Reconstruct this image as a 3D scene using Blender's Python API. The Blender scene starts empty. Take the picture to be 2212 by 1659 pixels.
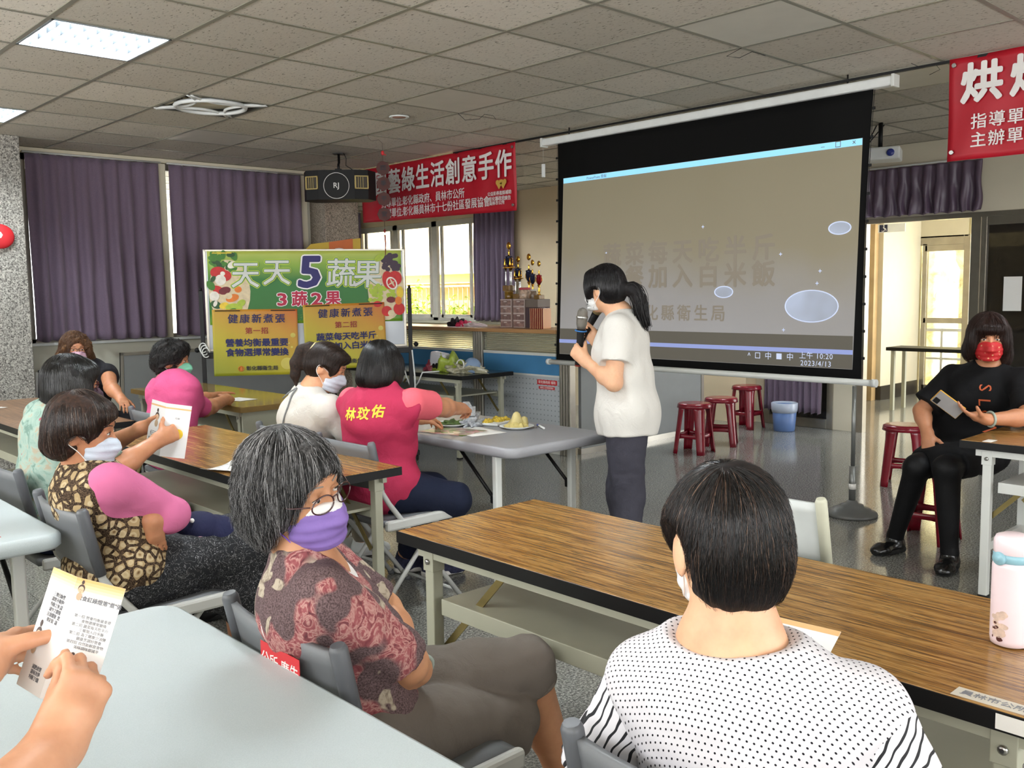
import bpy, bmesh, math, random
import numpy as np
from mathutils import Vector, Matrix
random.seed(7); rng = np.random.default_rng(11)
R = math.radians
SC = bpy.context.scene
COL = SC.collection

def lin(c):
    if isinstance(c, str):
        c = c.lstrip('#'); c = [int(c[i:i+2], 16)/255 for i in (0, 2, 4)]
    return tuple((x/12.92 if x <= .04045 else ((x+.055)/1.055)**2.4) for x in c) + (1,)

# ---------------------------------------------------------------- camera
cam_d = bpy.data.cameras.new('camera'); cam = bpy.data.objects.new('camera', cam_d); COL.objects.link(cam)
cam_d.sensor_width = 36; cam_d.lens = 36*2000/2212; cam_d.clip_start = .05
yaw, pitch, roll = R(46.85), R(-5.74), R(-.855)
Fw = Vector((math.cos(pitch)*math.cos(yaw), math.cos(pitch)*math.sin(yaw), math.sin(pitch)))
Rt = Vector((math.sin(yaw), -math.cos(yaw), 0)); Up = Rt.cross(Fw)
Rt2 = math.cos(roll)*Rt + math.sin(roll)*Up; Up2 = -math.sin(roll)*Rt + math.cos(roll)*Up
cam.matrix_world = Matrix((( Rt2.x, Up2.x, -Fw.x, 0), (Rt2.y, Up2.y, -Fw.y, 0), (Rt2.z, Up2.z, -Fw.z, 1.46), (0, 0, 0, 1)))
SC.camera = cam
# ---------------------------------------------------------------- world, sun, exposure
W = bpy.data.worlds.new('sky'); SC.world = W; W.use_nodes = True
wn = W.node_tree; bg = wn.nodes['Background']
bg.inputs[0].default_value = (.97, .985, 1.0, 1); bg.inputs[1].default_value = 5.2
sun_d = bpy.data.lights.new('sun', 'SUN'); sun_d.energy = 15; sun_d.angle = R(1); sun_d.color = (1, .93, .78)
sun = bpy.data.objects.new('sun', sun_d); COL.objects.link(sun)
sun.rotation_euler = Vector((-.62, .40, .72)).to_track_quat('Z', 'Y').to_euler()
SC.view_settings.view_transform = 'Standard'; SC.view_settings.look = 'None'
SC.view_settings.gamma = 1; SC.view_settings.use_curve_mapping = False
SC.view_settings.exposure = 0.82
SC.cycles.use_denoising = True; SC.cycles.max_bounces = 7; SC.cycles.diffuse_bounces = 4
SC.cycles.glossy_bounces = 3; SC.cycles.transmission_bounces = 4; SC.cycles.transparent_max_bounces = 6
SC.cycles.caustics_reflective = False; SC.cycles.caustics_refractive = False
SC.cycles.sample_clamp_indirect = 4
def portal(name, loc, direction, sx, sy):
    d = bpy.data.lights.new(name, 'AREA'); d.shape = 'RECTANGLE'; d.size = sx; d.size_y = sy
    d.cycles.is_portal = True
    o = bpy.data.objects.new(name, d); COL.objects.link(o); o.location = loc
    o.rotation_euler = Vector(direction).to_track_quat('-Z', 'Y').to_euler()
# light portals in the window and door openings; rear and left windows are added
portal('daylight_window', (8.72, 10.9, 1.8), (-1, 0, 0), 3.9, 1.6)
portal('daylight_door', (8.86, 3.8, 1.0), (-1, 0, 0), 1.2, 2.0)
portal('added_rear_window_portal', (3.0, -3.02, 1.55), (0, 1, 0), 7.0, 1.5)
portal('added_left_window_portal', (-1.62, 3.0, 1.9), (1, 0, 0), 10.0, 1.0)

# ---------------------------------------------------------------- tagging
def tag(o, label=None, cat=None, group=None, kind=None):
    if label: o['label'] = label
    if cat: o['category'] = cat
    if group: o['group'] = group
    if kind: o['kind'] = kind
    return o
def empty(name, loc=(0, 0, 0), rz=0, label=None, cat=None, group=None):
    o = bpy.data.objects.new(name, None); COL.objects.link(o); o.location = loc; o.rotation_euler = (0, 0, rz)
    o.empty_display_size = .1
    return tag(o, label, cat, group)
def meshobj(name, me, m=None, parent=None, smooth=False):
    o = bpy.data.objects.new(name, me); COL.objects.link(o)
    if m is not None:
        for x in (m if isinstance(m, (list, tuple)) else [m]): me.materials.append(x)
    if smooth and len(me.polygons): me.polygons.foreach_set('use_smooth', [True]*len(me.polygons))
    if parent: o.parent = parent
    return o
def copy_tree(o, parent=None):
    c = o.copy(); COL.objects.link(c); c.parent = parent
    for ch in list(o.children): copy_tree(ch, c)
    return c

# ---------------------------------------------------------------- mesh builder
class MB:
    def __init__(s): s.bm = bmesh.new(); s.mi = 0
    def _m(s, fs):
        for f in fs: f.material_index = s.mi
    def box(s, x0, x1, y0, y1, z0, z1, bev=0, M=None, seg=2):
        n0 = len(s.bm.faces)
        r = bmesh.ops.create_cube(s.bm, size=1)
        vs = r['verts']
        for v in vs:
            v.co = Vector(((x0+x1)/2+v.co.x*(x1-x0), (y0+y1)/2+v.co.y*(y1-y0), (z0+z1)/2+v.co.z*(z1-z0)))
        if bev > 0:
            es = list({e for v in vs for e in v.link_edges})
            b = bmesh.ops.bevel(s.bm, geom=es, offset=bev, segments=seg, affect='EDGES', profile=.5)
            vs = list({v for f in b['faces'] for v in f.verts} | {v for v in vs if v.is_valid})
        if M is not None:
            for v in vs: v.co = M @ v.co
        s.bm.faces.ensure_lookup_table()
        s._m(s.bm.faces[n0:]); return s
    def tube(s, pts, r, n=10, closed=False, caps=True):
        pts = [Vector(p) for p in pts]; N = len(pts)
        rr = r if isinstance(r, (list, tuple)) else [r]*N
        rings = []; prev = None
        for i, p in enumerate(pts):
            if closed: t = (pts[(i+1) % N]-pts[i-1])
            else: t = (pts[min(i+1, N-1)]-pts[max(i-1, 0)])
            t.normalize()
            if prev is None:
                a = Vector((0, 0, 1)) if abs(t.z) < .9 else Vector((1, 0, 0))
                u = t.cross(a).normalized()
            else:
                u = (prev - t*prev.dot(t)).normalized()
            prev = u; w = t.cross(u)
            rings.append([s.bm.verts.new(p + (u*math.cos(k*2*math.pi/n)+w*math.sin(k*2*math.pi/n))*rr[i]) for k in range(n)])
        fs = []
        for i in range(N if closed else N-1):
            a, b = rings[i], rings[(i+1) % N]
            for k in range(n):
                f = s.bm.faces.new((a[k], a[(k+1) % n], b[(k+1) % n], b[k])); f.smooth = True; fs.append(f)
        if caps and not closed:
            fs.append(s.bm.faces.new(rings[0][::-1])); fs.append(s.bm.faces.new(rings[-1]))
        s._m(fs); return s
    def lathe(s, prof, c=(0, 0, 0), n=24, M=None):
        rings = []; fs = []
        for (r, z) in prof:
            rings.append([s.bm.verts.new(Vector((c[0]+r*math.cos(k*2*math.pi/n), c[1]+r*math.sin(k*2*math.pi/n), c[2]+z))) for k in range(n)])
        for a, b in zip(rings, rings[1:]):
            for k in range(n):
                f = s.bm.faces.new((a[k], a[(k+1) % n], b[(k+1) % n], b[k])); f.smooth = True; fs.append(f)
        fs.append(s.bm.faces.new(rings[0][::-1])); fs.append(s.bm.faces.new(rings[-1]))
        if M is not None:
            for ring in rings:
                for v in ring: v.co = M @ v.co
        s._m(fs); return s
    def prism(s, poly, z0, z1, M=None):
        a = [s.bm.verts.new((x, y, z0)) for x, y in poly]; b = [s.bm.verts.new((x, y, z1)) for x, y in poly]
        n = len(poly); fs = [s.bm.faces.new(a[::-1]), s.bm.faces.new(b)]
        for k in range(n): fs.append(s.bm.faces.new((a[k], a[(k+1) % n], b[(k+1) % n], b[k])))
        if M is not None:
            for v in a+b: v.co = M @ v.co
        s._m(fs); return s
    def ball(s, c, r, n=12, M=None):
        rr = r if isinstance(r, (tuple, list)) else (r, r, r)
        n0 = len(s.bm.faces)
        q = bmesh.ops.create_uvsphere(s.bm, u_segments=n*2, v_segments=n, radius=1)
        for v in q['verts']:
            v.co = Vector((v.co.x*rr[0], v.co.y*rr[1], v.co.z*rr[2]))
            if M is not None: v.co = M @ v.co
            v.co += Vector(c)
        s.bm.faces.ensure_lookup_table()
        for f in s.bm.faces[n0:]: f.smooth = True
        s._m(s.bm.faces[n0:]); return s
    def grid(s, fn, nu, nv, thick=0, smooth=True):
        P = [[Vector(fn(i/nu, j/nv)) for j in range(nv+1)] for i in range(nu+1)]
        V = [[s.bm.verts.new(p) for p in row] for row in P]; fs = []
        for i in range(nu):
            for j in range(nv): fs.append(s.bm.faces.new((V[i][j], V[i+1][j], V[i+1][j+1], V[i][j+1])))
        if thick:
            s.bm.normal_update()
            V2 = [[s.bm.verts.new(V[i][j].co - V[i][j].normal*thick) for j in range(nv+1)] for i in range(nu+1)]
            for i in range(nu):
                for j in range(nv): fs.append(s.bm.faces.new((V2[i][j], V2[i][j+1], V2[i+1][j+1], V2[i+1][j])))
            bd = [(V[i][0], V2[i][0]) for i in range(nu+1)] + [(V[nu][j], V2[nu][j]) for j in range(1, nv+1)] + \
                 [(V[i][nv], V2[i][nv]) for i in range(nu-1, -1, -1)] + [(V[0][j], V2[0][j]) for j in range(nv-1, 0, -1)]
            for k in range(len(bd)):
                a, b = bd[k], bd[(k+1) % len(bd)]
                fs.append(s.bm.faces.new((a[0], a[1], b[1], b[0])))
        for f in fs: f.smooth = smooth
        s._m(fs); return s
    def obj(s, name, m=None, parent=None, smooth=None):
        bmesh.ops.recalc_face_normals(s.bm, faces=s.bm.faces)
        me = bpy.data.meshes.new(name); s.bm.to_mesh(me); s.bm.free()
        return meshobj(name, me, m, parent, smooth=bool(smooth))

def Mxf(loc=(0, 0, 0), rz=0, rx=0, ry=0):
    return Matrix.Translation(loc) @ Matrix.Rotation(rz, 4, 'Z') @ Matrix.Rotation(ry, 4, 'Y') @ Matrix.Rotation(rx, 4, 'X')

# ---------------------------------------------------------------- materials
class NT:
    def __init__(s, name):
        s.m = bpy.data.materials.new(name); s.m.use_nodes = True; s.t = s.m.node_tree
        s.b = s.t.nodes['Principled BSDF']
    def n(s, typ, **kw):
        nd = s.t.nodes.new(typ)
        for k, v in kw.items():
            if k in nd.inputs: nd.inputs[k].default_value = v
            else: setattr(nd, k, v)
        return nd
    def l(s, a, b): s.t.links.new(a, b)
    def co(s, kind='Object', scale=(1, 1, 1), rot=(0, 0, 0)):
        c = s.n('ShaderNodeTexCoord'); mp = s.n('ShaderNodeMapping')
        mp.inputs['Scale'].default_value = scale; mp.inputs['Rotation'].default_value = rot
        s.l(c.outputs[kind], mp.inputs[0]); return mp.outputs[0]
    def noise(s, v, scale, detail=3, rough=.5, dist=0):
        nd = s.n('ShaderNodeTexNoise'); nd.inputs['Scale'].default_value = scale; nd.inputs['Detail'].default_value = detail
        nd.inputs['Roughness'].default_value = rough; nd.inputs['Distortion'].default_value = dist
        s.l(v, nd.inputs['Vector']); return nd
    def vor(s, v, scale, feature='F1', rand=1):
        nd = s.n('ShaderNodeTexVoronoi'); nd.feature = feature; nd.inputs['Scale'].default_value = scale
        nd.inputs['Randomness'].default_value = rand; s.l(v, nd.inputs['Vector']); return nd
    def ramp(s, v, stops, interp='LINEAR'):
        nd = s.n('ShaderNodeValToRGB'); cr = nd.color_ramp; cr.interpolation = interp
        while len(cr.elements) > 1: cr.elements.remove(cr.elements[-1])
        for i, (p, c) in enumerate(stops):
            c = lin(c) if (isinstance(c, str) or len(c) == 3) else c
            e = cr.elements[0] if i == 0 else cr.elements.new(p)
            e.position = p; e.color = c
        s.l(v, nd.inputs[0]); return nd.outputs[0]
    def mix(s, f, a, b, mode='MIX'):
        nd = s.n('ShaderNodeMix'); nd.data_type = 'RGBA'; nd.blend_type = mode
        for sock, val in ((nd.inputs[0], f), (nd.inputs[6], a), (nd.inputs[7], b)):
            if isinstance(val, bpy.types.NodeSocket): s.l(val, sock)
            elif isinstance(val, str): sock.default_value = lin(val)
            else: sock.default_value = val
        return nd.outputs[2]
    def math(s, op, a, b=None, c=None):
        nd = s.n('ShaderNodeMath'); nd.operation = op
        for i, val in enumerate((a, b, c)):
            if val is None: continue
            if isinstance(val, bpy.types.NodeSocket): s.l(val, nd.inputs[i])
            else: nd.inputs[i].default_value = val
        return nd.outputs[0]
    def sep(s, v):
        nd = s.n('ShaderNodeSeparateXYZ'); s.l(v, nd.inputs[0]); return nd.outputs
    def bump(s, h, strength=.3, dist=.002):
        nd = s.n('ShaderNodeBump'); nd.inputs['Strength'].default_value = strength; nd.inputs['Distance'].default_value = dist
        s.l(h, nd.inputs['Height']); s.l(nd.outputs[0], s.b.inputs['Normal'])
    def set(s, color=None, rough=None, metal=None, spec=None, **kw):
        b = s.b.inputs
        if color is not None:
            if isinstance(color, bpy.types.NodeSocket): s.l(color, b['Base Color'])
            else: b['Base Color'].default_value = lin(color)
        if rough is not None:
            if isinstance(rough, bpy.types.NodeSocket): s.l(rough, b['Roughness'])
            else: b['Roughness'].default_value = rough
        if metal is not None: b['Metallic'].default_value = metal
        if spec is not None: b['Specular IOR Level'].default_value = spec
        for k, v in kw.items(): b[k].default_value = v
        return s.m
def plain(name, c, rough=.5, metal=0, spec=.5, var=.06, scale=8, bump=0, bscale=60, **kw):
    """plain colour with a little procedural variation"""
    t = NT(name); v = t.co()
    nz = t.noise(v, scale, 3)
    base = lin(c); d = tuple(x*(1-var) for x in base[:3])+(1,); e = tuple(min(1, x*(1+var)) for x in base[:3])+(1,)
    colr = t.ramp(nz.outputs[0], [(.3, d), (.7, e)])
    if bump:
        n2 = t.noise(v, bscale, 3); t.bump(n2.outputs[0], bump, .003)
    return t.set(colr, rough, metal, spec, **kw)

M = {}
M['white_plastic'] = plain('white_plastic', '#dfe2e0', .45)
M['grey_plastic'] = plain('grey_plastic', '#66686b', .5, var=.04, bump=.08, bscale=300)
M['grey_cap'] = plain('grey_cap', '#55575b', .45, var=.03)
M['tube_white'] = plain('powder_coated_tube', '#c2c3bf', .35, var=.03)
M['black'] = plain('black_plastic', '#0c0c0d', .55, var=.1, spec=.3)
M['black_metal'] = plain('black_metal', '#0d0d0e', .45, var=.1, spec=.35)
M['black_rubber'] = plain('black_rubber', '#101010', .8)
M['beige_metal'] = plain('beige_painted_metal', '#a9a996', .42, var=.04)
M['white_metal'] = plain('white_painted_metal', '#d5d7d2', .35, var=.03)
M['zinc'] = plain('yellow_zinc', '#9a8a5a', .3, metal=.9, var=.1)
M['steel'] = plain('steel', '#b5b5b2', .28, metal=1, var=.05)
M['alu'] = plain('aluminium', '#b9b4a8', .33, metal=.85, var=.05)
M['cream_wall'] = plain('cream_wall', '#d8d0ba', .75, var=.03, scale=2)
M['grey_wall'] = plain('grey_green_wall', '#d2d0c0', .7, var=.03, scale=2)
M['edge_black'] = plain('black_edge_band', '#0c0c0c', .5, var=.2, spec=.3)
M['paper'] = plain('white_paper', '#eceae4', .6, var=.02)
M['ink'] = plain('dark_ink', '#2a2a30', .7)
M['grey_ink'] = plain('grey_ink', '#77777c', .7)
M['navy_ink'] = plain('navy_ink', '#171c56', .6)
M['red_print'] = plain('red_print', '#c2242c', .5)
M['white_print'] = plain('white_print', '#e6e3e0', .5)
M['gold'] = plain('gold_plate', '#d9a441', .22, metal=1, var=.1)
M['dark_red_gloss'] = plain('wine_red_gloss', '#8c1020', .2, metal=.6)
M['chrome'] = plain('chrome', '#c8c8c8', .15, metal=1)
# ================================================================ the room
def S(o): return tag(o, kind='structure')
CZ = 2.78
GX0, GY0, G = 2.127, 4.169, .605
# floor ---------------------------------------------------------
t = NT('polished_granite_floor'); v = t.co()
n1 = t.noise(v, 105, 2, .7); n2 = t.vor(v, 210); n3 = t.noise(v, 1.3, 2)
c1 = t.ramp(n1.outputs[0], [(.38, '#232423'), (.46, '#5d5e5a'), (.54, '#85857f'), (.64, '#b5b3ab')])
c2 = t.ramp(n2.outputs['Distance'], [(.12, '#4c4c4a'), (.5, '#8f8e88')])
cc = t.mix(.35, c1, c2)
xyz = t.sep(v)
def joint(s, off, per=.8, w=.0022):
    a = t.math('FRACT', t.math('MULTIPLY', t.math('ADD', s, off), 1/per))
    return t.math('LESS_THAN', a, w/per*1.0)
jj = t.math('MAXIMUM', joint(xyz[0], .3), joint(xyz[1], .22))
cc = t.mix(t.math('MULTIPLY', jj, .75), cc, '#1d1d1c')
rr = t.math('ADD', t.math('MULTIPLY', n3.outputs[0], .10), .07)
t.set(cc, rr, spec=.55); M['floor'] = t.m
b = MB(); b.box(-1.6, 8.8, -3.0, 13.6, -.1, 0); b.box(8.8, 13.4, 2.0, 5.9, -.1, 0)
S(b.obj('floor', M['floor']))
# ceiling -------------------------------------------------------
t = NT('mineral_fibre_tile'); v = t.co()
w = t.noise(v, 9, 2); vv = t.n('ShaderNodeVectorMath'); vv.operation = 'ADD'
sc = t.n('ShaderNodeVectorMath'); sc.operation = 'SCALE'; sc.inputs['Scale'].default_value = .03
t.l(w.outputs['Color'], sc.inputs[0]); t.l(v, vv.inputs[0]); t.l(sc.outputs[0], vv.inputs[1])
mp = t.n('ShaderNodeMapping'); mp.inputs['Scale'].default_value = (1, .42, 1); mp.inputs['Rotation'].default_value = (0, 0, .5); t.l(vv.outputs[0], mp.inputs[0])
a = t.noise(mp.outputs[0], 95, 2, .5)
fis = t.ramp(a.outputs[0], [(.30, '#7d786a'), (.355, '#d3ccbf'), (.5, '#dbd4c7')])
ti = t.n('ShaderNodeTexWhiteNoise'); ti.noise_dimensions = '2D'
fl = t.n('ShaderNodeVectorMath'); fl.operation = 'FLOOR'
m2 = t.n('ShaderNodeMapping'); m2.inputs['Location'].default_value = (-GX0/G+20, -GY0/G+20, 0); m2.inputs['Scale'].default_value = (1/G, 1/G, 1); t.l(v, m2.inputs[0])
t.l(m2.outputs[0], fl.inputs[0]); t.l(fl.outputs[0], ti.inputs['Vector'])
tv = t.ramp(ti.outputs['Value'], [(0, (.86, .86, .85)), (1, (1, 1, 1))])
t.set(t.mix(1.0, fis, tv, 'MULTIPLY'), .85, spec=.2); t.bump(a.outputs[0], .25, .003); M['ceil_tile'] = t.m
M['plain_tile'] = plain('plain_gypsum_tile', '#c9c5b8', .45, var=.03)
M['tbar'] = plain('ceiling_tee_bar', '#8d8a7c', .45, metal=.2, var=.03)
AC = (2.732, 5.984)
b = MB()
# ceiling panels around the recess of the air-conditioning cassette and the two seen and the added light troffers
holes = {(1, 3): 1, (-1, 1): 1, (-1, 5): 1, (-1, -3): 1, (-6, 1): 1, (-6, -3): 1, (4, -7): 1, (8, 8): 1, (8, 12): 1, (8, 0): 1, (9, 4): 1}
def cell(i, j): return GX0+i*G, GY0+j*G
x_edges = [-1.6]+[GX0+i*G for i in range(-6, 12) if -1.6 < GX0+i*G < 8.8]+[8.8]
y_edges = [-3.0]+[GY0+j*G for j in range(-12, 16) if -3 < GY0+j*G < 13.6]+[13.6]
for xi in range(len(x_edges)-1):
    run = None
    for yi in range(len(y_edges)-1):
        i = round((x_edges[xi]-GX0)/G); j = round((y_edges[yi]-GY0)/G)
        if (i, j) in holes:
            if run is not None: b.box(x_edges[xi], x_edges[xi+1], run, y_edges[yi], CZ, CZ+.02); run = None
        elif run is None: run = y_edges[yi]
    b.box(x_edges[xi], x_edges[xi+1], run, y_edges[-1], CZ, CZ+.02)
S(b.obj('ceiling', M['ceil_tile']))
b = MB(); b.box(-3.4, 8.9, -4.2, 13.7, CZ+.36, CZ+.6); b.box(8.9, 13.5, 1.9, 6.0, 2.62, 2.8); S(b.obj('ceiling_slab', M['cream_wall']))  # slab overhangs the left wall as an added eave to block the sun
b = MB()
for x in x_edges[1:-1]:
    b.box(x-.012, x+.012, -3, 13.6, CZ-.004, CZ)
for y in y_edges[1:-1]:
    b.box(-1.6, 8.8, y-.012, y+.012, CZ-.0035, CZ)
S(b.obj('trim_1', M['tbar']))
b = MB()
for i, j in [(3, 1), (3, -3), (2, 5), (6, -3), (5, 4)]:
    x, y = cell(i, j); b.box(x+.013, x+G-.013, y+.013, y+G-.013, CZ-.003, CZ)
o = b.obj('trim_2', M['plain_tile']); S(o)
b = MB(); b.box(5.745, 5.765, 2.0, 6.9, CZ-.02, CZ-.004); S(b.obj('trim_3', M['black_metal']))
# granite chip (washed stone) for pillars --------------------------
def stone(name, dark, mid, light, s=1):
    t = NT(name); v = t.co()
    n = t.vor(v, 95*s); nn = t.noise(v, 110*s, 3, .7)
    c = t.ramp(n.outputs['Color'], [(.18, dark), (.4, mid), (.75, light)])
    c2 = t.ramp(nn.outputs[0], [(.40, dark), (.5, mid), (.6, light)])
    t.set(t.mix(.5, c, c2), .6); t.bump(nn.outputs[0], .5, .004); return t.m
M['stone'] = stone('washed_stone_chips', '#3a3834', '#84807a', '#c6c2b8')
M['stone_warm'] = stone('washed_stone_chips_warm', '#4a433c', '#857a6e', '#b9ab9a', 1.2)
b = MB(); b.box(1.25, 2.37, 8.37, 9.0, 0, CZ, .006); S(b.obj('wall_left_pillar', M['stone']))
b = MB(); b.box(5.44, 5.87, 8.70, 9.15, 0, CZ, .006); S(b.obj('wall_corner_pillar', M['stone_warm']))
# left (curtained) wall y = 9 : parapet, lintel and ends
b = MB()
b.box(-1.6, 5.5, 9.0, 9.18, 0, 1.03); b.box(-1.6, 5.5, 9.0, 9.18, 2.74, CZ+.4); b.box(-1.6, 2.5, 9.0, 9.18, 1.03, 2.74)
b.box(5.34, 5.5, 9.0, 9.18, 1.03, 2.74); b.box(5.5, 5.6, 9.1, 13.6, 0, CZ+.4)
S(b.obj('wall_left', M['grey_wall']))
b = MB(); b.box(-1.7, -1.6, -3.1, 9.2, 0, 1.4); b.box(-1.7, -1.6, -3.1, 9.2, 2.4, CZ+.5); b.box(-1.7, -1.6, -3.1, -2, 1.4, 2.4); b.box(-1.7, -1.6, 8, 9.2, 1.4, 2.4); b.box(-1.7, -1.6, 2.9, 3.1, 1.4, 2.4); S(b.obj('wall_near_left', M['cream_wall']))  # unseen wall; its window openings are added to let in more daylight
b = MB(); b.box(-1.6, 8.9, -3.1, -3.0, 0, .8); b.box(-1.6, 8.9, -3.1, -3.0, 2.3, CZ+.5); b.box(-1.7, -.5, -3.1, -3.0, .8, 2.3)
b.box(6.5, 8.9, -3.1, -3.0, .8, 2.3); b.box(2.9, 3.1, -3.1, -3.0, .8, 2.3); S(b.obj('wall_rear', M['cream_wall']))  # unseen rear wall with window openings added for more daylight
b = MB(); b.box(5.5, 8.9, 13.6, 13.7, 0, CZ+.5); S(b.obj('wall_annex_end', M['cream_wall']))
# window wall x = 8.6 (right), y 5.6 .. 13.6 , opening y 8.9..12.8 z 1.04..2.5
WX = 8.6
b = MB()
b.box(WX, WX+.2, 5.5, 13.6, 0, 1.035); b.box(WX, WX+.2, 5.5, 13.6, 2.50, CZ+.4)
b.box(WX, WX+.2, 5.5, 9.1, 1.035, 2.50); b.box(WX, WX+.2, 12.85, 13.6, 1.035, 2.50)
S(b.obj('wall_right', plain('cream_wall_sun_tint', '#ecd7b4', .75, var=.03, scale=2)))  # peach tint stands in for warm sunlight bounced into the annex
# right wall with the doors x = 8.8 : header above openings
b = MB()
b.box(8.8, 8.92, -3, 5.5, 2.10, CZ+.5); b.box(8.8, 8.92, 4.32, 4.62, 0, 2.10); b.box(8.8, 8.92, -3, .4, 0, 2.1)
b.box(8.8, 8.92, 5.36, 5.5, 0, 2.1); S(b.obj('wall_right_door_side', M['cream_wall']))
# glass
t = NT('window_glass'); t.set('#ffffff', .02, spec=.5); t.b.inputs['Transmission Weight'].default_value = 1; t.b.inputs['IOR'].default_value = 1.05
M['glass'] = t.m
t = NT('tinted_glass'); t.set('#33302e', .05, spec=.5); t.b.inputs['Transmission Weight'].default_value = .5; t.b.inputs['IOR'].default_value = 1.3
M['tint'] = t.m
M['win_frame'] = plain('window_aluminium', '#e6dfd2', .5)
# window 1 : frame with sashes
w1 = empty('window_1', (WX, 0, 0)); S(w1)
b = MB()
def bar(y0, y1, z0, z1, dx=.0, d=.05): b.box(.06+dx, .06+dx+d, y0, y1, z0, z1, .003)
bar(9.1, 12.85, 1.035, 1.085); bar(9.1, 12.85, 2.42, 2.5); bar(9.1, 9.16, 1.04, 2.5); bar(12.79, 12.85, 1.04, 2.5)
for y in (9.92, 10.88, 11.85): bar(y-.06, y+.06, 1.04, 2.5)
for y in (9.95, 10.1, 10.75, 11.02, 11.7, 12.0, 9.2, 12.7): bar(y-.025, y+.025, 1.08, 2.43, .03, .03)
bar(9.1, 12.85, 1.08, 1.13, .03, .03)
fr = b.obj('window_frame', M['win_frame'], w1)
b = MB(); b.box(.12, .124, 9.12, 12.83, 1.06, 2.48); b.obj('pane', M['glass'], w1)
b = MB(); b.box(-.05, .06, 9.1, 12.85, 1.005, 1.035, .004); b.obj('window_sill', M['cream_wall'], w1)
# window 2 : behind the purple curtains
w2 = empty('window_2', (0, 9.0, 0)); S(w2)
b = MB()
for x in (2.52, 3.74, 5.30): b.box(x, x+.07, .03, .10, 1.03, 2.74, .003)
for z in (1.03, 2.68): b.box(2.52, 5.36, .03, .10, z, z+.06, .003)
for x in (3.1, 4.55): b.box(x, x+.05, .05, .10, 1.05, 2.7)
b.obj('window_frame', M['win_frame'], w2)
b = MB(); b.box(2.53, 5.35, .12, .124, 1.06, 2.72); b.obj('pane', M['glass'], w2)
b = MB(); b.box(2.42, 5.34, -.07, .03, 1.03, 1.055, .004); b.obj('window_sill', M['white_plastic'], w2)
b = MB(); b.box(3.735, 3.81, -.085, -.02, 1.06, 2.73, .004); b.box(5.29, 5.36, -.085, -.02, 1.06, 2.73, .004); b.obj('mullion_cover', M['cream_wall'], w2)
w3 = empty('window_3_added', (3, -3.05, 0)); S(w3)  # unseen rear window, added to bring in daylight
b = MB()
for x in (-3.5, -1.7, -.1, 1.7, 3.45): b.box(x, x+.05, -.03, .03, .8, 2.3)
for z in (.8, 2.25): b.box(-3.5, 3.5, -.03, .03, z, z+.05)
b.obj('window_frame', M['win_frame'], w3)

# ---------------------------------------------------------------- curtains
def curtain_mat(name, a, bcol):
    t = NT(name); v = t.co(); n = t.noise(v, 220, 2)
    t.set(t.ramp(n.outputs[0], [(.3, a), (.7, bcol)]), .75, spec=.25)
    t.b.inputs['Sheen Weight'].default_value = .25
    return t.m
M['curtain'] = curtain_mat('purple_curtain_cloth', '#6c5c6e', '#7a6a7c')
M['satin'] = plain('purple_satin', '#5d4c5e', .42, spec=.6)
def curtain(name, p0, p1, z0, z1, npl, amp, label, m, taper=0, group=None, flare=0, seed=1):
    """hanging pleated cloth from p0 to p1 (xy); pleats pinched at the top"""
    rnd = random.Random(seed)
    p0 = Vector((*p0, 0)); p1 = Vector((*p1, 0)); L = (p1-p0).length; d = (p1-p0)/L; nrm = Vector((-d.y, d.x, 0))
    ph = [rnd.uniform(-.6, .6) for _ in range(npl+2)]; am = [rnd.uniform(.6, 1.25) for _ in range(npl+2)]
    root = empty(name, (p0+p1)/2 + Vector((0, 0, z0)), 0, label, 'curtain', group)
    org = root.location.copy()
    def fn(u, w):
        k = min(npl, int(u*npl)); h = 1-w
        x = u
        top = math.exp(-((1-w)*(z1-z0)/.10)**2) * 0 + math.exp(-(1-w)*(z1-z0)/.25)
        a = amp*(am[k]*(1-(u*npl-k))+am[k+1]*(u*npl-k))*(.55+.75*h)
        s = math.sin(2*math.pi*u*npl+ph[k]*h*.8)
        s = math.copysign(abs(s)**.75, s)
        pinch = math.exp(-(((u*npl) % 1-.25)/.13)**2)*math.exp(-(((1-w)*(z1-z0)-.11)/.07)**2)
        off = a*s - pinch*amp*.5 + .006*math.sin(9*w+u*31)
        q = p0 + d*(L*(x + .006*math.sin(7*w+u*50)*h)) + nrm*off
        return Vector((q.x, q.y, z0+(z1-z0)*w + (.008*math.sin(u*npl*2*math.pi*1.0+1) if w == 0 else 0)))-org
    b = MB(); b.grid(fn, npl*14, 26, thick=.003); b.obj('curtain_cloth', m, root)
    # heading tape and seam line
    b = MB(); b.tube([p0+Vector((0, 0, z1+.012))-org-d*.02, p1+Vector((0, 0, z1+.012))-org+d*.02], .009, 8); b.obj('curtain_rail', M['tube_white'], root)
    return root
curtain('curtain', (2.55, 8.88), (3.73, 8.88), 1.07, 2.72, 9, .028, 'purple pleated curtain on the far left window, beside the stone pillar', M['curtain'], seed=3)
curtain('curtain', (3.83, 8.88), (5.27, 8.88), 1.07, 2.72, 11, .026, 'purple pleated curtain on the far left window, behind the whiteboard', M['curtain'], seed=5)
curtain('curtain', (8.5, 9.80), (8.5, 8.98), 1.06, 2.73, 8, .045, 'purple curtain drawn to the right side of the bright window', M['curtain'], seed=8)
curtain('curtain', (8.5, 13.2), (8.5, 12.55), 1.06, 2.73, 6, .045, 'purple curtain drawn to the left side of the bright window', M['curtain'], seed=9)
curtain('curtain_valance', (8.74, 5.4), (8.74, 3.21), 2.11, 2.56, 19, .028, 'short purple satin valance above the open doorway', M['satin'], seed=12)

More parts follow.
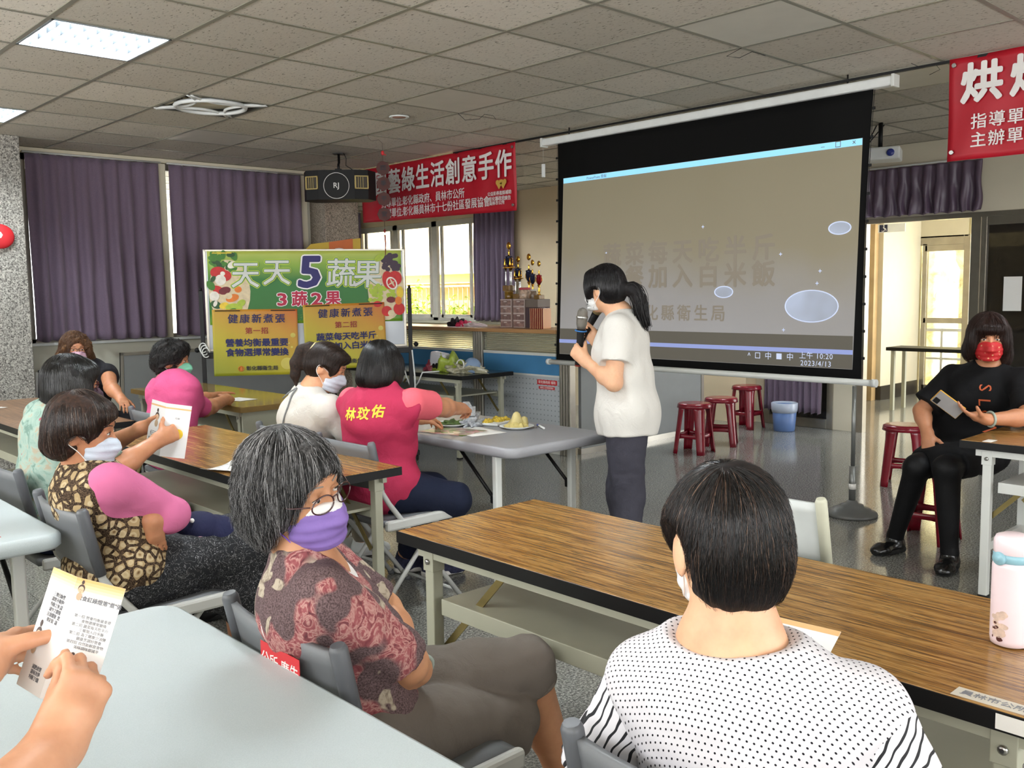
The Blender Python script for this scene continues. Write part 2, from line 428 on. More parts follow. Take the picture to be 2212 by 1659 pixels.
b = MB(); b.box(2.40, 5.37, 8.90, 9.0, 2.735, 2.775, .004); S(b.obj('trim_4', M['cream_wall']))
# ---------------------------------------------------------------- door wall (glazed, stainless frames)
M['frame_steel'] = plain('brushed_stainless_frame', '#a39c8c', .3, metal=.8, var=.08)
def glazed(name, y0, y1, z1, handle=None):
    d = empty(name, (8.82, y0, 0)); S(d); w = y1-y0
    b = MB(); f = .07
    b.box(-.03, .03, 0, f, 0, z1, .003); b.box(-.03, .03, w-f, w, 0, z1, .003)
    b.box(-.03, .03, f, w-f, 0, .10, .003); b.box(-.03, .03, f, w-f, z1-.08, z1, .003)
    b.obj('door_frame', M['frame_steel'], d)
    b = MB(); b.box(-.004, .004, f, w-f, .10, z1-.08); b.obj('pane', M['tint'], d)
    if handle:
        b = MB(); b.tube([(-.03, handle, .86), (-.09, handle, .88), (-.09, handle, 1.18), (-.03, handle, 1.20)], .011, 8); b.obj('door_handle', M['steel'], d)
    return d
glazed('door_1', 4.60, 5.40, 2.06)
glazed('door_2', 2.0, 3.24, 2.06, handle=.72)
glazed('door_3', .4, 2.0, 2.06)
b = MB(); b.box(8.78, 8.86, 2.0, 4.6, 2.055, 2.10, .003); b.box(8.78, 8.86, 4.28, 4.36, 0, 2.06); b.box(8.78, 8.86, 3.22, 3.30, 0, 2.06); S(b.obj('trim_5', M['frame_steel']))
curtain('curtain', (8.70, 5.33), (8.70, 4.68), .16, 2.02, 9, .02, 'dark purple curtain inside the glazed door panel behind the red stools', M['curtain'], seed=14)
curtain('curtain', (8.92, 2.72), (8.92, 2.05), .16, 2.02, 7, .03, 'dark curtain behind the glass door at the right, with the paper notice', M['curtain'], seed=15)
b = MB(); b.box(8.775, 8.778, 2.86, 3.01, 1.22, 1.52); tag(b.obj('paper_notice', M['paper']), 'white paper notice taped to the dark glass door at the right', 'notice')
# ---------------------------------------------------------------- lobby behind the doorway
M['tile_brown'] = plain('brown_wall_tile', '#b09468', .35, var=.12, scale=5)
M['lobby_white'] = plain('lobby_white_wall', '#c6bea4', .6, var=.02)
M['dark_skirt'] = plain('dark_stone_skirting', '#26221e', .3)
b = MB(); b.box(11.35, 11.46, 5.42, 5.9, 0, 2.62); b.box(11.46, 11.52, 5.42, 5.5, 0, 2.62); S(b.obj('wall_lobby_tiled', M['tile_brown']))
b = MB(); b.box(11.46, 12.55, 5.36, 5.46, .18, 2.62); S(b.obj('wall_lobby_white', M['lobby_white']))
b = MB(); b.box(11.46, 12.55, 5.35, 5.46, 0, .18); S(b.obj('baseboard_lobby', M['dark_skirt']))
b = MB(); b.box(8.9, 13.4, 5.9, 6.0, 0, 2.7); b.box(12.55, 12.65, 4.75, 6, 2.08, 2.62); b.box(12.55, 12.65, 1.9, 4.72, 0, .9); b.box(12.55, 12.65, 1.9, 4.72, 2.1, 2.62); S(b.obj('wall_lobby', M['lobby_white']))
d = empty('door_4', (12.58, 0, 0)); S(d)
b = MB()
for y0, y1, z0, z1 in ((5.36, 5.43, 0, 2.1), (5.27, 5.33, 0, 2.0), (4.72, 4.80, 0, 2.1), (4.80, 5.36, 1.98, 2.1), (4.80, 5.30, .0, .12), (4.80, 5.30, .95, 1.02), (4.80, 5.30, 1.9, 1.98)):
    b.box(-.03, .03, y0, y1, z0, z1, .003)
b.obj('door_frame', M['frame_steel'], d)
b = MB(); b.box(-.002, .002, 4.8, 5.3, .1, 1.95); b.obj('pane', M['glass'], d)
b = MB()
b.box(11.44, 11.456, 5.0, 5.0, 0, 0)
b.bm.free()
sg = empty('toilet_sign', (11.30, 5.22, 2.11), 0, 'small accessible toilet sign hanging at the top of the doorway', 'sign')
b = MB(); b.box(0, .01, -.20, .14, 0, .10); b.obj('sign_board', M['white_plastic'], sg)
b = MB(); b.box(-.004, 0, .02, .12, .008, .095); b.obj('blue_panel', plain('sign_navy', '#15193a', .5), sg)
b = MB()
b.tube([(-.006, .06, .082), (-.006, .066, .05), (-.006, .04, .048), (-.006, .034, .02)], .0045, 6); b.ball((-.006, .064, .085), .007, 6)
b.tube([(-.006, .075+.024*math.cos(a), .04+.024*math.sin(a)) for a in np.linspace(1.6, 5.4, 12)], .0035, 6); b.obj('wheelchair_symbol', M['white_print'], sg)
# basin corner seen left of the tiled wall
bs = empty('wash_basin', (10.9, 5.62, 0), 0, 'white wash basin with pale cabinet beyond the doorway, left of the tiled pillar', 'basin')
b = MB(); b.box(-.2, .25, 0, .25, .68, .82, .03); b.obj('basin', M['white_plastic'], bs)
b = MB(); b.box(-.12, .2, .05, .25, 0, .68, .01); b.obj('pedestal', M['beige_metal'], bs)
b = MB(); b.tube([(.0, .2, .82), (0, .2, .93), (0, .12, .93)], .01, 8); b.obj('tap', M['steel'], bs)
# ---------------------------------------------------------------- outdoors
t = NT('sunlit_render_wall'); v = t.co(scale=(1, 1, .25)); n = t.noise(v, 2.5, 4, .6); n2 = t.noise(t.co(), 30, 2)
t.set(t.ramp(n.outputs[0], [(.35, '#b9a684'), (.5, '#dccba4'), (.7, '#e8dcb8')]), .85); t.bump(n2.outputs[0], .2, .01); M['facade'] = t.m
M['yellow_wall'] = plain('yellow_painted_wall', '#d9bc66', .8, var=.06)
M['tan_fence'] = plain('tan_panel', '#a38454', .8, var=.15)
FX = 11.6
fc = empty('building', (FX, 12.5, 0), 0, 'sunlit cream neighbouring building seen through the window', 'building')
b = MB(); b.box(0, .4, -5, 7, 1.95, 6); b.obj('upper_wall', M['facade'], fc)
b = MB(); b.box(-.12, .4, -5, 7, 1.80, 1.95, .01); b.obj('ledge', M['white_plastic'], fc)
b = MB(); b.box(0.02, .4, -5, 7, 1.62, 1.8); b.box(.02, .4, -5, 7, -.5, .6); b.obj('yellow_band', M['yellow_wall'], fc)
b = MB()
b.box(.3, .4, -5, 7, .6, 1.62); b.obj('recess_wall', M['tan_fence'], fc)
rl = empty('railing', (FX-.15, 12.5, 0), 0, 'pale metal railing in front of the neighbouring building', 'railing')
b = MB(); b.box(-.02, .02, -4, 6, 1.55, 1.59); b.box(-.02, .02, -4, 6, .82, .86)
for k in range(72): y = -4+k*.14; b.tube([(0, y, .84), (0, y, 1.56)], .011, 5)
for y in (-4, -1, 2, 5.9): b.box(-.02, .02, y-.02, y+.02, -.22, 1.57)
b.obj('railing_bars', M['tan_fence'], rl)
b = MB(); b.box(8.8, 16, 6.0, 22, -.3, -.2); b.box(12.65, 16, -3, 6.0, -.3, -.05); S(b.obj('ground', M['facade']))
t = NT('leaf_green'); v = t.co(); n = t.noise(v, 6, 2)
t.set(t.ramp(n.outputs[0], [(.3, '#4f7a22'), (.6, '#8db53a'), (.8, '#b8cf5a')]), .5); t.b.inputs['Transmission Weight'].default_value = 0
t.b.inputs['Subsurface Weight'].default_value = .0; M['leaf'] = t.m
def shrub(x, y, h, n, seed, label):
    rd = random.Random(seed); root = empty('shrub', (x, y, -.2), 0, label, 'plant', 'green shrubs outside the window')
    st = MB(); lf = MB()
    for k in range(n):
        a = rd.uniform(0, 6.28); tilt = rd.uniform(.05, .26); hh = h*rd.uniform(.6, 1)
        d = Vector((math.cos(a)*tilt, math.sin(a)*tilt, 1)).normalized()
        pts = [d*(hh*s) + Vector((math.cos(a), math.sin(a), 0))*.15*s*s*hh for s in np.linspace(0, 1, 6)]
        st.tube(pts, [.012-.009*i/5 for i in range(6)], 5)
        for q in range(15):
            s = rd.uniform(.25, 1); p = d*(hh*s)+Vector((math.cos(a), math.sin(a), 0))*.15*s*s*hh
            la = rd.uniform(0, 6.28); ld = Vector((math.cos(la), math.sin(la), rd.uniform(-.5, .5))).normalized(); ln = rd.uniform(.10, .2)
            sd = ld.cross(Vector((0, 0, 1))).normalized()*ln*.22; up = Vector((0, 0, .02))
            vs = [lf.bm.verts.new(p+w_) for w_ in (Vector(), ld*ln*.4+sd+up, ld*ln-up*2, ld*ln*.4-sd+up)]
            mid = lf.bm.verts.new(p+ld*ln*.45-Vector((0, 0, .012)))
            for i in range(4): lf.bm.faces.new((vs[i], vs[(i+1) % 4], mid))
    st.obj('stems', M['tan_fence'], root); lf.obj('foliage', M['leaf'], root)
for k, (x, y, h) in enumerate([(10.3, 14.1, 2.0), (10.2, 13.1, 1.75), (10.2, 12.2, 1.5), (10.2, 11.3, 1.6), (10.2, 15.1, 2.1)]):
    shrub(x, y, h, 26, 30+k, ['leafy green shrub outside the window, leftmost', 'leafy green shrub outside the window, second from the left', 'low green shrub outside the middle of the window', 'green shrub outside the right half of the window', 'tall green shrub outside, beyond the left curtain'][k])

t = NT('mottled_stone_wall'); v = t.co(); n = t.noise(v, 5, 5, .65, .8)
t.set(t.ramp(n.outputs[0], [(.35, '#8f8a66'), (.5, '#c2bd94'), (.65, '#d8d3ad')]), .85); M['mottled'] = t.m
b = MB(); b.box(14.2, 14.4, 3.2, 7.2, -.3, 3.2); gw = tag(b.obj('garden_wall', M['mottled']), 'sunlit mottled wall outside the glass lobby door', 'wall')
rl2 = empty('railing', (13.4, 5.0, 0), 0, 'white ramp railing outside the glass lobby door', 'railing')
b = MB(); b.box(-.02, .02, -.5, 1.0, .80, .84); b.box(-.02, .02, -.5, 1.0, .40, .43)
for k in range(6): b.box(-.015, .015, -.5+.29*k, -.47+.29*k, -.05, .82)
b.obj('rail_bars', M['white_plastic'], rl2)
# ---------------------------------------------------------------- ceiling fittings
t = NT('lamp_light'); t.set('#ffffff', .5); t.b.inputs['Emission Color'].default_value = (.90, .97, 1, 1); t.b.inputs['Emission Strength'].default_value = 115
M['tube_light'] = t.m
M['louver'] = plain('louver_white', '#9aa3a8', .3, metal=.3)
M['louver_blade'] = plain('louver_blade_grey', '#34393e', .5)
def troffer(i, j, label):
    x, y = cell(i, j); r = empty('ceiling_light', (x+G/2, y+G/2, CZ), 0, label, 'ceiling light', 'recessed fluorescent ceiling lights')
    h = G/2-.012
    b = MB(); b.box(-h, h, -h, h, .07, .08); b.box(-h, -h+.012, -h, h, -.006, .08); b.box(h-.012, h, -h, h, -.006, .08); b.box(-h, h, -h, -h+.012, -.006, .08); b.box(-h, h, h-.012, h, -.006, .08)
    b.obj('housing', M['louver'], r)
    for k in range(4):
        yy = -.21+.14*k
        b = MB(); b.tube([(-h+.02, yy, .045), (h-.02, yy, .045)], .014, 10); b.obj('fluorescent_tube', M['tube_light'], r)
    b = MB()
    for k in range(1, 4): b.box(-h+.01, h-.01, -.28+.14*k-.002, -.28+.14*k+.002, -.002, .035)
    for k in range(1, 9): b.box(-h+.065*k-.001, -h+.065*k+.001, -h+.01, h-.01, .0, .025)
    b.obj('louver', M['louver_blade'], r)
troffer(-1, 1, 'lit square fluorescent ceiling light at the upper left, the larger in view')
troffer(-1, 5, 'lit ceiling light cut by the left edge, above the stone pillar')
troffer(-1, -3, 'added unseen ceiling light above the near tables, behind the view')  # unseen lamp added for overall brightness
troffer(-6, 1, 'added unseen ceiling light near the left wall, outside the view'); troffer(-6, -3, 'added unseen ceiling light over the rear left corner, outside the view')  # both lamps are out of view, added to raise the room brightness
troffer(8, 8, 'added unseen ceiling light in the annex behind the left red banner'); troffer(8, 12, 'added unseen ceiling light at the far end of the annex near the bright window'); troffer(9, 4, 'added unseen ceiling light over the reception counter, hidden behind the screen'); troffer(8, 0, 'added unseen ceiling light hidden behind the projection screen')  # hidden lamps added to brighten the annex and the door side
troffer(4, -7, 'added unseen ceiling light over the rear right part of the room, outside the view')  # added out of view for more room light
# open air conditioning cassette
r = empty('air_conditioner', (AC[0]+G/2, AC[1]+G/2, CZ), 0, 'open ceiling air conditioner with its white frame and round fan ring showing', 'air conditioner')
h = G/2-.012
M['dark_void'] = plain('dark_grey_sheet', '#55564f', .7)
b = MB(); b.box(-h, h, -h, h, .30, .31); b.box(-h, -h+.01, -h, h, -.004, .3); b.box(h-.01, h, -h, h, -.004, .3); b.box(-h, h, -h, -h+.01, -.004, .3); b.box(-h, h, h-.01, h, -.004, .3); b.obj('casing', M['dark_void'], r)
b = MB()
b.tube([(.235*math.cos(a), .235*math.sin(a), -.004) for a in np.linspace(0, 2*math.pi, 40)[:-1]], .016, 8, closed=True); b.obj('fan_ring', M['white_plastic'], r)
b = MB()
for k in range(4):
    a0 = k*math.pi/2
    c = Vector((math.cos(a0)*(h), math.sin(a0)*h, .0)); tt = Vector((-math.sin(a0), math.cos(a0), 0)); nn = Vector((math.cos(a0), math.sin(a0), 0))
    b.tube([c+tt*s-nn*(.0+.16*(1-(s/.27)**2)) for s in np.linspace(-.27, .27, 12)], .010, 8)
b.obj('frame_arches', M['white_plastic'], r)
b = MB(); b.lathe([(.05, .02), (.20, .02), (.215, .06), (.215, .14), (.20, .16), (.05, .16)], n=28); b.obj('fan_drum', M['cream_wall'], r)
b = MB()
for k in range(20):
    a = k*math.pi/10; b.box(.19, .222, -.003, .003, .025, .155, M=Matrix.Rotation(a, 4, 'Z'))
b.obj('fan_blades', M['grey_cap'], r)
for q in ((.12, .2, -.27, -.2, .02, .09), (-.25, -.2, .1, .25, .02, .12)):
    b = MB(); b.box(*q, .004); b.obj('control_box', M['cream_wall'], r)
r = empty('smoke_detector', (4.268, 5.748, CZ), 0, 'round flush ceiling sensor near the middle of the ceiling', 'ceiling sensor')
b = MB(); b.lathe([(.075, -.006), (.075, -.012), (.062, -.016), (.055, -.010), (.0, -.009)], n=28); b.obj('ring', M['white_plastic'], r)
b = MB(); b.lathe([(.05, -.010), (.05, -.014), (.001, -.016)], n=24); b.obj('grille', plain('pinkish_grille', '#9a7464', .6), r)
# bits of wire hanging from the ceiling grid
def wire(pts, label, r=.0018):
    b = MB(); b.tube(pts, r, 6); tag(b.obj('hanging_wire', M['black_metal']), label, 'wire', 'loose wires under the ceiling')
x, y = 4.54, 5.384
wire([(x, y, CZ-.004), (x+.05, y-.02, CZ-.05), (x+.12, y-.1, CZ-.045), (x+.12, y-.16, CZ-.02), (x+.17, y-.2, CZ-.03), (x+.18, y-.22, CZ-.06)], 'curled loose wire under the bright ceiling tile in the middle')
x, y = 4.55, 2.96
wire([(x, y, CZ-.004), (x-.07, y+.05, CZ-.05), (x-.02, y, CZ-.06), (x+.06, y-.03, CZ-.02), (x+.08, y-.1, CZ-.05)], 'curled loose wire above the projection screen')
x, y = 5.65, 2.5
wire([(x, y, CZ-.004), (x, y-.06, CZ-.04), (x, y-.14, CZ-.03), (x, y-.17, CZ-.07), (x, y-.11, CZ-.09)], 'curled loose wire beside the red banner at the upper right')
# ================================================================ text helper
def lettering(body, size, Mx, m, parent=None, name='lettering', bold=0, extr=.0006, align='CENTER', sx=1, shear=0, spacing=1.0, line=1.0):
    cu = bpy.data.curves.new(name, 'FONT'); cu.body = body; cu.size = size; cu.align_x = align; cu.align_y = 'CENTER'
    cu.extrude = extr; cu.shear = shear; cu.space_character = spacing; cu.space_line = line; cu.resolution_u = 2
    o = bpy.data.objects.new(name, cu); COL.objects.link(o)
    dg = bpy.context.evaluated_depsgraph_get(); dg.update()
    me = bpy.data.meshes.new_from_object(o.evaluated_get(dg))
    bpy.data.objects.remove(o); bpy.data.curves.remove(cu)
    if bold > 0:
        bm_ = bmesh.new(); k = 12 if bold > .025 else 6
        for q in range(k+1):
            a = 2*math.pi*q/k; rr = 0 if q == k else bold*size
            n0 = len(bm_.verts); bm_.from_mesh(me); bm_.verts.ensure_lookup_table()
            bmesh.ops.translate(bm_, verts=bm_.verts[n0:], vec=(rr*math.cos(a), rr*math.sin(a), .00004*q))
        bm_.to_mesh(me); bm_.free()
    S_ = Matrix.Diagonal((sx, 1, 1, 1)); me.transform(Mx @ S_)
    me.name = name
    return meshobj(name, me, m, parent)
def frame(org, xd, yd, off=0):
    """matrix whose local x runs along xd, y along yd, z = normal, origin org (+off along the normal)"""
    x = Vector(xd).normalized(); y = Vector(yd).normalized(); z = x.cross(y).normalized(); y = z.cross(x)
    o = Vector(org)+z*off
    return Matrix(((x.x, y.x, z.x, o.x), (x.y, y.y, z.y, o.y), (x.z, y.z, z.z, o.z), (0, 0, 0, 1)))
def disc(b, Mx, cx, cy, rx, ry=None, n=20, z=0, rot=0):
    ry = ry or rx; vs = []
    for k in range(n):
        a = 2*math.pi*k/n; x = rx*math.cos(a); y = ry*math.sin(a)
        vs.append(b.bm.verts.new(Mx @ Vector((cx+x*math.cos(rot)-y*math.sin(rot), cy+x*math.sin(rot)+y*math.cos(rot), z))))
    f = b.bm.faces.new(vs); f.material_index = b.mi

# ================================================================ tables
t = NT('teak_laminate'); v = t.co(scale=(1, .035, 1)); v0 = t.co()
n1 = t.noise(v, 85, 4, .6, .5); n2 = t.noise(v, 300, 3, .7); big = t.noise(v0, 1.6, 2)
c1 = t.ramp(n1.outputs[0], [(.30, '#553a1a'), (.42, '#80592b'), (.5, '#98703a'), (.62, '#a9814a')])
c2 = t.ramp(n2.outputs[0], [(.38, '#4a2f14'), (.48, '#ffffff')])
cc = t.mix(.75, c1, c2, 'MULTIPLY'); t.set(cc, t.math('ADD', t.math('MULTIPLY', big.outputs[0], .10), .16), spec=.5); M['teak'] = t.m
t = NT('teak_laminate_dull'); v = t.co(scale=(1, .035, 1)); n1 = t.noise(v, 70, 4, .6, .6); n2 = t.noise(v, 240, 3, .7)
c1 = t.ramp(n1.outputs[0], [(.32, '#4e3520'), (.45, '#7d5a3a'), (.62, '#957150')])
t.set(t.mix(.6, c1, t.ramp(n2.outputs[0], [(.38, '#3d2a1c'), (.5, '#ffffff')]), 'MULTIPLY'), .3); M['teak_dull'] = t.m
M['olive_top'] = plain('olive_wood_laminate', '#93793a', .12, var=.12, scale=5, spec=.7)
M['olive_edge'] = plain('worn_brass_edge', '#7a5f2c', .4, var=.1)
M['black_top'] = plain('black_table_top', '#26241f', .2, var=.1)
def brace(b, p, q, r=.009):
    b.tube([p, q], r, 6)
def folding_table(x0, x1, y0, y1, label, top='teak', edge='edge_black', legm='beige_metal', shelf=True, th=.036, z=.74, group='brown folding tables', skirt=False):
    """axis aligned, long side along y"""
    r = empty('folding_table', ((x0+x1)/2, (y0+y1)/2, 0), 0, label, 'table', group)
    hx, hy = (x1-x0)/2, (y1-y0)/2
    b = MB(); b.box(-hx+.002, hx-.002, -hy+.002, hy-.002, z-th, z, .003); b.obj('tabletop', M[top], r)
    b = MB()
    b.box(-hx-.001, -hx+.003, -hy, hy, z-th, z-.0015); b.box(hx-.003, hx+.001, -hy, hy, z-th, z-.0015)
    b.box(-hx, hx, -hy-.001, -hy+.003, z-th, z-.0015); b.box(-hx, hx, hy-.003, hy+.001, z-th, z-.0015); b.obj('edge_band', M[edge], r)
    b = MB(); a = .035
    b.box(-hx+a, -hx+a+.02, -hy+.06, hy-.06, z-th-.035, z-th); b.box(hx-a-.02, hx-a, -hy+.06, hy-.06, z-th-.035, z-th)
    b.obj('apron', M[legm], r)
    if shelf:
        b = MB(); zs = z-.20
        b.box(-hx+.05, hx-.05, -hy+.16, hy-.16, zs, zs+.012); b.box(-hx+.04, -hx+.055, -hy+.16, hy-.16, zs-.035, zs+.014, .002); b.box(hx-.055, hx-.04, -hy+.16, hy-.16, zs-.035, zs+.014, .002)
        b.obj('shelf', M[legm], r)
    for sy in (-1, 1):
        yy = sy*(hy-.11)
        fr = empty('leg_frame', (0, yy, 0)); fr.parent = r
        bpy.data.objects.remove(fr)
        for sx in (-1, 1):
            xx = sx*(hx-.055)
            b = MB(); b.box(xx-.019, xx+.019, yy-.019, yy+.019, .012, z-th-.002, .003)
            b.box(xx-.023, xx+.023, yy-.023, yy+.023, z-th-.075, z-th-.002, .002); lg = b.obj('leg', M[legm], r)
            b = MB(); b.box(xx-.021, xx+.021, yy-.021, yy+.021, 0, .014, .003); b.obj('foot_cap', M['black_rubber'], lg)
            b = MB(); b.lathe([(.009, 0), (.009, .004), (.004, .007)], n=10, M=Matrix.Translation((xx-.024 if sx < 0 else xx+.024, yy, z-th-.045)) @ Matrix.Rotation(-sx*-math.pi/2, 4, 'Y')); b.obj('bolt', M['steel'], lg)
            b = MB()
            p = Vector((xx-sx*.028, yy-sy*.01, z-.36)); q = Vector((xx-sx*.028, yy-sy*.30, z-th-.02)); mdl = (p+q)/2
            for (u_, w_) in ((p, mdl+Vector((0, 0, 0))), (mdl, q)):
                d = (w_-u_); n_ = Vector((1, 0, 0)); e = d.cross(n_).normalized()*.011
                vs = [b.bm.verts.new(c+k*n_*.0025) for c in (u_+e, u_-e, w_-e, w_+e) for k in (-1, 1)]
                for idx in ((0, 2, 4, 6), (1, 7, 5, 3), (0, 1, 3, 2), (2, 3, 5, 4), (4, 5, 7, 6), (6, 7, 1, 0)): b.bm.faces.new([vs[i] for i in idx])
            b.obj('folding_brace', M['zinc'], r)
        b = MB(); b.box(-hx+.055, hx-.055, yy-.012, yy+.012, .22, .26, .002); b.obj('stretcher', M[legm], r)
    if skirt:
        b = MB(); b.box(-hx+.03, hx-.03, -hy+.04, -hy+.055, .34, z-th); b.box(hx-.04, hx-.03, -hy+.04, hy-.04, .34, z-th); b.obj('modesty_panel', M[legm], r)
    return r
T1 = folding_table(1.625, 2.215, .43, 2.257, 'brown wood-grain folding table in front, with the pink bottle on it')
T2 = folding_table(1.665, 2.262, 3.092, 4.92, 'brown folding table in the second row, where the open leaflet is held up', group='brown folding tables')
T3 = folding_table(1.475, 2.06, 5.42, 7.25, 'dull brown folding table at the far left, beside the stone pillar', top='teak_dull')
T4 = folding_table(2.765, 3.365, 5.50, 7.33, 'olive-brown shiny desk where the woman in pink rests her arms', top='olive_top', edge='olive_edge', skirt=True, group=None)
T6 = folding_table(5.08, 5.69, 6.05, 7.87, 'black-topped folding table with bags on it, against the blue partition', top='black_top', group=None)
T7 = folding_table(4.43, 5.02, -.14, 1.685, 'brown folding table at the right edge, beside the woman in black', legm='white_metal')
b = MB(); b.box(-.28, -.20, .78, .82, .7402, .7406); b.obj('label_sticker', M['paper'], T7)
# extras on T1: scuffed edge tape and a label
b = MB(); b.box(-.297, -.2955, -.905, -.80, .708, .735); b.obj('torn_edge_patch', M['paper'], T1)
b = MB(); b.box(-.285, -.245, -.9, -.72, .7402, .7406); lb = b.obj('label_sticker', plain('aged_label', '#c9c2b4', .4), T1)
lettering('員林市公所 財產', .022, frame((-.265, -.81, .7407), (0, -1, 0), (1, 0, 0)), M['grey_ink'], lb)

M['plastic_top'] = NT('grey_hdpe_top').m
def hdpe(name, a, bcol):
    t = NT(name); v = t.co(); n = t.noise(v, 420, 2, .5); n2 = t.noise(v, 2.2, 3)
    t.set(t.mix(.5, t.ramp(n.outputs[0], [(.35, a), (.65, bcol)]), t.ramp(n2.outputs[0], [(.3, a), (.7, bcol)])), .42, spec=.5); t.bump(n.outputs[0], .12, .001); return t.m
M['plastic_top'] = hdpe('pale_grey_moulded_plastic', '#a9b3b5', '#b7c0c1'); M['plastic_top2'] = hdpe('mid_grey_moulded_plastic', '#8d8e92', '#9a9a9d')
def rrect(x0, x1, y0, y1, r, n=8):
    pts = []
    for cx, cy, a0 in ((x1-r, y1-r, 0), (x0+r, y1-r, 90), (x0+r, y0+r, 180), (x1-r, y0+r, 270)):
        for k in range(n+1):
            a = R(a0+90*k/n); pts.append((cx+r*math.cos(a), cy+r*math.sin(a)))
    return pts
def plastic_table(x0, x1, y0, y1, label, top, group='grey moulded plastic folding tables'):
    r = empty('plastic_table', ((x0+x1)/2, (y0+y1)/2, 0), 0, label, 'table', group); hx, hy = (x1-x0)/2, (y1-y0)/2; z = .74
    b = MB(); layers = [(0.028, z-.052), (.010, z-.05), (.0, z-.040), (0, z-.012), (.004, z-.004), (.012, z)]
    rings = []
    for ins, zz in layers: rings.append([b.bm.verts.new((x, y, zz)) for x, y in rrect(-hx+ins, hx-ins, -hy+ins, hy-ins, .06-ins*.5)])
    for A, B in zip(rings, rings[1:]):
        for k in range(len(A)):
            f = b.bm.faces.new((A[k], A[(k+1) % len(A)], B[(k+1) % len(A)], B[k])); f.smooth = True
    b.bm.faces.new(rings[0][::-1]); b.bm.faces.new(rings[-1]); b.obj('tabletop', top, r)
    for sy in (-1, 1):
        for sx in (-1, 1):
            xx, yy = sx*(hx-.09), sy*(hy-.20)
            b = MB(); b.box(xx-.02, xx+.02, yy-.015, yy+.015, .02, z-.05, .006); lg = b.obj('leg', M['tube_white'] if 0 else M['white_metal'], r)
            b = MB(); b.box(xx-.022, xx+.022, yy-.018, yy+.018, 0, .03, .006); b.obj('foot_cap', M['white_plastic'], lg)
            b = MB(); b.tube([(xx, yy-sy*.02, .46), (xx-sx*.0, yy-sy*.28, z-.055)], .009, 8); b.box(xx-.012, xx+.012, yy-sy*.02-.02, yy-sy*.02+.02, .44, .48, .004); b.obj('folding_brace', M['black_metal'], r)
        b = MB(); b.tube([(-hx+.09, sy*(hy-.20), z-.07), (hx-.09, sy*(hy-.20), z-.07)], .013, 8); b.obj('cross_tube', M['white_metal'], r)
    return r
T5 = plastic_table(2.845, 3.545, 3.045, 4.87, 'mid-grey plastic folding table with food plates, beside the woman in the pink vest', M['plastic_top2'])
T8 = plastic_table(.155, .905, 2.985, 4.81, 'pale grey plastic table at the left edge with a small red sticker', M['plastic_top'])
T9 = plastic_table(.12, .868, .30, 2.122, 'pale grey plastic table nearest, in the lower left corner', M['plastic_top'])
b = MB(); b.box(.145, .215, -.83, -.66, .7405, .7409); st = b.obj('red_sticker', M['red_print'], T8)
lettering('員林市公所補助', .022, frame((.18, -.745, .7411), (0, -1, 0), (1, 0, 0)), M['white_print'], st)

# ================================================================ folding chairs
def chair_proto(name, label, plastic, tube, cap, group=None):
    """faces +x; origin on the floor under the seat centre"""
    r = empty(name, (0, 0, 0), 0, label, 'chair', group); W2 = .215
    b = MB()
    def seat(u, w):
        x = -.20+.42*u; y = -W2+.015+(2*W2-.03)*w
        return (x, y, .452 - .012*math.cos((w-.5)*math.pi)*math.sin(math.pi*min(1, u*1.1)) - .018*max(0, u-.85)/.15)
    b.grid(seat, 10, 10, thick=.0)
    s = b.obj('seat', plastic, r); md = s.modifiers.new('t', 'SOLIDIFY'); md.thickness = .028
    for sy in (-1, 1):
        b = MB(); b.box(-.19, .21, sy*W2-.014, sy*W2+.014, .405, .452, .010); b.obj('seat_rail', tube, r)
    b = MB()
    def back(u, w):
        y = -W2+2*W2*u; z = .60+.195*w
        return (-.205-.045*w-.030*(1-(2*u-1)**2), y, z+ .006*(1-(2*u-1)**2)*w)
    b.grid(back, 12, 6)
    s = b.obj('backrest', plastic, r); md = s.modifiers.new('t', 'SOLIDIFY'); md.thickness = .014; md.offset = 0
    for sy in (-1, 1):
        b = MB(); y = sy*W2
        b.tube([(-.252, y, .792), (-.225, y, .67), (-.205, y, .585), (-.17, y, .53), (.02, y, .29), (.235, y, .012)], .0125, 8)
        ft = b.obj('front_leg', tube, r)
        b = MB(); b.tube([(-.256, y, .815), (-.254, y, .805), (-.21, y, .60)], [.014, .0185, .0175], 10); b.obj('post_sleeve', cap, ft)
        b = MB(); b.tube([(.228, y, .02), (.24, y, 0)], .017, 8); b.obj('foot_cap', cap, ft)
        b = MB(); y2 = sy*(W2-.028)
        b.tube([(.14, y2, .425), (.02, y2, .29), (-.23, y2, .012)], .011, 8); rl = b.obj('rear_leg', tube, r)
        b = MB(); b.tube([(-.222, y2, .02), (-.235, y2, 0)], .016, 8); b.obj('foot_cap', cap, rl)
    b = MB(); b.tube([(-.19, -W2+.03, .062), (-.19, W2-.03, .062)], .008, 8); b.obj('rear_crossbar', tube, r)
    b = MB(); b.tube([(.20, -W2, .055), (.20, W2, .055)], .008, 8); b.obj('front_crossbar', tube, r)
    return r
CG = 'grey folding chairs'
proto = chair_proto('folding_chair', 'grey folding chair under the grey-haired woman in the floral top', M['grey_plastic'], M['tube_white'], M['grey_cap'], CG)
first = [True]
def chair(x, y, rz, label, src=None, group=CG):
    if src is None and first[0]: o = proto; first[0] = False
    else: o = copy_tree(src or proto)
    o.location = (x, y, 0); o.rotation_euler = (0, 0, R(rz)); o['label'] = label
    if group: o['group'] = group
    return o
CH = chair(1.145, 1.645, 0, 'grey folding chair under the grey-haired woman in the floral top')
chair(1.225, .70, 0, 'grey folding chair under the woman in the dotted white top')
chair(1.19, 3.14, 0, 'grey folding chair under the woman in the patterned vest')
chair(1.25, 4.02, 0, 'grey folding chair under the woman in the mint floral blouse')
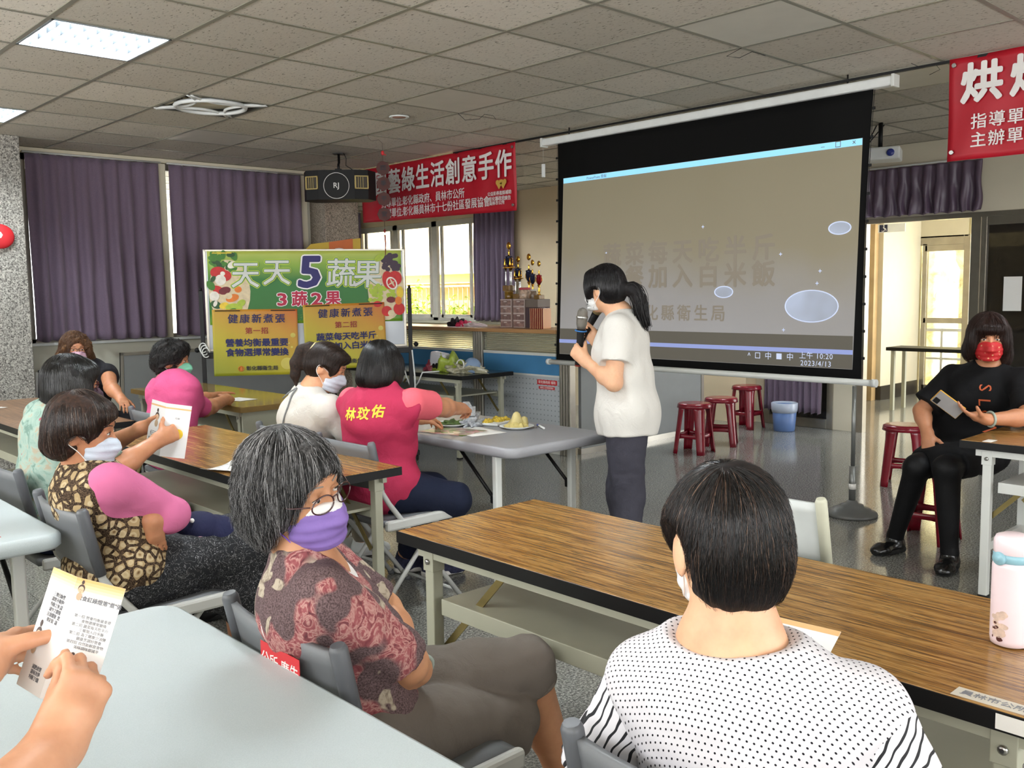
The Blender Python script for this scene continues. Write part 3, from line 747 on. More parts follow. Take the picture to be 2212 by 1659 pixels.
chair(2.52, 3.53, 0, 'grey folding chair under the woman in the bright pink vest')
chair(2.52, 4.10, 0, 'grey folding chair under the ponytailed woman in the white tee')
chair(2.33, 5.30, 0, 'grey folding chair under the woman in the plain pink tee')
chair(2.36, 7.02, 0, 'grey folding chair under the curly-haired woman at the far left')
wproto = chair_proto('folding_chair', 'white folding chair behind the front table', plain('off_white_plastic', '#c9cdca', .4), M['white_metal'], plain('taped_sleeve', '#c4c3ae', .5, var=.15), None)
wproto.location = (2.84, 1.60, 0); wproto.rotation_euler = (0, 0, 0); wproto['label'] = 'white folding chair with taped back posts, beyond the front table'
# red sticker on the back of CH
b = MB(); b.box(-.288, -.2868, -.13, .02, .70, .77, M=Mxf((0, 0, 0))); sk = b.obj('red_sticker', M['red_print'], CH)
lettering('公所 廣告', .034, frame((-.2885, -.055, .735), (0, -1, 0), (0, 0, 1)), M['white_print'], sk)
# folded chairs leaning beside the pillar
for k in range(3):
    rr = empty('folding_chair', (2.50+.13*k, 8.72-.0*k, 0), R(90), ['folded grey chair standing next to the stone pillar, leftmost of three', 'folded grey chair beside the pillar, middle of three', 'folded grey chair beside the pillar, rightmost of three'][k], 'chair', 'folded chairs by the pillar')
    T_ = Matrix.Rotation(R(-10), 4, 'Y')
    b = MB(); 
    for sy in (-.05, .05): b.box(-.015, .015, sy-.005, sy+.005, .05, .55, M=T_)
    b.box(-.03, -.0, -.05, .05, .55, .86, .01, M=T_); b.obj('backrest', M['grey_cap'], rr)
    b = MB(); b.box(.0, .03, -.045, .045, .12, .55, .01, M=T_); b.obj('seat', M['grey_plastic'], rr)
    b = MB(); b.tube([T_ @ Vector((.02, -.058, .0)), T_ @ Vector((.01, -.058, .45)), T_ @ Vector((-.02, -.058, .84))], .012, 8); b.obj('leg', M['tube_white'], rr)
    b = MB(); b.tube([T_ @ Vector((.02, .058, .0)), T_ @ Vector((.01, .058, .45)), T_ @ Vector((-.02, .058, .84))], .012, 8); b.obj('leg', M['tube_white'], rr)

# ================================================================ red stools
M['stool_red'] = plain('wine_red_plastic', '#7c0f22', .22, var=.04, spec=.6)
def stool_proto():
    r = empty('stool', (0, 0, 0), 0, 'x', 'stool', 'wine red plastic stools')
    b = MB(); b.lathe([(.10, .437), (.142, .437), (.150, .430), (.155, .405), (.150, .405), (.143, .425)], n=32)
    b.lathe([(.001, .448), (.02, .449), (.10, .448), (.135, .446), (.148, .438), (.15, .430), (.001, .43)], n=32); b.obj('seat', M['stool_red'], r)
    lg = None
    for k in range(4):
        a = math.pi/4+k*math.pi/2; c, s = math.cos(a), math.sin(a); T_ = Matrix.Rotation(a, 4, 'Z')
        b = MB()
        def fn(u, w):
            z = .43*(1-w); rad = .142+.055*w**1.1; ww = .052-.012*w + .012*math.exp(-((w)/.1)**2)
            ang = (u-.5)*2
            return T_ @ Vector((rad - .022*ang*ang, ang*ww, z))
        b.grid(fn, 6, 10)
        o = b.obj('leg', M['stool_red'], r); md = o.modifiers.new('t', 'SOLIDIFY'); md.thickness = .006
        b = MB()
        p = Vector((.173*math.cos(a), .173*math.sin(a), .155)); q = Vector((.173*math.cos(a+math.pi/2), .173*math.sin(a+math.pi/2), .155))
        d = (q-p).normalized(); n_ = Vector((d.y, -d.x, 0))
        def f2(u, w): return p+(q-p)*u + Vector((0, 0, (w-.5)*(.035+.05*abs(2*u-1)**4)))
        b.grid(f2, 10, 2); o = b.obj('brace_ring', M['stool_red'], r); md = o.modifiers.new('t', 'SOLIDIFY'); md.thickness = .006
    return r
sp = stool_proto(); used = [False]
for x, y, a, lab in [(6.78, 4.86, 10, 'wine red plastic stool, nearest of the three beside the grey partition'), (7.28, 4.92, 30, 'wine red plastic stool, middle of the three beside the grey partition'),
                  (8.35, 5.33, 0, 'taller-standing wine red stool at the back, behind the other two, next to the blue bin'), (6.68, 2.93, 20, 'wine red plastic stool behind the seated woman in black'),
                  (5.32, 2.18, 5, 'wine red stool under the seated woman in black'), (5.32, 1.42, 15, 'wine red stool under the table at the right edge, nearest the pink bottle'), (5.0, .80, 40, 'wine red stool below the right table, cut by the right edge')]:
    o = sp if not used[0] else copy_tree(sp); used[0] = True
    o.location = (x, y, 0.0); o.rotation_euler = (0, 0, R(a)); o['label'] = lab
# stack of two : the back stool stands on another one
# blue bin
r = empty('waste_bin', (8.42, 4.93, 0), 0, 'small blue waste bin with a pale liner, beside the red stools', 'bin')
b = MB(); b.lathe([(.10, 0), (.105, .01), (.125, .27), (.118, .27), (.098, .012), (.001, .012)], n=24); b.obj('bucket', plain('blue_plastic', '#5b76a8', .4), r)
b = MB(); b.lathe([(.121, .19), (.130, .22), (.132, .285), (.124, .29), (.118, .24)], n=24); b.obj('liner', plain('translucent_liner', '#aab3c4', .3, spec=.7), r)

# ================================================================ reception partition
PX = 5.9
M['blue_cloth'] = plain('blue_panel', '#3f7dab', .7, var=.04, bump=.1, bscale=500)
M['grey_panel'] = plain('grey_fabric_panel', '#8b8d8c', .75, var=.03, bump=.1, bscale=500)
t = NT('perforated_white_panel'); v = t.co(); xyz = t.sep(v)
def fr(s, k): return t.math('SUBTRACT', t.math('FRACT', t.math('MULTIPLY', s, k)), .5)
a = fr(xyz[1], 22); c = fr(xyz[2], 22); dd = t.math('SQRT', t.math('ADD', t.math('MULTIPLY', a, a), t.math('MULTIPLY', c, c)))
hole = t.math('LESS_THAN', dd, .13)
t.set(t.mix(hole, '#b3b9bd', '#7d8387'), .4); M['perf'] = t.m
t = NT('ribbed_glass'); t.set('#d8dccb', .12, spec=.6); t.b.inputs['Transmission Weight'].default_value = .85; t.b.inputs['IOR'].default_value = 1.3
v = t.co(); xyz = t.sep(v); t.bump(t.math('SINE', t.math('MULTIPLY', xyz[2], 2*math.pi*50)), .9, .004); M['ribglass'] = t.m
M['wood_top'] = plain('wood_counter', '#b08558', .35, var=.06, scale=3)
pt = empty('reception_partition', (PX, 5.56, 0), 0, 'blue and white office partition counter with ribbed glass and a wooden ledge', 'partition')
b = MB(); b.box(-.10, .34, -.22+.0, 3.0, 1.080, 1.115, .004); b.obj('ledge', M['wood_top'], pt)
b = MB()
for y in (-.03, 1.13, 2.75):
    for s in (0, .035, .07, .105):
        b.box(-.035, .035, y+s-.015, y+s+.012, 0, 1.08, .004)
b.obj('posts', M['alu'], pt)
for k, (y0, y1) in enumerate([(.10, 1.11), (1.26, 2.73)]):
    b = MB(); b.box(-.006, .006, y0, y1, .90, 1.08); b.obj('glass_strip', M['ribglass'], pt)
    b = MB(); b.box(-.02, .02, y0, y1, .875, .90); b.box(-.02, .02, y0, y1, .690, .705); b.box(-.02, .02, y0, y1, 0, .05); b.obj('frame_rail', M['white_metal'], pt)
    b = MB(); b.box(-.016, .016, y0, y1, .705, .875); b.obj('blue_panel', M['blue_cloth'], pt)
    b = MB(); b.box(-.016, .016, y0, y1, .05, .690); b.obj('perforated_panel', M['perf'], pt)
b = MB(); b.box(-.0185, -.017, .13, .38, .615, .66); s1 = b.obj('red_sticker', M['red_print'], pt); lettering('彰化縣政府 補助', .03, frame((-.019, .255, .637), (0, -1, 0), (0, 0, 1)), M['white_print'], s1)
b = MB(); b.box(-.0185, -.017, .16, .36, .575, .60); s1 = b.obj('red_sticker', M['red_print'], pt); lettering('財團法人社會福利基金', .017, frame((-.019, .26, .5875), (0, -1, 0), (0, 0, 1)), M['white_print'], s1)
gp = empty('partition_screen', (5.97, 5.545, 0), 0, 'plain grey partition panel running behind the presenter', 'partition')
b = MB(); b.box(.05, 1.85, -.016, .016, .05, 1.05); b.obj('fabric_panel', M['grey_panel'], gp)
b = MB(); b.box(.04, 1.86, -.022, .022, 0.0, .05); b.box(.04, 1.86, -.022, .022, 1.05, 1.08); b.box(1.85, 1.89, -.025, .025, 0, 1.08); b.obj('panel_frame', M['alu'], gp)

# items on the ledge -------------------------------------------------
M['clear_plastic'] = plain('smoky_clear_plastic', '#b39c94', .2, var=.1, spec=.8)
M['drawer_line'] = plain('pale_drawer_rim', '#d2c2bb', .3)
def drawers(x, y, nd, label, w=.155, tag_g='clear drawer units on the ledge'):
    r = empty('drawer_unit', (x, y, 1.115), 0, label, 'drawers', tag_g); hh = .066
    b = MB(); b.box(0, .16, 0, w, 0, hh*nd+.006, .004); b.obj('casing', M['clear_plastic'], r)
    for k in range(nd):
        b = MB(); b.box(-.004, 0.0, .006, w-.006, .005+hh*k, hh*(k+1)-.003, .002); d = b.obj('drawer', plain('drawer_front', ['#8f7169', '#7f645e', '#9a7d74', '#8a6f66'][k % 4], .25, var=.35, scale=25), r)
        b = MB(); b.box(-.012, -.003, w/2-.02, w/2+.02, hh*k+.042, hh*k+.052, .003); b.obj('drawer_pull', M['drawer_line'], d)
        b = MB(); b.box(-.006, -.003, .004, w-.004, hh*(k+1)-.006, hh*(k+1)-.002); b.box(-.006, -.003, .004, w-.004, hh*k+.003, hh*k+.007); b.obj('drawer_rim', M['drawer_line'], d)
    return r
drawers(6.02, 6.415, 4, 'small clear plastic drawer unit on the ledge, left one under the tall trophies')
drawers(6.02, 6.235, 4, 'small clear plastic drawer unit on the ledge, right one under the jars')
r = empty('storage_box', (6.02, 6.06, 1.115), 0, 'dark box with a pale band beside the drawer units on the ledge', 'box')
b = MB(); b.box(0, .16, 0, .16, 0, .19, .004); b.obj('box', plain('dark_plum_box', '#4c3a3f', .5), r); b = MB(); b.box(-.002, .162, -.002, .162, .19, .265, .004); b.obj('box_lid', plain('grey_brown_lid', '#75695f', .5), r)
b = MB(); b.box(5.90, 6.005, 5.875, 6.045, 1.115, 1.30, .003); 
o = b.obj('striped_tin', None); t = NT('red_gold_stripes'); xyz = t.sep(t.co()); f = t.math('FRACT', t.math('MULTIPLY', xyz[1], 42)); t.set(t.ramp(f, [(0, '#5a0f10'), (.45, '#7c1a14'), (.55, '#e9c39a'), (.75, '#e2a878'), (.85, '#651012')]), .25); o.data.materials.append(t.m); tag(o, 'box with red and gold vertical stripes on the ledge next to the screen', 'box')
def jar(x, y, z, r_, h, c, lidc, label):
    q = empty('jar', (x, y, z), 0, label, 'jar'); b = MB(); b.lathe([(r_*.95, 0), (r_, .005), (r_, h*.82), (r_*.9, h*.85)], n=20); b.obj('jar_body', plain('jar_tint', c, .2, var=.4, scale=40), q)
    b = MB(); b.lathe([(r_*1.02, h*.83), (r_*1.04, h*.85), (r_*1.04, h), (r_*.9, h+.004)], n=20); b.obj('lid', plain('jar_lid', lidc, .35), q)
jar(6.09, 6.30, 1.386, .055, .10, '#b9a08c', '#b3404a', 'wide jar with a red lid on the drawer unit'); jar(6.09, 6.185, 1.386, .028, .085, '#7d6a5a', '#c9c0b4', 'small jar with pale lid on the drawer unit, right of the red-lidded jar')
jar(6.09, 6.52, 1.386, .042, .075, '#7a5a1c', '#8a6a2a', 'short amber jar at the foot of the tallest trophy')
M['trophy_blue'] = plain('dark_blue_cup', '#1e2440', .15, metal=.5); M['marble'] = plain('marble_base', '#8a6a3a', .3, var=.3, scale=30)
def trophy(x, y, z, h, cup, label, cols=0, g='trophies on the ledge'):
    r = empty('trophy', (x, y, z), 0, label, 'trophy', g); s = h/.45
    b = MB(); b.box(-.045*s, .045*s, -.045*s, .045*s, 0, .05*s, .004); b.obj('base', M['marble'], r)
    if cols:
        for k in range(3):
            a = k*2.1+.5; cx, cy = .032*s*math.cos(a), .032*s*math.sin(a)
            b = MB(); b.lathe([(.010*s, .05*s), (.006*s, .06*s), (.009*s, .11*s), (.006*s, .17*s), (.012*s, .21*s)], (cx, cy, 0), 12); b.obj('column', M['chrome'], r)
        b = MB(); b.lathe([(.055*s, .21*s), (.06*s, .215*s), (.05*s, .225*s)], n=20); b.obj('plate', M['gold'], r); z0 = .225*s
        for k in range(3):
            a = k*2.1; b = MB(); b.lathe([(.006, z0), (.012*s, z0+.02*s), (.004, z0+.05*s), (.009*s, z0+.07*s), (.001, z0+.08*s)], (.04*s*math.cos(a), .04*s*math.sin(a), 0), 10); b.obj('finial', M['gold'], r)
    else:
        z0 = .05*s
        b = MB(); b.lathe([(.025*s, z0), (.01*s, z0+.02*s), (.016*s, z0+.05*s), (.007*s, z0+.08*s), (.02*s, z0+.12*s)], n=16); b.obj('stem', M['gold'], r); z0 += .11*s
    hc = (h-z0)*.42
    b = MB(); b.lathe([(.006*s, z0), (.022*s, z0+hc*.2), (.034*s, z0+hc*.55), (.032*s, z0+hc*.9), (.036*s, z0+hc), (.02*s, z0+hc*1.05)], n=20); b.obj('cup', M[cup], r)
    for sy in (-1, 1):
        b = MB(); b.tube([(0, sy*(.025+.028*math.sin(q))*s, z0+hc*(.2+.75*q/math.pi)) for q in np.linspace(0, math.pi, 9)], .004*s, 6); b.obj('handle', M['gold'], r)
    z1 = z0+hc*1.05
    b = MB(); b.lathe([(.012*s, z1), (.005*s, z1+.02*s), (.010*s, z1+.035*s), (.003*s, z1+.06*s)], n=12); b.ball((0, 0, h-.03*s), (.010*s, .028*s, .034*s), 10); b.obj('figure', M['gold'], r)
trophy(6.10, 6.525, 1.461, .46, 'trophy_blue', 'tallest gold trophy with chrome columns, on the left drawer unit', 1)
trophy(6.14, 6.44, 1.386, .40, 'trophy_blue', 'gold and chrome trophy with columns next to the tallest one', 1)
trophy(6.18, 6.335, 1.386, .42, 'trophy_blue', 'slender gold trophy with a dark cup, behind the red-lidded jar')
trophy(6.14, 6.245, 1.386, .36, 'trophy_blue', 'gold trophy with a round top and dark cup, behind the small jar')
trophy(6.08, 6.10, 1.38, .35, 'dark_red_gloss', 'gold trophy with a red cup next to the projection screen')
# cloths on the ledge by the window
def lump(b, c, r, seed, amp=.35, n=14):
    rd = random.Random(seed); ph = [(rd.uniform(2, 6), rd.uniform(0, 6), rd.uniform(2, 6), rd.uniform(0, 6)) for _ in range(4)]
    n0 = len(b.bm.verts); q = bmesh.ops.create_icosphere(b.bm, subdivisions=4, radius=1)
    for v in q['verts']:
        d = v.co.copy(); k = 1+amp*sum(math.sin(p[0]*d.x*2+p[1]+2*d.z)*math.sin(p[2]*d.y*2+p[3]) for p in ph)/2
        v.co = Vector((c[0]+d.x*r[0]*k, c[1]+d.y*r[1]*k, max(c[2]-r[2]*.0, c[2]+d.z*r[2]*k)))
    for f in b.bm.faces:
        if all(v.index == -1 or True for v in f.verts): f.smooth = True
r = empty('folded_fabric', (5.98, 7.08, 1.117), 0, 'heap of pink, white and black cloth on the wooden ledge by the window', 'cloth')
b = MB(); lump(b, (0, .10, 0), (.07, .09, .075), 1); b.obj('black_cloth', plain('black_floral_cloth', '#2b2024', .8, var=.5, scale=60), r)
b = MB(); lump(b, (0, -.02, 0), (.08, .08, .05), 2); b.obj('pink_cloth', plain('pink_cloth', '#d8305f', .7), r)
b = MB(); lump(b, (0, -.16, 0), (.07, .16, .035), 3); b.obj('white_cloth', plain('white_pink_cloth', '#e8d8da', .8), r)

# ================================================================ whiteboard stand with the banners
A = Vector((3.50, 7.49, 0)); B = Vector((4.95, 6.66, 0)); wd = (B-A).normalized(); WL = (B-A).length; wn_ = Vector((wd.y, -wd.x, 0))  # wn_ faces the audience
if wn_.dot(Vector((-1, -1, 0))) < 0: wn_ = -wn_
wb = empty('whiteboard', A, 0, 'wheeled whiteboard on a black stand covered with health banners', 'whiteboard')
def WF(x, z, off): return frame(wd*x+Vector((0, 0, z)), wd, (0, 0, 1), off)
MW = frame((0, 0, 0), wd, (0, 0, 1))
def wbox(b, x0, x1, z0, z1, n0, n1, bev=0): b.box(x0, x1, z0, z1, n0, n1, bev, M=MW)
b = MB(); wbox(b, 0, WL, 1.0, 1.835, -.012, 0); b.obj('board', plain('whiteboard_enamel', '#c4cad2', .12, var=.02, spec=.6), wb)
b = MB(); wbox(b, -.01, WL+.01, 1.825, 1.845, -.016, .006, .003); wbox(b, -.01, WL+.01, .985, 1.005, -.016, .006, .003); wbox(b, -.012, .008, .985, 1.845, -.016, .006, .003); wbox(b, WL-.008, WL+.012, .985, 1.845, -.016, .006, .003); b.obj('board_frame', M['alu'], wb)
for x in (-.045, WL+.045):
    b = MB(); wbox(b, x-.017, x+.017, .06, 1.50, -.02, .015, .003); b.tube([MW @ Vector((x, 1.5, 0)), MW @ Vector((x, 1.525, 0))], [.012, .010], 8); lg = b.obj('stand_post', M['black_metal'], wb)
    b = MB(); wbox(b, x-.02, x+.02, .05, .09, -.30, .30, .004); lg2 = b.obj('stand_foot', M['black_metal'], wb)
    for q in (-.27, .27):
        b = MB(); b.lathe([(.024, -.01), (.027, -.006), (.027, .006), (.024, .01)], n=14, M=MW @ Matrix.Translation((x, .027, q)) @ Matrix.Rotation(math.pi/2, 4, 'Y')); b.obj('castor', M['black_rubber'], lg2)
    b = MB(); b.ball(MW @ Vector((x+(.05 if x > 1 else -.05), 1.0, 0)), .022, 8); b.obj('clamp_knob', M['black'], wb)
b = MB(); wbox(b, -.045, WL+.045, .925, .975, -.02, .012, .003); wbox(b, -.045, WL+.045, .30, .335, -.02, .01, .003); b.obj('cross_rail', M['black_metal'], wb)
b = MB()
p0 = MW @ Vector((-.045, 1.02, .02))
for k in range(3):
    b.tube([p0+MW.to_3x3() @ Vector((.0+.012*k+.03*math.cos(q), .04*math.sin(q)-.02*k, .012+.01*k)) for q in np.linspace(0, 5.5, 14)], .005, 6)
b.obj('tied_cord', M['white_plastic'], wb)
b = MB(); b.tube([MW @ Vector(q) for q in ((WL+.055, .95, .012), (WL+.075, .7, .012), (WL+.075, .45, .02))]+[MW @ Vector((WL+.10, .60, .05)), MW @ Vector((WL+.15, .50, .06)), MW @ Vector((WL+.19, .62, .04)), MW @ Vector((WL+.3, .67, .0))][:0], .007, 6); b.obj('hanging_cable', M['white_plastic'], wb)
# big green banner ---------------------------------------------------
def grad(name, stops, axis=0, lo=0, hi=1, diag=0, rough=.45, wr=.25):
    t = NT(name); v = t.co(); xyz = t.sep(v)
    s = t.math('ADD', xyz[axis], t.math('MULTIPLY', xyz[1 if axis == 0 else 0], diag)) if diag else xyz[axis]
    nz = t.noise(v, 3, 2); s = t.math('ADD', s, t.math('MULTIPLY', t.math('SUBTRACT', nz.outputs[0], .5), (hi-lo)*.12))
    mr = t.n('ShaderNodeMapRange'); mr.inputs['From Min'].default_value = lo; mr.inputs['From Max'].default_value = hi; t.l(s, mr.inputs['Value'])
    t.set(t.ramp(mr.outputs[0], stops), rough)
    w = t.n('ShaderNodeTexWave'); w.inputs['Scale'].default_value = 1.6; w.inputs['Distortion'].default_value = 2.5; t.l(v, w.inputs[0]); t.bump(w.outputs[0], wr, .01)
    return t.m
def sheet(parent, x0, x1, z0, z1, off, name, m, w=1.0, seed=0, sag=0):
    """a banner whose own local axes are board x / z / normal; returns the object whose children may be printed on it"""
    o = empty('tmp'); bpy.data.objects.remove(o)
    b = MB(); 
    def fn(u, v_):
        x = (x1-x0)*u; y = (z1-z0)*v_
        return Vector((x, y - sag*math.sin(math.pi*u), .0012*w*(math.sin(x*21+seed)+math.sin(x*9+y*13+seed*2))))
    b.grid(fn, 36, 20); ob = b.obj(name, m, parent)
    md = ob.modifiers.new('t', 'SOLIDIFY'); md.thickness = .001; md.offset = -1
    ob.matrix_local = WF(x0, z0, off)
    return ob
I4 = Matrix.Identity(4)
gb = sheet(wb, .02, WL-.02, 1.21, 1.83, .010, 'vegetable_banner', grad('green_banner_print', [(0, '#6f9a28'), (.15, '#2c6d28'), (.6, '#2b7430'), (.82, '#86ac3a'), (1, '#b9c25c')], 1, 0, .62))
gb2 = gb
def P(z): return Matrix.Translation((0, 0, z))
BW = WL-.04
cols = {k: plain('print_'+k, c, .5, var=.12, scale=30) for k, c in dict(red='#c3201f', dred='#6d1220', green='#3f7a24', lgreen='#a9bf3c', dgreen='#1d4a1e', white='#e8e3d8', orange='#e07a24', yellow='#e6c637', purple='#3a2438', cream='#d8c7a4', pinkr='#c9566a').items()}
def veg(lst, z0=.003):
    # printed produce: flat shapes lying on the banner, one mesh
    b = MB(); names = sorted({q[0] for q in lst}); 
    for i, (c, x, y, rx, ry, rot) in enumerate(lst):
        b.mi = names.index(c); disc(b, I4, x, y, rx, ry, 22, z0+.0001*i, rot)
    return b.obj('produce_print', [cols[n] for n in names], gb)
rd = random.Random(4); L = []
L += [('cream', .17, .31, .17, .30, 0)]
for k in range(26): L.append((rd.choice(['green', 'dgreen', 'green']), .03+rd.random()*.22, .52+rd.random()*.14, .035, .022, rd.random()*3))
L += [('red', .085, .49, .065, .055, 0), ('red', .14, .46, .05, .05, 0), ('white', .20, .56, .04, .03, .5), ('white', .10, .42, .045, .05, .2), ('white', .12, .48, .02, .02, 0), ('red', .075, .33, .05, .035, -.4), ('dred', .13, .32, .05, .035, .3),
      ('cream', .25, .36, .045, .055, -.3), ('orange', .24, .33, .03, .03, 0), ('orange', .19, .25, .055, .035, .3), ('cream', .16, .27, .03, .03, 0), ('white', .045, .27, .04, .045, 0), ('dgreen', .055, .19, .045, .035, -.5), ('white', .05, .2, .015, .03, -.4), ('yellow', .12, .18, .04, .03, .3), ('lgreen', .20, .16, .07, .04, 0), ('green', .18, .13, .04, .02, .4), ('lgreen', .26, .2, .04, .03, .6)]
L += [('green', .02, .37, .03, .05, .5), ('dgreen', .04, .43, .03, .02, .9)]
x0 = BW
L += [('cream', x0-.14, .31, .16, .30, 0)]
for k in range(30): L.append(('purple', x0-.02-rd.random()*.14, .50+rd.random()*.15, .022, .022, 0))
for k in range(34): L.append(('lgreen', x0-.29+rd.random()*.22, .20+rd.random()*.15, .02, .02, 0))
L += [('red', x0-.06, .42, .06, .07, .2), ('red', x0-.12, .40, .05, .09, .2), ('white', x0-.09, .37, .045, .065, .5), ('red', x0-.09, .37, .034, .05, .5), ('cream', x0-.085, .375, .008, .045, .5), ('cream', x0-.095, .37, .035, .006, .5), ('yellow', x0-.02, .28, .03, .06, 0), ('red', x0-.22, .17, .035, .03, 0), ('red', x0-.14, .10, .045, .05, 0), ('red', x0-.03, .12, .05, .06, 0), ('dred', x0-.1, .21, .04, .03, 0), ('cream', x0-.1, .08, .03, .03, 0), ('orange', x0-.035, .2, .03, .04, 0), ('lgreen', x0-.19, .62, .05, .03, .6)]
veg([(c, x, y*.90, rx, ry*.9, rt) for c, x, y, rx, ry, rt in L if 0.0 < x < BW])
GT = lambda x, y, z=.0075: Matrix.Translation((x, y, z))
def multi(body, size, x, y, layers, parent, shear=0, sx=1):
    for i, (bold, m) in enumerate(layers): lettering(body, size, GT(x, y, .0065+.0008*i), m, parent, bold=bold, extr=.0002, shear=shear, sx=sx)
pc = {k: plain('ink_'+k, c, .5) for k, c in dict(lime='#c8dc4a', dgreen='#1d6a2a', silver='#d4d8d4', white='#f0eeee', navy='#221c66', crimson='#b3173f', orange='#d9702a', dred='#8c1a1c', hair='#3a241c', skin='#d9b08c').items()}
for body, x, y, sz in [('天', .30, .405, .24), ('天', .56, .425, .24), ('蔬', 1.10, .41, .26), ('果', 1.33, .40, .26)]:
    multi(body, sz, x, y, [(.055, pc['lime']), (.032, pc['dgreen']), (.012, pc['silver'])], gb, shear=.06)
multi('5', .37, .83, .425, [(.06, pc['white']), (.03, pc['navy'])], gb, shear=.1, sx=1.15)
for body, x in (('3', .60), ('蔬', .745), ('2', .89), ('果', 1.03)):
    multi(body, .145 if body in '32' else .135, x, .20, [(.07, pc['white']), (.03, pc['crimson'])], gb, sx=1.35 if body in '32' else 1)
lettering('健康 蔬果', .10, GT(.70, .06), pc['dgreen'], gb, bold=.01)
b = MB(); b.box(.04, .20, .600, .608, .008, .010); b.obj('rubber_band', cols['yellow'], gb)
def poster(x0, z0, tilt, lines, label, seed):
    m = grad('orange_yellow_poster_%d' % seed, [(0, '#8d9426'), (.35, '#b5a92a'), (.68, '#c2922c'), (1, '#bf5f24')], 1, 0, .80, diag=.5)
    o = sheet(wb, x0, x0+.585, z0, z0+.50, .022, 'health_poster', m, seed=seed, w=1.2)
    o.matrix_local = WF(x0, z0, .022) @ Matrix.Rotation(R(tilt), 4, 'Z') @ Matrix.Diagonal((1.20, 1.13, 1, 1))
    lettering('健康新煮張', .072, GT(.30, .425), M['navy_ink'], o, bold=.015, spacing=1.25, shear=.05)
    lettering(lines[0], .052, GT(.30, .335), pc['dred'], o, bold=.015, spacing=1.1)
    lettering(lines[1], .062, GT(.30, .245), M['navy_ink'], o, bold=.03, spacing=1.0)
    lettering(lines[2], .062, GT(.30, .172), M['navy_ink'], o, bold=.03, spacing=1.0)
    lettering('彰化縣衛生局', .037, GT(.33, .052), M['ink'], o, bold=.02)
    b = MB(); b.tube([(.185+.018*math.cos(a), .052+.018*math.sin(a), .007) for a in np.linspace(0, 6.28, 20)[:-1]], .003, 5, closed=True); disc(b, I4, .185, .052, .008, .014, 12, .008); b.obj('emblem', pc['orange'], o)
    bm_ = plain('pale_bubble', '#cdbf5a', .5)
    for q, (bx, by, br) in enumerate([(.505, .085, .045), (.55, .30, .018), (.54, .21, .008), (.52, .24, .006)]):
        b = MB(); disc(b, I4, bx, by, br, br, 24, .0065); b.obj('bubble_print', bm_, o)
    b = MB(); b.box(.02, .19, .487, .494, .006, .010); b.box(.40, .57, .487, .494, .006, .010); b.obj('magnet_strip', M['black'], o)
    return o
poster(.035, .775, -.5, ['第一招', '營養均衡最重要', '食物選擇常變換'], '', 1)
poster(.80, .80, 1.2, ['第二招', '蔬菜每天吃半斤', '三餐加入白米飯'], '', 2)
# carton poster standing behind the board
cb = empty('card_display', (4.92, 8.30, 1.62), R(-27), 'yellow and orange card display sticking up behind the whiteboard', 'display')
b = MB(); b.prism([(-.02, 0), (.58, 0), (.58, .40), (.08, .34), (.0, .26)], 0, .01, M=frame((0, 0, 0), (1, 0, 0), (0, 0, 1))); b.obj('card', plain('yellow_card', '#c9a62a', .5), cb)
b = MB(); b.tube([(.28, .012, .3), (.28, .012, -1.62)], .012, 8); b.box(.10, .46, -.12, .14, -1.62, -1.60); b.obj('display_stand', M['black_metal'], cb)
b = MB(); b.prism([(.26, 0), (.50, 0), (.50, .395), (.26, .36)], .011, .013, M=frame((0, 0, 0), (1, 0, 0), (0, 0, 1))); b.obj('orange_panel', plain('orange_card', '#c9641e', .5), cb)
b = MB(); disc(b, frame((0, 0, 0), (1, 0, 0), (0, 0, 1)), .36, .20, .12, .10, 24, .015); b.obj('white_oval', M['white_print'], cb)
b = MB(); F_ = frame((0, 0, 0), (1, 0, 0), (0, 0, 1)); disc(b, F_, .345, .245, .022, .022, 14, .017); disc(b, F_, .385, .245, .022, .022, 14, .017); b.prism([(.325, .235), (.365, .19), (.405, .235)], .016, .017, M=F_); b.obj('heart_mark', M['red_print'], cb)
lettering('快樂', .13, frame((.14, 0, .20), (1, 0, 0), (0, 0, 1), .014), pc['dred'], cb, bold=.03)
# grey board leaning on the wall below the curtains
lb_ = empty('leaning_board', (3.22, 8.86, 0), 0, 'grey aluminium-framed board leaning on the wall under the curtains', 'board')
T_ = Matrix.Rotation(R(6), 4, 'X')
b = MB(); b.box(0, 2.0, -.02, 0, .02, .93, M=T_); b.obj('panel', M['grey_panel'], lb_)
b = MB()
for q in ((0, .03, .0, .95), (1.97, 2.0, 0, .95), (0, 2.0, .92, .95), (0, 2.0, 0, .03)): b.box(q[0], q[1], -.026, .004, q[2], q[3], .003, M=T_)
b.obj('board_frame', M['alu'], lb_)

# ================================================================ speaker
sk = empty('loudspeaker', (4.92, 7.60, 2.47), R(-133+90), 'black wall-style karaoke loudspeaker hanging from the ceiling', 'speaker')
b = MB(); b.prism([(-.34, .05), (-.29, -.10), (-.17, -.14), (.17, -.14), (.29, -.10), (.34, .05), (.26, .20), (-.26, .20)], -.135, .135); b.obj('cabinet', M['black'], sk)
FM = frame((0, -.141, 0), (1, 0, 0), (0, 0, 1))
b = MB(); b.tube([FM @ Vector((.118*math.cos(a), -.01+.118*math.sin(a), .003)) for a in np.linspace(0, 2*math.pi, 48)[:-1]], .003, 6, closed=True); b.obj('woofer_ring', M['white_print'], sk)
b = MB(); b.lathe([(.114, 0), (.10, -.004), (.001, -.002)], n=32, M=FM @ Matrix.Translation((0, -.01, .004))); b.obj('woofer_grille', plain('black_grille', '#0b0b0c', .7), sk)
lettering('RJ', .07, FM @ Matrix.Translation((0, -.01, .008)), M['white_print'], sk, bold=.01)
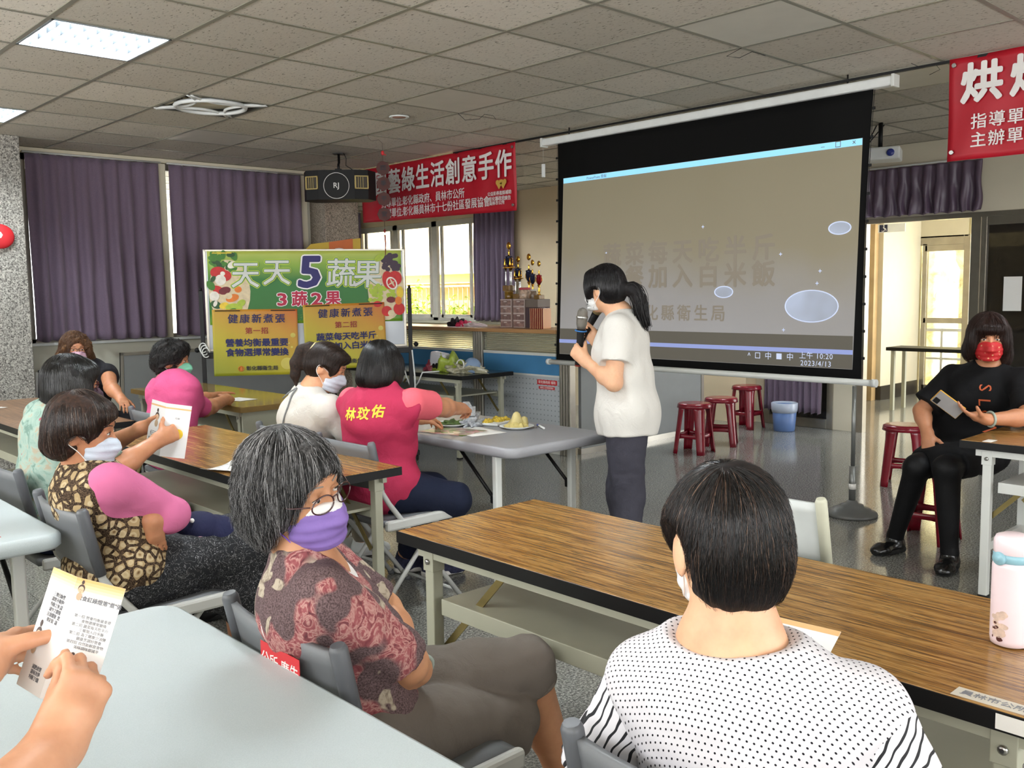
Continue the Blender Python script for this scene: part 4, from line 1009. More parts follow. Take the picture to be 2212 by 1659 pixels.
for sx in (-1, 1):
    hm = frame((sx*.23, -.118, .02), (sx*-1 if 0 else 1, -.3*sx*-1*-1 if 0 else sx*.33, 0), (0, 0, 1))
    b = MB()
    for q in ((-.065, .065, .05, .062), (-.065, .065, -.062, -.05), (-.065, -.053, -.062, .062), (.053, .065, -.062, .062)): b.box(q[0], q[1], q[2], q[3], .0, .016, .003, M=hm)
    for k in range(-1, 3): b.box(-.03+.022*k-.002, -.03+.022*k+.002, -.05, .05, -.0, .01, M=hm)
    b.obj('tweeter_horn', plain('brass_horn', '#b09c62', .35, metal=.4), sk)
    b = MB(); b.box(-.055, .055, -.052, .052, -.004, .004, M=hm); b.obj('horn_throat', plain('dark_brass', '#3b3222', .5), sk)
b = MB(); b.tube([(0, 0, .135), (0, 0, .20), (.0, .03, .22), (0, .03, .305)], .012, 8); b.box(-.05, .05, -.02, .08, .300, .308); b.box(-.03, .03, -.03, .03, .135, .16, .004); b.obj('ceiling_bracket', M['black_metal'], sk)
b = MB(); b.tube([(.05, .03, .305), (.07, .03, .26), (.06, .06, .2), (.12, .08, .16), (.14, .08, .13)], .004, 6); b.obj('cable', M['black'], sk)
# hanging strand of paper coins
hc = empty('hanging_ornament', (4.66, 6.52, CZ), 0, 'string of brown paper discs with a red tassel hanging before the loudspeaker', 'ornament')
vd = Vector((4.66, 6.52, 0)).normalized(); hx_ = Vector((vd.y, -vd.x, 0))
b = MB(); b.tube([(-.09, .09, 0), (-.07, .06, -.05), (-.02, .02, -.04), (.0, 0, -.07), (0, 0, -.97)], .0016, 5); b.obj('cord', plain('thread_brown', '#4b382c', .7), hc)
b = MB(); b.ball((0, 0, -.15), (.014, .014, .02), 8); b.tube([(0, 0, -.15), (.02, -.02, -.17)], .004, 5); b.obj('knot', M['red_print'], hc)
for k in range(4):
    z = -.275-.128*k
    b = MB(); b.lathe([(.058, -.003), (.06, 0), (.058, .003)], n=8, M=frame((0, 0, z), hx_, (0, 0, 1))); d = b.obj('paper_disc', plain('maroon_disc', '#451a14', .6, var=.15), hc)
    lettering('四季平安'[k], .05, frame((0, 0, z), hx_, (0, 0, 1), .006), M['ink'], d, bold=.02)
b = MB(); b.tube([(0, 0, -.78), (0, 0, -.80), (0, 0, -.815)], [.003, .012, .004], 8); b.tube([(0, 0, -.83), (.004, 0, -.9), (.0, 0, -1.0)], [.007, .006, .003], 8); b.obj('tassel', plain('dark_red_tassel', '#7a1c1c', .8), hc)
# red paper ornament on the stone pillar
b = MB(); b.ball((2.17, 8.34, 1.96), (.11, .028, .10), 12); o = tag(b.obj('paper_lantern', M['red_print']), 'round red paper ornament on the stone pillar, cut by the left edge', 'ornament')
b = MB(); disc(b, frame((2.15, 8.308, 1.97), (1, 0, 0), (0, 0, 1)), .0, .0, .035, .03, 7); b.obj('white_mark', M['white_print'], o)

# ================================================================ banners from the ceiling edge
M['banner_red'] = plain('red_banner_cloth', '#b20d24', .5, var=.06, scale=3, bump=.2, bscale=12)
def banner(y0, y1, zt0, zt1, zb0, zb1, label, x=5.74):
    r = empty('hanging_banner', (x, y0, 0), 0, label, 'banner', 'red cloth banners')
    b = MB()
    def fn(u, w):
        y = (y1-y0)*u; zt = zt0+(zt1-zt0)*u; zb = zb0+(zb1-zb0)*u
        return Vector((.010*math.sin(y*7)*(1-w)+.006*math.sin(y*19+w*5), y, zb+(zt-zb)*w))
    b.grid(fn, 60, 16); o = b.obj('banner_cloth', M['banner_red'], r); md = o.modifiers.new('t', 'SOLIDIFY'); md.thickness = .0015
    for (yy, zz) in ((.03*(1 if y1 > y0 else -1), zt0-.04), (.03*(1 if y1 > y0 else -1), zb0+.05)):
        b = MB(); b.lathe([(.012, -.006), (.014, 0), (.012, .006), (.005, .006)], n=12, M=Matrix.Translation((-.016, yy, zz)) @ Matrix.Rotation(math.pi/2, 4, 'Y')); b.obj('eyelet', M['steel'], r)
    return r
b1 = banner(6.03, 8.42, 2.765, 2.765, 2.17, 2.21, 'red banner with white slogan characters hanging left of the screen')
BF = lambda y, z, rz=0: frame((-.022, y-0, z), (0, -1, 0), (0, 0, 1))
txt = '園藝綠生活創意手作'
for k, ch in enumerate(txt):
    lettering(ch, .255, BF(2.02-.235*k, 2.575), M['white_print'], b1, bold=.022, sx=.88)
lettering('指導單位:彰化縣政府、員林市公所', .10, BF(2.02, 2.375), M['white_print'], b1, bold=.008, align='LEFT', sx=.88)
lettering('主辦單位:彰化縣員林市十七份社區發展協會', .10, BF(2.02, 2.27), M['white_print'], b1, bold=.008, align='LEFT', sx=.88)
b = MB(); F_ = BF(.20, 2.42)
for (hx2, c) in ((.0, 0), (.055, 1)):
    disc(b, F_, hx2-.02, .012, .024, .024, 14, .001); disc(b, F_, hx2+.02, .012, .024, .024, 14, .0015); b.prism([(hx2-.042, .006), (hx2, -.05), (hx2+.042, .006)], .0016, .002, M=F_)
b.obj('twin_heart_emblem', plain('gold_ink', '#c9a24a', .5), b1)
lettering('公益彩券盈餘補助', .040, BF(.20, 2.335), M['white_print'], b1, bold=.01)
lettering('彰化縣政府\n員林市公所', .042, BF(.235, 2.27), M['white_print'], b1, bold=.01, line=.9); lettering('廣告', .042, BF(.09, 2.285), M['white_print'], b1, bold=.01)
b2 = banner(2.31, .2, 2.775, 2.775, 2.185, 2.175, 'red banner with a large white character hanging at the upper right corner')
for k, ch in enumerate('烘焙點心製作'):
    lettering(ch, .235, BF(-.19-.27*k, 2.60), M['white_print'], b2, bold=.035)
lettering('指導單位:彰化縣政府', .092, BF(-.135, 2.39), M['white_print'], b2, bold=.01, align='LEFT', spacing=1.15)
lettering('主辦單位:員林市公所', .092, BF(-.135, 2.285), M['white_print'], b2, bold=.01, align='LEFT', spacing=1.15)

# ================================================================ projection screen
scr = empty('projection_screen', (5.65, 4.09, 0), 0, 'large pull-down projection screen showing a washed-out slide', 'projection screen')
SX = lambda y: y-4.09
b = MB(); b.box(-.035, .035, SX(2.60), SX(5.585), 2.663, 2.722, .012); b.obj('housing', M['white_plastic'], scr)
b = MB(); b.box(-.040, .040, SX(2.585), SX(2.605), 2.655, 2.73, .004); b.box(-.04, .04, SX(5.58), SX(5.60), 2.655, 2.73, .004); b.obj('end_cap', M['white_metal'], scr)
b = MB()
for y in (2.9, 5.3): b.tube([(0, SX(y), 2.722), (0, SX(y), CZ)], .006, 6)
b.obj('hanger', M['black_metal'], scr)
def sl(z): return (z-.86)/(2.665-.86)
def scr_y0(z): return 2.765-.035*sl(z)+.06*(sl(z)*(1-sl(z)))*1.2
def scr_y1(z): return 5.475-.045*sl(z)-.05*(sl(z)*(1-sl(z)))
b = MB(); b.grid(lambda u, w: Vector((0, SX(scr_y0(.86+1.805*w)+(scr_y1(.86+1.805*w)-scr_y0(.86+1.805*w))*u), .86+1.805*w)), 6, 24)
o = b.obj('black_border', plain('screen_black', '#070707', .85, spec=.2), scr); md = o.modifiers.new('t', 'SOLIDIFY'); md.thickness = .002; md.offset = 1
# the projected picture lies on the white cloth
t = NT('projected_slide'); v = t.co(); xyz = t.sep(v)
n1 = t.noise(v, 1.2, 3); n2 = t.noise(t.co(scale=(1, 1.2, .35)), 4, 4)
mr = t.n('ShaderNodeMapRange'); mr.inputs['From Min'].default_value = .95; mr.inputs['From Max'].default_value = 2.3; t.l(xyz[2], mr.inputs[0])
fac = t.math('ADD', mr.outputs[0], t.math('MULTIPLY', t.math('SUBTRACT', n1.outputs[0], .5), .5))
em = t.ramp(fac, [(0, '#7a7d88'), (.3, '#6d6f78'), (.6, '#5a5443'), (1, '#4c4632')])
t.set('#8a8372', .65, spec=.2); t.l(em, t.b.inputs['Emission Color']); t.b.inputs['Emission Strength'].default_value = .55; M['slide'] = t.m
b = MB(); b.grid(lambda u, w: Vector((-.004, SX((2.825-.035*w)+((5.43-.065*w)-(2.825-.035*w))*u), .925+.01*0+(2.378-.925)*w)), 2, 2); o = b.obj('white_screen_cloth', M['slide'], scr)
def emi(name, c, s): 
    t = NT(name); t.set(c, .6); t.b.inputs['Emission Color'].default_value = lin(c); t.b.inputs['Emission Strength'].default_value = s; return t.m
M['ui_blue'] = emi('projected_title_bar', '#6fa4c4', .9); M['ui_strip'] = emi('projected_strip', '#7b86b4', .5); M['ui_task'] = emi('projected_taskbar', '#57534a', .28)
M['ui_text'] = emi('projected_slide_text', '#7d7568', .30); M['ui_light'] = emi('projected_highlight', '#a5aec4', .6)
b = MB(); b.box(-.0062, -.0052, SX(2.792), SX(5.362), 2.335, 2.376); b.obj('title_bar_image', M['ui_blue'], o)
b = MB(); b.box(-.0062, -.0052, SX(2.825), SX(5.428), 1.02, 1.05); b.obj('status_strip_image', M['ui_strip'], o)
b = MB(); b.box(-.0062, -.0052, SX(2.825), SX(5.428), .927, 1.02); b.box(-.0062, -.0052, SX(2.825), SX(5.42), 1.05, 1.14); b.obj('taskbar_image', M['ui_task'], o)
SF = lambda y, z: frame((-.0068, SX(y), z), (0, -1, 0), (0, 0, 1))
lettering('蔬菜每天吃半斤', .185, SF(4.16, 1.72), M['ui_text'], o, bold=.03, spacing=1.45, extr=.0001)
lettering('三餐加入白米飯', .185, SF(4.16, 1.54), M['ui_text'], o, bold=.03, spacing=1.45, extr=.0001)
lettering('彰化縣衛生局', .125, SF(4.22, 1.27), M['ui_text'], o, bold=.02, spacing=1.4, extr=.0001)
lettering('上午 10:20\n2023/4/13', .05, SF(3.08, .975), M['ui_light'], o, extr=.0001, spacing=1.1); lettering('^  □  中  ■  中', .055, SF(3.42, .985), M['ui_light'], o, extr=.0001)
lettering('–     □     ×', .05, SF(2.95, 2.355), M['ui_task'], o, extr=.0001); lettering('PowerPoint 簡報', .03, SF(5.0, 2.352), M['ui_task'], o, extr=.0001)
t = NT('projected_bubble'); t.set('#8b8f92', .6); lw = t.noise(t.co(), 3, 2); t.l(t.ramp(lw.outputs[0], [(.35, '#6d7180'), (.65, '#9aa6c0')]), t.b.inputs['Emission Color']); t.b.inputs['Emission Strength'].default_value = .5; M['bubble'] = t.m
for (yy, zz, rx, ry) in ((3.12, 1.33, .19, .105), (2.93, 1.83, .075, .04), (3.80, 1.43, .075, .04)):
    b = MB(); disc(b, SF(yy, zz), 0, 0, rx, ry, 32, -.0004); b.obj('bubble_image', M['bubble'], o)
    b = MB(); b.tube([SF(yy, zz) @ Vector((rx*math.cos(a), ry*math.sin(a), 0)) for a in np.linspace(0, 2*math.pi, 40)[:-1]], .004, 5, closed=True); b.obj('bubble_rim_image', M['ui_light'], o)
b = MB()
for (yy, zz) in ((3.35, 1.68), (3.06, 1.56), (3.08, 1.48), (3.98, 1.90), (4.9, 1.75), (3.32, 1.17)):
    disc(b, SF(yy, zz), 0, 0, .014, .003, 8); disc(b, SF(yy, zz), 0, 0, .003, .014, 8)
b.obj('sparkle_image', M['ui_light'], o)
b = MB(); b.tube([(0, SX(2.68), .845), (0, SX(5.56), .852)], .021, 14); b.obj('weight_bar', M['white_metal'], scr)
b = MB(); b.tube([(0, SX(2.665), .845), (0, SX(2.695), .845)], .026, 14); b.tube([(0, SX(5.545), .852), (0, SX(5.575), .852)], .026, 14); b.obj('bar_end_cap', M['white_plastic'], scr)
for s_, fnn in ((-1, scr_y0), (1, scr_y1)):
    b = MB()
    b.tube([(0, SX(fnn(z)+s_*.008), z) for z in np.linspace(.86, 2.66, 20)], .002, 4)
    for z in np.linspace(1.0, 2.55, 10): b.box(-.004, .004, SX(fnn(z)+s_*.012)-.009, SX(fnn(z)+s_*.012)+.009, z-.009, z+.009, .002)
    b.obj('tension_cord', M['black'], scr)
b = MB(); b.tube([(0, SX(5.60), 2.70), (0, SX(5.60), 2.52)], .001, 4); b.box(-.012, .012, SX(5.60)-.012, SX(5.60)+.012, 2.41, 2.52, .003); tag(b.obj('pull_switch', M['white_plastic']), 'small white pull switch hanging at the left end of the screen housing', 'switch').location = scr.location
# stand pole with a round base in front of the screen bar
sp_ = empty('floor_stand', (5.55, 2.76, 0), 0, 'grey pole stand with a round stepped base below the right end of the screen', 'stand')
b = MB(); b.lathe([(.155, 0), (.158, .008), (.152, .025), (.12, .035), (.115, .045), (.075, .055), (.07, .07), (.04, .078), (.03, .095), (.019, .10)], n=36); b.obj('round_base', plain('grey_iron_base', '#6c6d6b', .4, metal=.3), sp_)
b = MB(); b.tube([(0, 0, .09), (0, 0, .32)], .021, 12); b.tube([(0, 0, .32), (0, 0, .83)], .013, 12); b.obj('pole', plain('galvanised_pole', '#8b8d8b', .35, metal=.6), sp_)
b = MB(); b.tube([(0, 0, .17), (0, 0, .205)], .0222, 12); b.obj('sticker', M['paper'], sp_)
# projector on the wall behind the screen's right edge
pj = empty('projector', (7.5, 3.555, 2.52), R(200), 'white projector hanging from the ceiling behind the screen', 'projector')
b = MB(); b.box(-.13, .13, -.16, .16, -.05, .05, .012); b.obj('case', M['white_plastic'], pj)
b = MB(); b.lathe([(.028, 0), (.03, .02), (.022, .03), (.001, .022)], n=20, M=Matrix.Translation((.12, .09, 0)) @ Matrix.Rotation(math.pi/2, 4, 'Y')); b.obj('lens', plain('blue_lens', '#27368a', .1, spec=.8), pj)
b = MB(); b.tube([(0, 0, .05), (0, 0, .26)], .018, 8); b.obj('mount_pole', M['black_metal'], pj)
b = MB()
for k in range(3): b.tube([(-.1, -.1+.06*k, .26), (-.16-.02*k, -.12, .12), (-.17, -.17-.02*k, .0), (-.13, -.15, -.04)], .005, 5)
b.obj('cable', M['black'], pj)

# ================================================================ things on tables
ZT = .7415
def plate(x, y, r_, label, name='food_plate'):
    q = empty(name, (x, y, ZT), 0, label, 'plate'); b = MB(); b.lathe([(r_*.6, 0), (r_*.62, .002), (r_, .014), (r_*.98, .016), (r_*.6, .005), (.001, .004)], n=28); b.obj('dish', M['white_plastic'], q); return q
q = plate(3.31, 3.50, .092, 'white plate with a pale yellow cone of food, right end of grey table')
b = MB(); lump(b, (0, 0, .006), (.055, .055, .035), 5, .2); b.obj('base_food', plain('pale_yellow_food', '#c9b873', .6, var=.12, scale=30), q)
b = MB(); b.lathe([(.042, .02), (.030, .05), (.018, .078), (.006, .088)], n=9); b.lathe([(.024, .02), (.018, .055), (.004, .062)], (.035, -.02, 0), 7); b.obj('food_cone', plain('pale_yellow_food2', '#cfc083', .5, var=.12, scale=30), q)
q = plate(3.15, 3.84, .10, 'white plate of green vegetables, beside the arms of the woman in pink vest')
b = MB(); lump(b, (0, 0, .006), (.07, .06, .018), 6, .5); b.obj('greens', plain('green_leaves', '#465a22', .6, var=.5, scale=50), q)
q = empty('food_tray', (3.36, 3.72, ZT), R(20), 'clear tray holding yellow and white food pieces', 'tray')
b = MB(); b.box(-.10, .10, -.065, .065, 0, .012, .005); b.obj('tray', M['white_plastic'], q)
for k, (a, c_) in enumerate(((-.05, .02), (.0, -.02), (.05, .02), (.06, -.03))):
    b = MB(); lump(b, (a, c_, .012), (.032, .024, .018), 9+k, .3); b.obj('food_piece', plain('yellow_food', '#d0b23c', .5, var=.3, scale=60), q)
q = empty('cling_film_box', (3.27, 3.80, ZT), R(35), 'crumpled clear plastic packs beside the plates on the grey table', 'package')
b = MB()
for k in range(3): b.box(-.10+.02*k, .10+.02*k, -.02, .02, .02+.022*k, .038+.022*k, .004, M=Mxf((0, .01*k, 0), R(12*k), 0, R(-12)))
b.obj('clear_pack', plain('shiny_clear_film', '#b9bdc0', .08, var=.3, scale=40, spec=1), q)
b = MB(); lump(b, (-.04, .0, 0), (.08, .05, .035), 21, .6); b.obj('crumpled_film', plain('shiny_clear_film2', '#aeb2b8', .1, var=.3, scale=60, spec=1), q)
def sheet_paper(x, y, w, h, rz, label, m, name='leaflet', z=ZT, curl=.0, children=()):
    q = empty(name, (x, y, z), R(rz), label, 'paper')
    b = MB(); b.grid(lambda u, v_: ((u-.5)*w, (v_-.5)*h, curl*(abs(2*u-1)**3)+.0006), 10, 4, thick=.0006); b.obj('page', m, q); return q
t = NT('printed_food_flyer'); v = t.co(); n = t.vor(v, 28); t.set(t.ramp(n.outputs['Color'], [(.2, '#6a7a3a'), (.45, '#b9a890'), (.7, '#c98a8a'), (.9, '#d9d5cc')]), .35); M['flyer'] = t.m
sheet_paper(3.02, 3.68, .21, .297, 12, 'printed colour flyer on the grey table in front of the woman in the pink vest', M['flyer'])
sheet_paper(3.10, 3.60, .21, .297, -8, 'white sheet under the colour flyer on the grey table', M['paper'], z=ZT-.001)
q = empty('marker_pen', (3.39, 3.40, ZT+.006), R(60), 'white and blue marker pen at the plate with the cone', 'pen')
b = MB(); b.tube([(-.06, 0, .004), (.04, 0, .004)], .006, 8); b.obj('barrel', M['white_plastic'], q); b = MB(); b.tube([(.04, 0, .004), (.07, 0, .004)], .0065, 8); b.obj('cap', plain('blue_cap', '#2b3f8c', .4), q)
t = NT('leaflet_print'); v = t.co(); n = t.noise(v, 45, 3); n.inputs['Scale'].default_value = 60; t.set(t.ramp(n.outputs[0], [(.35, '#b7bcb8'), (.5, '#e6e5e0'), (.7, '#efeee9')]), .5); M['leaflet'] = t.m
q = sheet_paper(1.76, 3.56, .20, .21, 25, 'folded white leaflet on the second-row table, by the grey-haired woman', M['leaflet'], curl=.012)
sheet_paper(2.98, 5.94, .15, .21, 10, 'white sheet under the hands of the woman in the plain pink tee', M['paper'])
sheet_paper(1.62, 6.82, .16, .21, 20, 'white leaflet on the far left brown table', M['leaflet'])
q = sheet_paper(3.02, 7.2, .10, .14, 20, 'small white sheet at the far end of the olive desk', M['paper'])
# pink bottle
bt = empty('vacuum_flask', (1.952, .632, ZT), 0, 'pale pink flask with a blue clasp, on the front table', 'bottle')
M['flask_pink'] = plain('pearly_pink_enamel', '#ecd8dc', .28, var=.03, spec=.6); M['flask_blue'] = plain('sky_blue_plastic', '#8db9c6', .3)
b = MB(); b.lathe([(.030, 0), (.036, .003), (.0375, .015), (.0375, .175), (.036, .185), (.030, .19)], n=40); b.obj('bottle_body', M['flask_pink'], bt)
b = MB(); b.lathe([(.034, .186), (.0365, .189), (.0365, .203), (.034, .206)], n=40); b.obj('blue_band', M['flask_blue'], bt)
b = MB(); b.lathe([(.034, .204), (.036, .207), (.036, .232), (.032, .242), (.020, .247), (.001, .247)], n=40); b.obj('lid', M['flask_pink'], bt)
bd = Vector((-1.952, -.632, 0)).normalized(); fl_ = frame(bd*.0365+Vector((0, 0, .196)), (-bd.y, bd.x, 0), (0, 0, 1))
fl_ = Matrix.Rotation(R(-42), 4, 'Z') @ fl_
b = MB(); b.lathe([(.0145, -.004), (.0145, .003), (.012, .0055), (.007, .005), (.006, .0065), (.001, .006)], n=24, M=fl_); b.obj('clasp_button', M['flask_blue'], bt)
# flower decal on the curved side
def decal(shapes, m, name):
    b = MB()
    for (ang, z, rx, rz_) in shapes:
        vs = []
        for k in range(14):
            a = 2*math.pi*k/14; th = math.atan2(bd.y, bd.x)+ang+rx*math.cos(a)/.0375
            vs.append(b.bm.verts.new((.0379*math.cos(th), .0379*math.sin(th), z+rz_*math.sin(a))))
        b.bm.faces.new(vs)
    return b.obj(name, m, bt)
rd = random.Random(3)
decal([(-.95+rd.random()*.65, .025+rd.random()*.05, .006+.004*rd.random(), .005+.003*rd.random()) for k in range(22)], plain('cream_petal', '#d8bfae', .4, var=.15, scale=80), 'flower_decal')
decal([(-.80, .052, .004, .003), (-.86, .040, .006, .003), (-.72, .043, .005, .0035), (-.55, .018, .006, .006), (-.43, .017, .003, .003), (-.97, .020, .002, .003)], plain('dark_brown_petal', '#4a201c', .4), 'berry_decal')
bt.scale = (1, 1, .91)
# bags on T6
q = empty('shopping_bag', (5.33, 6.52, .742), 0, 'white and green crumpled shopping bags in a heap on the black table', 'bag')
b = MB(); b.box(-.05, .05, -.02, .16, 0, .16, .02, M=Mxf((0, .06, 0), R(10), R(8))); b.obj('white_bag', plain('white_bag_print', '#c4c3c9', .4), q)
b = MB(); lump(b, (0, -.02, 0), (.10, .16, .13), 31, .4); b.obj('green_bag', plain('lime_bag', '#8fa03a', .35, var=.25, scale=20), q)
b = MB(); lump(b, (-.03, .20, 0), (.06, .08, .08), 32, .4); b.obj('red_bag', plain('red_print_bag', '#8a3040', .4, var=.4, scale=40), q)
b = MB(); lump(b, (0, -.22, 0), (.10, .18, .07), 33, .6); b.obj('clear_bag', plain('clear_bag', '#a3a088', .15, var=.3, scale=50, spec=1), q)
b = MB(); disc(b, frame((-.092, .06, .05), (0, -1, 0), (0, 0, 1)), 0, 0, .028, .028, 14); disc(b, frame((-.092, .11, .05), (0, -1, 0), (0, 0, 1)), 0, 0, .022, .022, 14); b.obj('black_print', M['black'], q)
q = empty('sun_visor_cap', (5.36, 6.22, .742), 0, 'pale blue cap with a white and red strap at the right of the bag heap', 'cap')
b = MB(); b.ball((0, 0, .055), (.07, .09, .075), 12, M=Matrix.Rotation(.5, 4, 'X')); b.obj('cap_crown', plain('pale_blue_cloth', '#7d93b0', .6), q)
b = MB(); b.tube([(-.07, .09+.05*math.cos(a), .07+.045*math.sin(a)) for a in np.linspace(0, 6.28, 18)[:-1]], .007, 6, closed=True); b.obj('strap', M['white_plastic'], q)
b = MB(); b.tube([(5.06, 6.83, .75), (5.055, 6.80, .70), (5.05, 6.74, .62), (5.05, 6.68, .60), (5.055, 6.62, .66), (5.07, 6.58, .745), (5.2, 6.5, .75)], .007, 6); tag(b.obj('power_cable', M['white_plastic']), 'white cable looping over the front edge of the black table', 'cable')
# bag on the floor at the left
b = MB(); lump(b, (1.15, 5.75, .0), (.16, .16, .30), 41, .25); tag(b.obj('backpack', plain('dark_grey_bag', '#3a3a3c', .7)), 'dark grey bag on the floor under the far left table', 'bag')
b = MB(); b.box(10.6, 11.0, 3.6, 4.9, .70, .74, .005); r=empty('side_table',(0,0,0),0,'low black table in the lobby beyond the doorway','table'); b.obj('tabletop', M['edge_black'], r)
for x_, y_ in ((10.65, 4.83), (10.95, 4.83), (10.65, 3.67), (10.95, 3.67)):
    b = MB(); b.box(x_-.02, x_+.02, y_-.02, y_+.02, 0, .70); b.obj('leg', M['beige_metal'], r)
# ================================================================ bodies: smooth signed-distance modelling, turned into one mesh
V3 = lambda *a: np.array(a if len(a) == 3 else a[0], dtype=np.float64)
def nrm(v): v = np.asarray(v, float); return v/(np.linalg.norm(v)+1e-12)
class Prim:
    """d(P) for an (n,3) array plus a bounding box"""
    def __init__(s, fn, lo, hi, k=.02, op='u'): s.fn = fn; s.lo = np.asarray(lo, float); s.hi = np.asarray(hi, float); s.k = k; s.op = op
def cone(a, b, ra, rb, k=.02, op='u', side=None, sq=1., cut0=None, cut1=None):
    """rounded cone a->b; side/sq: widen across direction 'side' by factor sq; cut0/cut1: flat ends (distance past the ends kept)"""
    a = V3(a); b = V3(b); ba = b-a; L2 = ba@ba; L = math.sqrt(L2); u = ba/L
    sd = nrm(side) if side is not None else None
    def fn(P):
        q = P-a
        if sd is not None:
            w = q@sd; wb = ba@sd
        t = np.clip((q@ba)/L2, 0, 1)
        e = q-t[:, None]*ba
        if sd is not None:
            es = e@sd; e = e-es[:, None]*sd*(1-1/sq)
        d = np.sqrt((e*e).sum(1))-(ra+(rb-ra)*t)
        if cut1 is not None: d = np.maximum(d, (q@u)-L-cut1)
        if cut0 is not None: d = np.maximum(d, -(q@u)-cut0)
        return d
    r = max(ra, rb)*max(1, sq)
    return Prim(fn, np.minimum(a, b)-r, np.maximum(a, b)+r, k, op)
def ell(c, r, ax=None, k=.02, op='u'):
    c = V3(c); r = V3(r); A = np.eye(3) if ax is None else np.array([nrm(x) for x in ax])
    def fn(P):
        q = (P-c)@A.T; k0 = np.sqrt(((q/r)**2).sum(1)); k1 = np.sqrt(((q/(r*r))**2).sum(1))+1e-9
        return k0*(k0-1)/k1
    m = r.max(); return Prim(fn, c-m, c+m, k, op)
def rbox(c, h, rad, ax=None, k=.01, op='u'):
    c = V3(c); h = V3(h); A = np.eye(3) if ax is None else np.array([nrm(x) for x in ax])
    def fn(P):
        q = np.abs((P-c)@A.T)-(h-rad)
        return np.sqrt((np.maximum(q, 0)**2).sum(1))+np.minimum(q.max(1), 0)-rad
    m = np.linalg.norm(h); return Prim(fn, c-m, c+m, k, op)
def smin(a, b, k):
    h = np.maximum(k-np.abs(a-b), 0)/k
    return np.minimum(a, b)-h*h*k*.25
def smax(a, b, k): return -smin(-a, -b, k)
def sdf_pts(prims, P, post=None):
    D = np.full(len(P), .5)
    for p in prims:
        d = p.fn(P)
        if p.op == 'u': D = smin(D, d, p.k)
        elif p.op == 's': D = smax(D, -d, p.k)
        else: D = smax(D, d, p.k)
    if post: D = post(P, D)
    return D
def surface(prims, h, pad=.03, post=None, clip=None):
    """naive surface nets on a regular grid; returns verts, quads"""
    us = [p for p in prims if p.op == 'u']
    lo = np.min([p.lo for p in us], 0)-pad; hi = np.max([p.hi for p in us], 0)+pad
    if clip is not None: lo = np.maximum(lo, clip[0]); hi = np.minimum(hi, clip[1])
    n = np.ceil((hi-lo)/h).astype(int)+1
    ax = [lo[i]+h*np.arange(n[i]) for i in range(3)]
    D = np.full(n, .25, np.float32)
    for p in prims:
        if p.op == 'u' or p.op == 's':
            m = p.k+2.5*h
            i0 = np.maximum(np.floor((p.lo-m-lo)/h).astype(int), 0); i1 = np.minimum(np.ceil((p.hi+m-lo)/h).astype(int)+1, n)
        else: i0 = np.zeros(3, int); i1 = n
        if (i1 <= i0).any(): continue
        sl = tuple(slice(i0[k], i1[k]) for k in range(3))
        g = np.stack(np.meshgrid(ax[0][sl[0]], ax[1][sl[1]], ax[2][sl[2]], indexing='ij'), -1).reshape(-1, 3)
        sub = D[sl]; dd = np.empty(len(g), np.float32)
        for s0 in range(0, len(g), 400000): dd[s0:s0+400000] = p.fn(g[s0:s0+400000])
        dd = dd.reshape(sub.shape)
        if p.op == 'u': D[sl] = smin(sub, dd, p.k)
        elif p.op == 's': D[sl] = smax(sub, -dd, p.k)
        else: D[sl] = smax(sub, dd, p.k)
    if post:
        near = np.abs(D) < .035; idx = np.argwhere(near); P = lo+idx*h
        D[near] = post(P, D[near].astype(np.float64))
    S = D < 0
    c = S[:-1, :-1, :-1].astype(np.int8)
    cnt = np.zeros(np.array(n)-1, np.int8)
    for i in (0, 1):
        for j in (0, 1):
            for k in (0, 1): cnt += S[i:n[0]-1+i, j:n[1]-1+j, k:n[2]-1+k]
    act = (cnt > 0) & (cnt < 8); idx = np.argwhere(act); N = len(idx)
    if N == 0: return np.zeros((0, 3)), np.zeros((0, 4), int)
    acc = np.zeros((N, 3)); w = np.zeros(N)
    corner = {}
    for i in (0, 1):
        for j in (0, 1):
            for k in (0, 1): corner[(i, j, k)] = D[idx[:, 0]+i, idx[:, 1]+j, idx[:, 2]+k]
    for a in corner:
        for axis in range(3):
            if a[axis] == 0:
                b = list(a); b[axis] = 1; b = tuple(b)
                va, vb = corner[a], corner[b]; x = (va < 0) != (vb < 0)
                t = va/(va-vb+1e-12); p = np.tile(np.array(a, float), (N, 1)); p[:, axis] = t
                acc[x] += p[x]; w[x] += 1
    V = lo+(idx+acc/w[:, None])*h
    vid = np.full(np.array(n)-1, -1, np.int64); vid[act] = np.arange(N)
    Q = []
    for axis in range(3):
        a, b = (axis+1) % 3, (axis+2) % 3
        s0 = [slice(None)]*3; s1 = [slice(None)]*3; s0[axis] = slice(0, n[axis]-1); s1[axis] = slice(1, n[axis])
        A_, B_ = S[tuple(s0)], S[tuple(s1)]; x = np.argwhere(A_ != B_)
        x = x[(x[:, a] > 0) & (x[:, b] > 0) & (x[:, a] < n[a]-1) & (x[:, b] < n[b]-1)]
        flip = A_[x[:, 0], x[:, 1], x[:, 2]]
        def at(da, db):
            y = x.copy(); y[:, a] -= da; y[:, b] -= db; return vid[y[:, 0], y[:, 1], y[:, 2]]
        q = np.stack([at(1, 1), at(0, 1), at(0, 0), at(1, 0)], 1); q[~flip] = q[~flip][:, ::-1]; Q.append(q)
    Q = np.concatenate(Q); Q = Q[(Q >= 0).all(1)]
    a, b, c, d = (V[Q[:, i]] for i in range(4))
    vol = (np.cross(b-a, c-a)*a).sum()+(np.cross(c-a, d-a)*a).sum()
    if vol < 0: Q = Q[:, ::-1]
    return V, Q
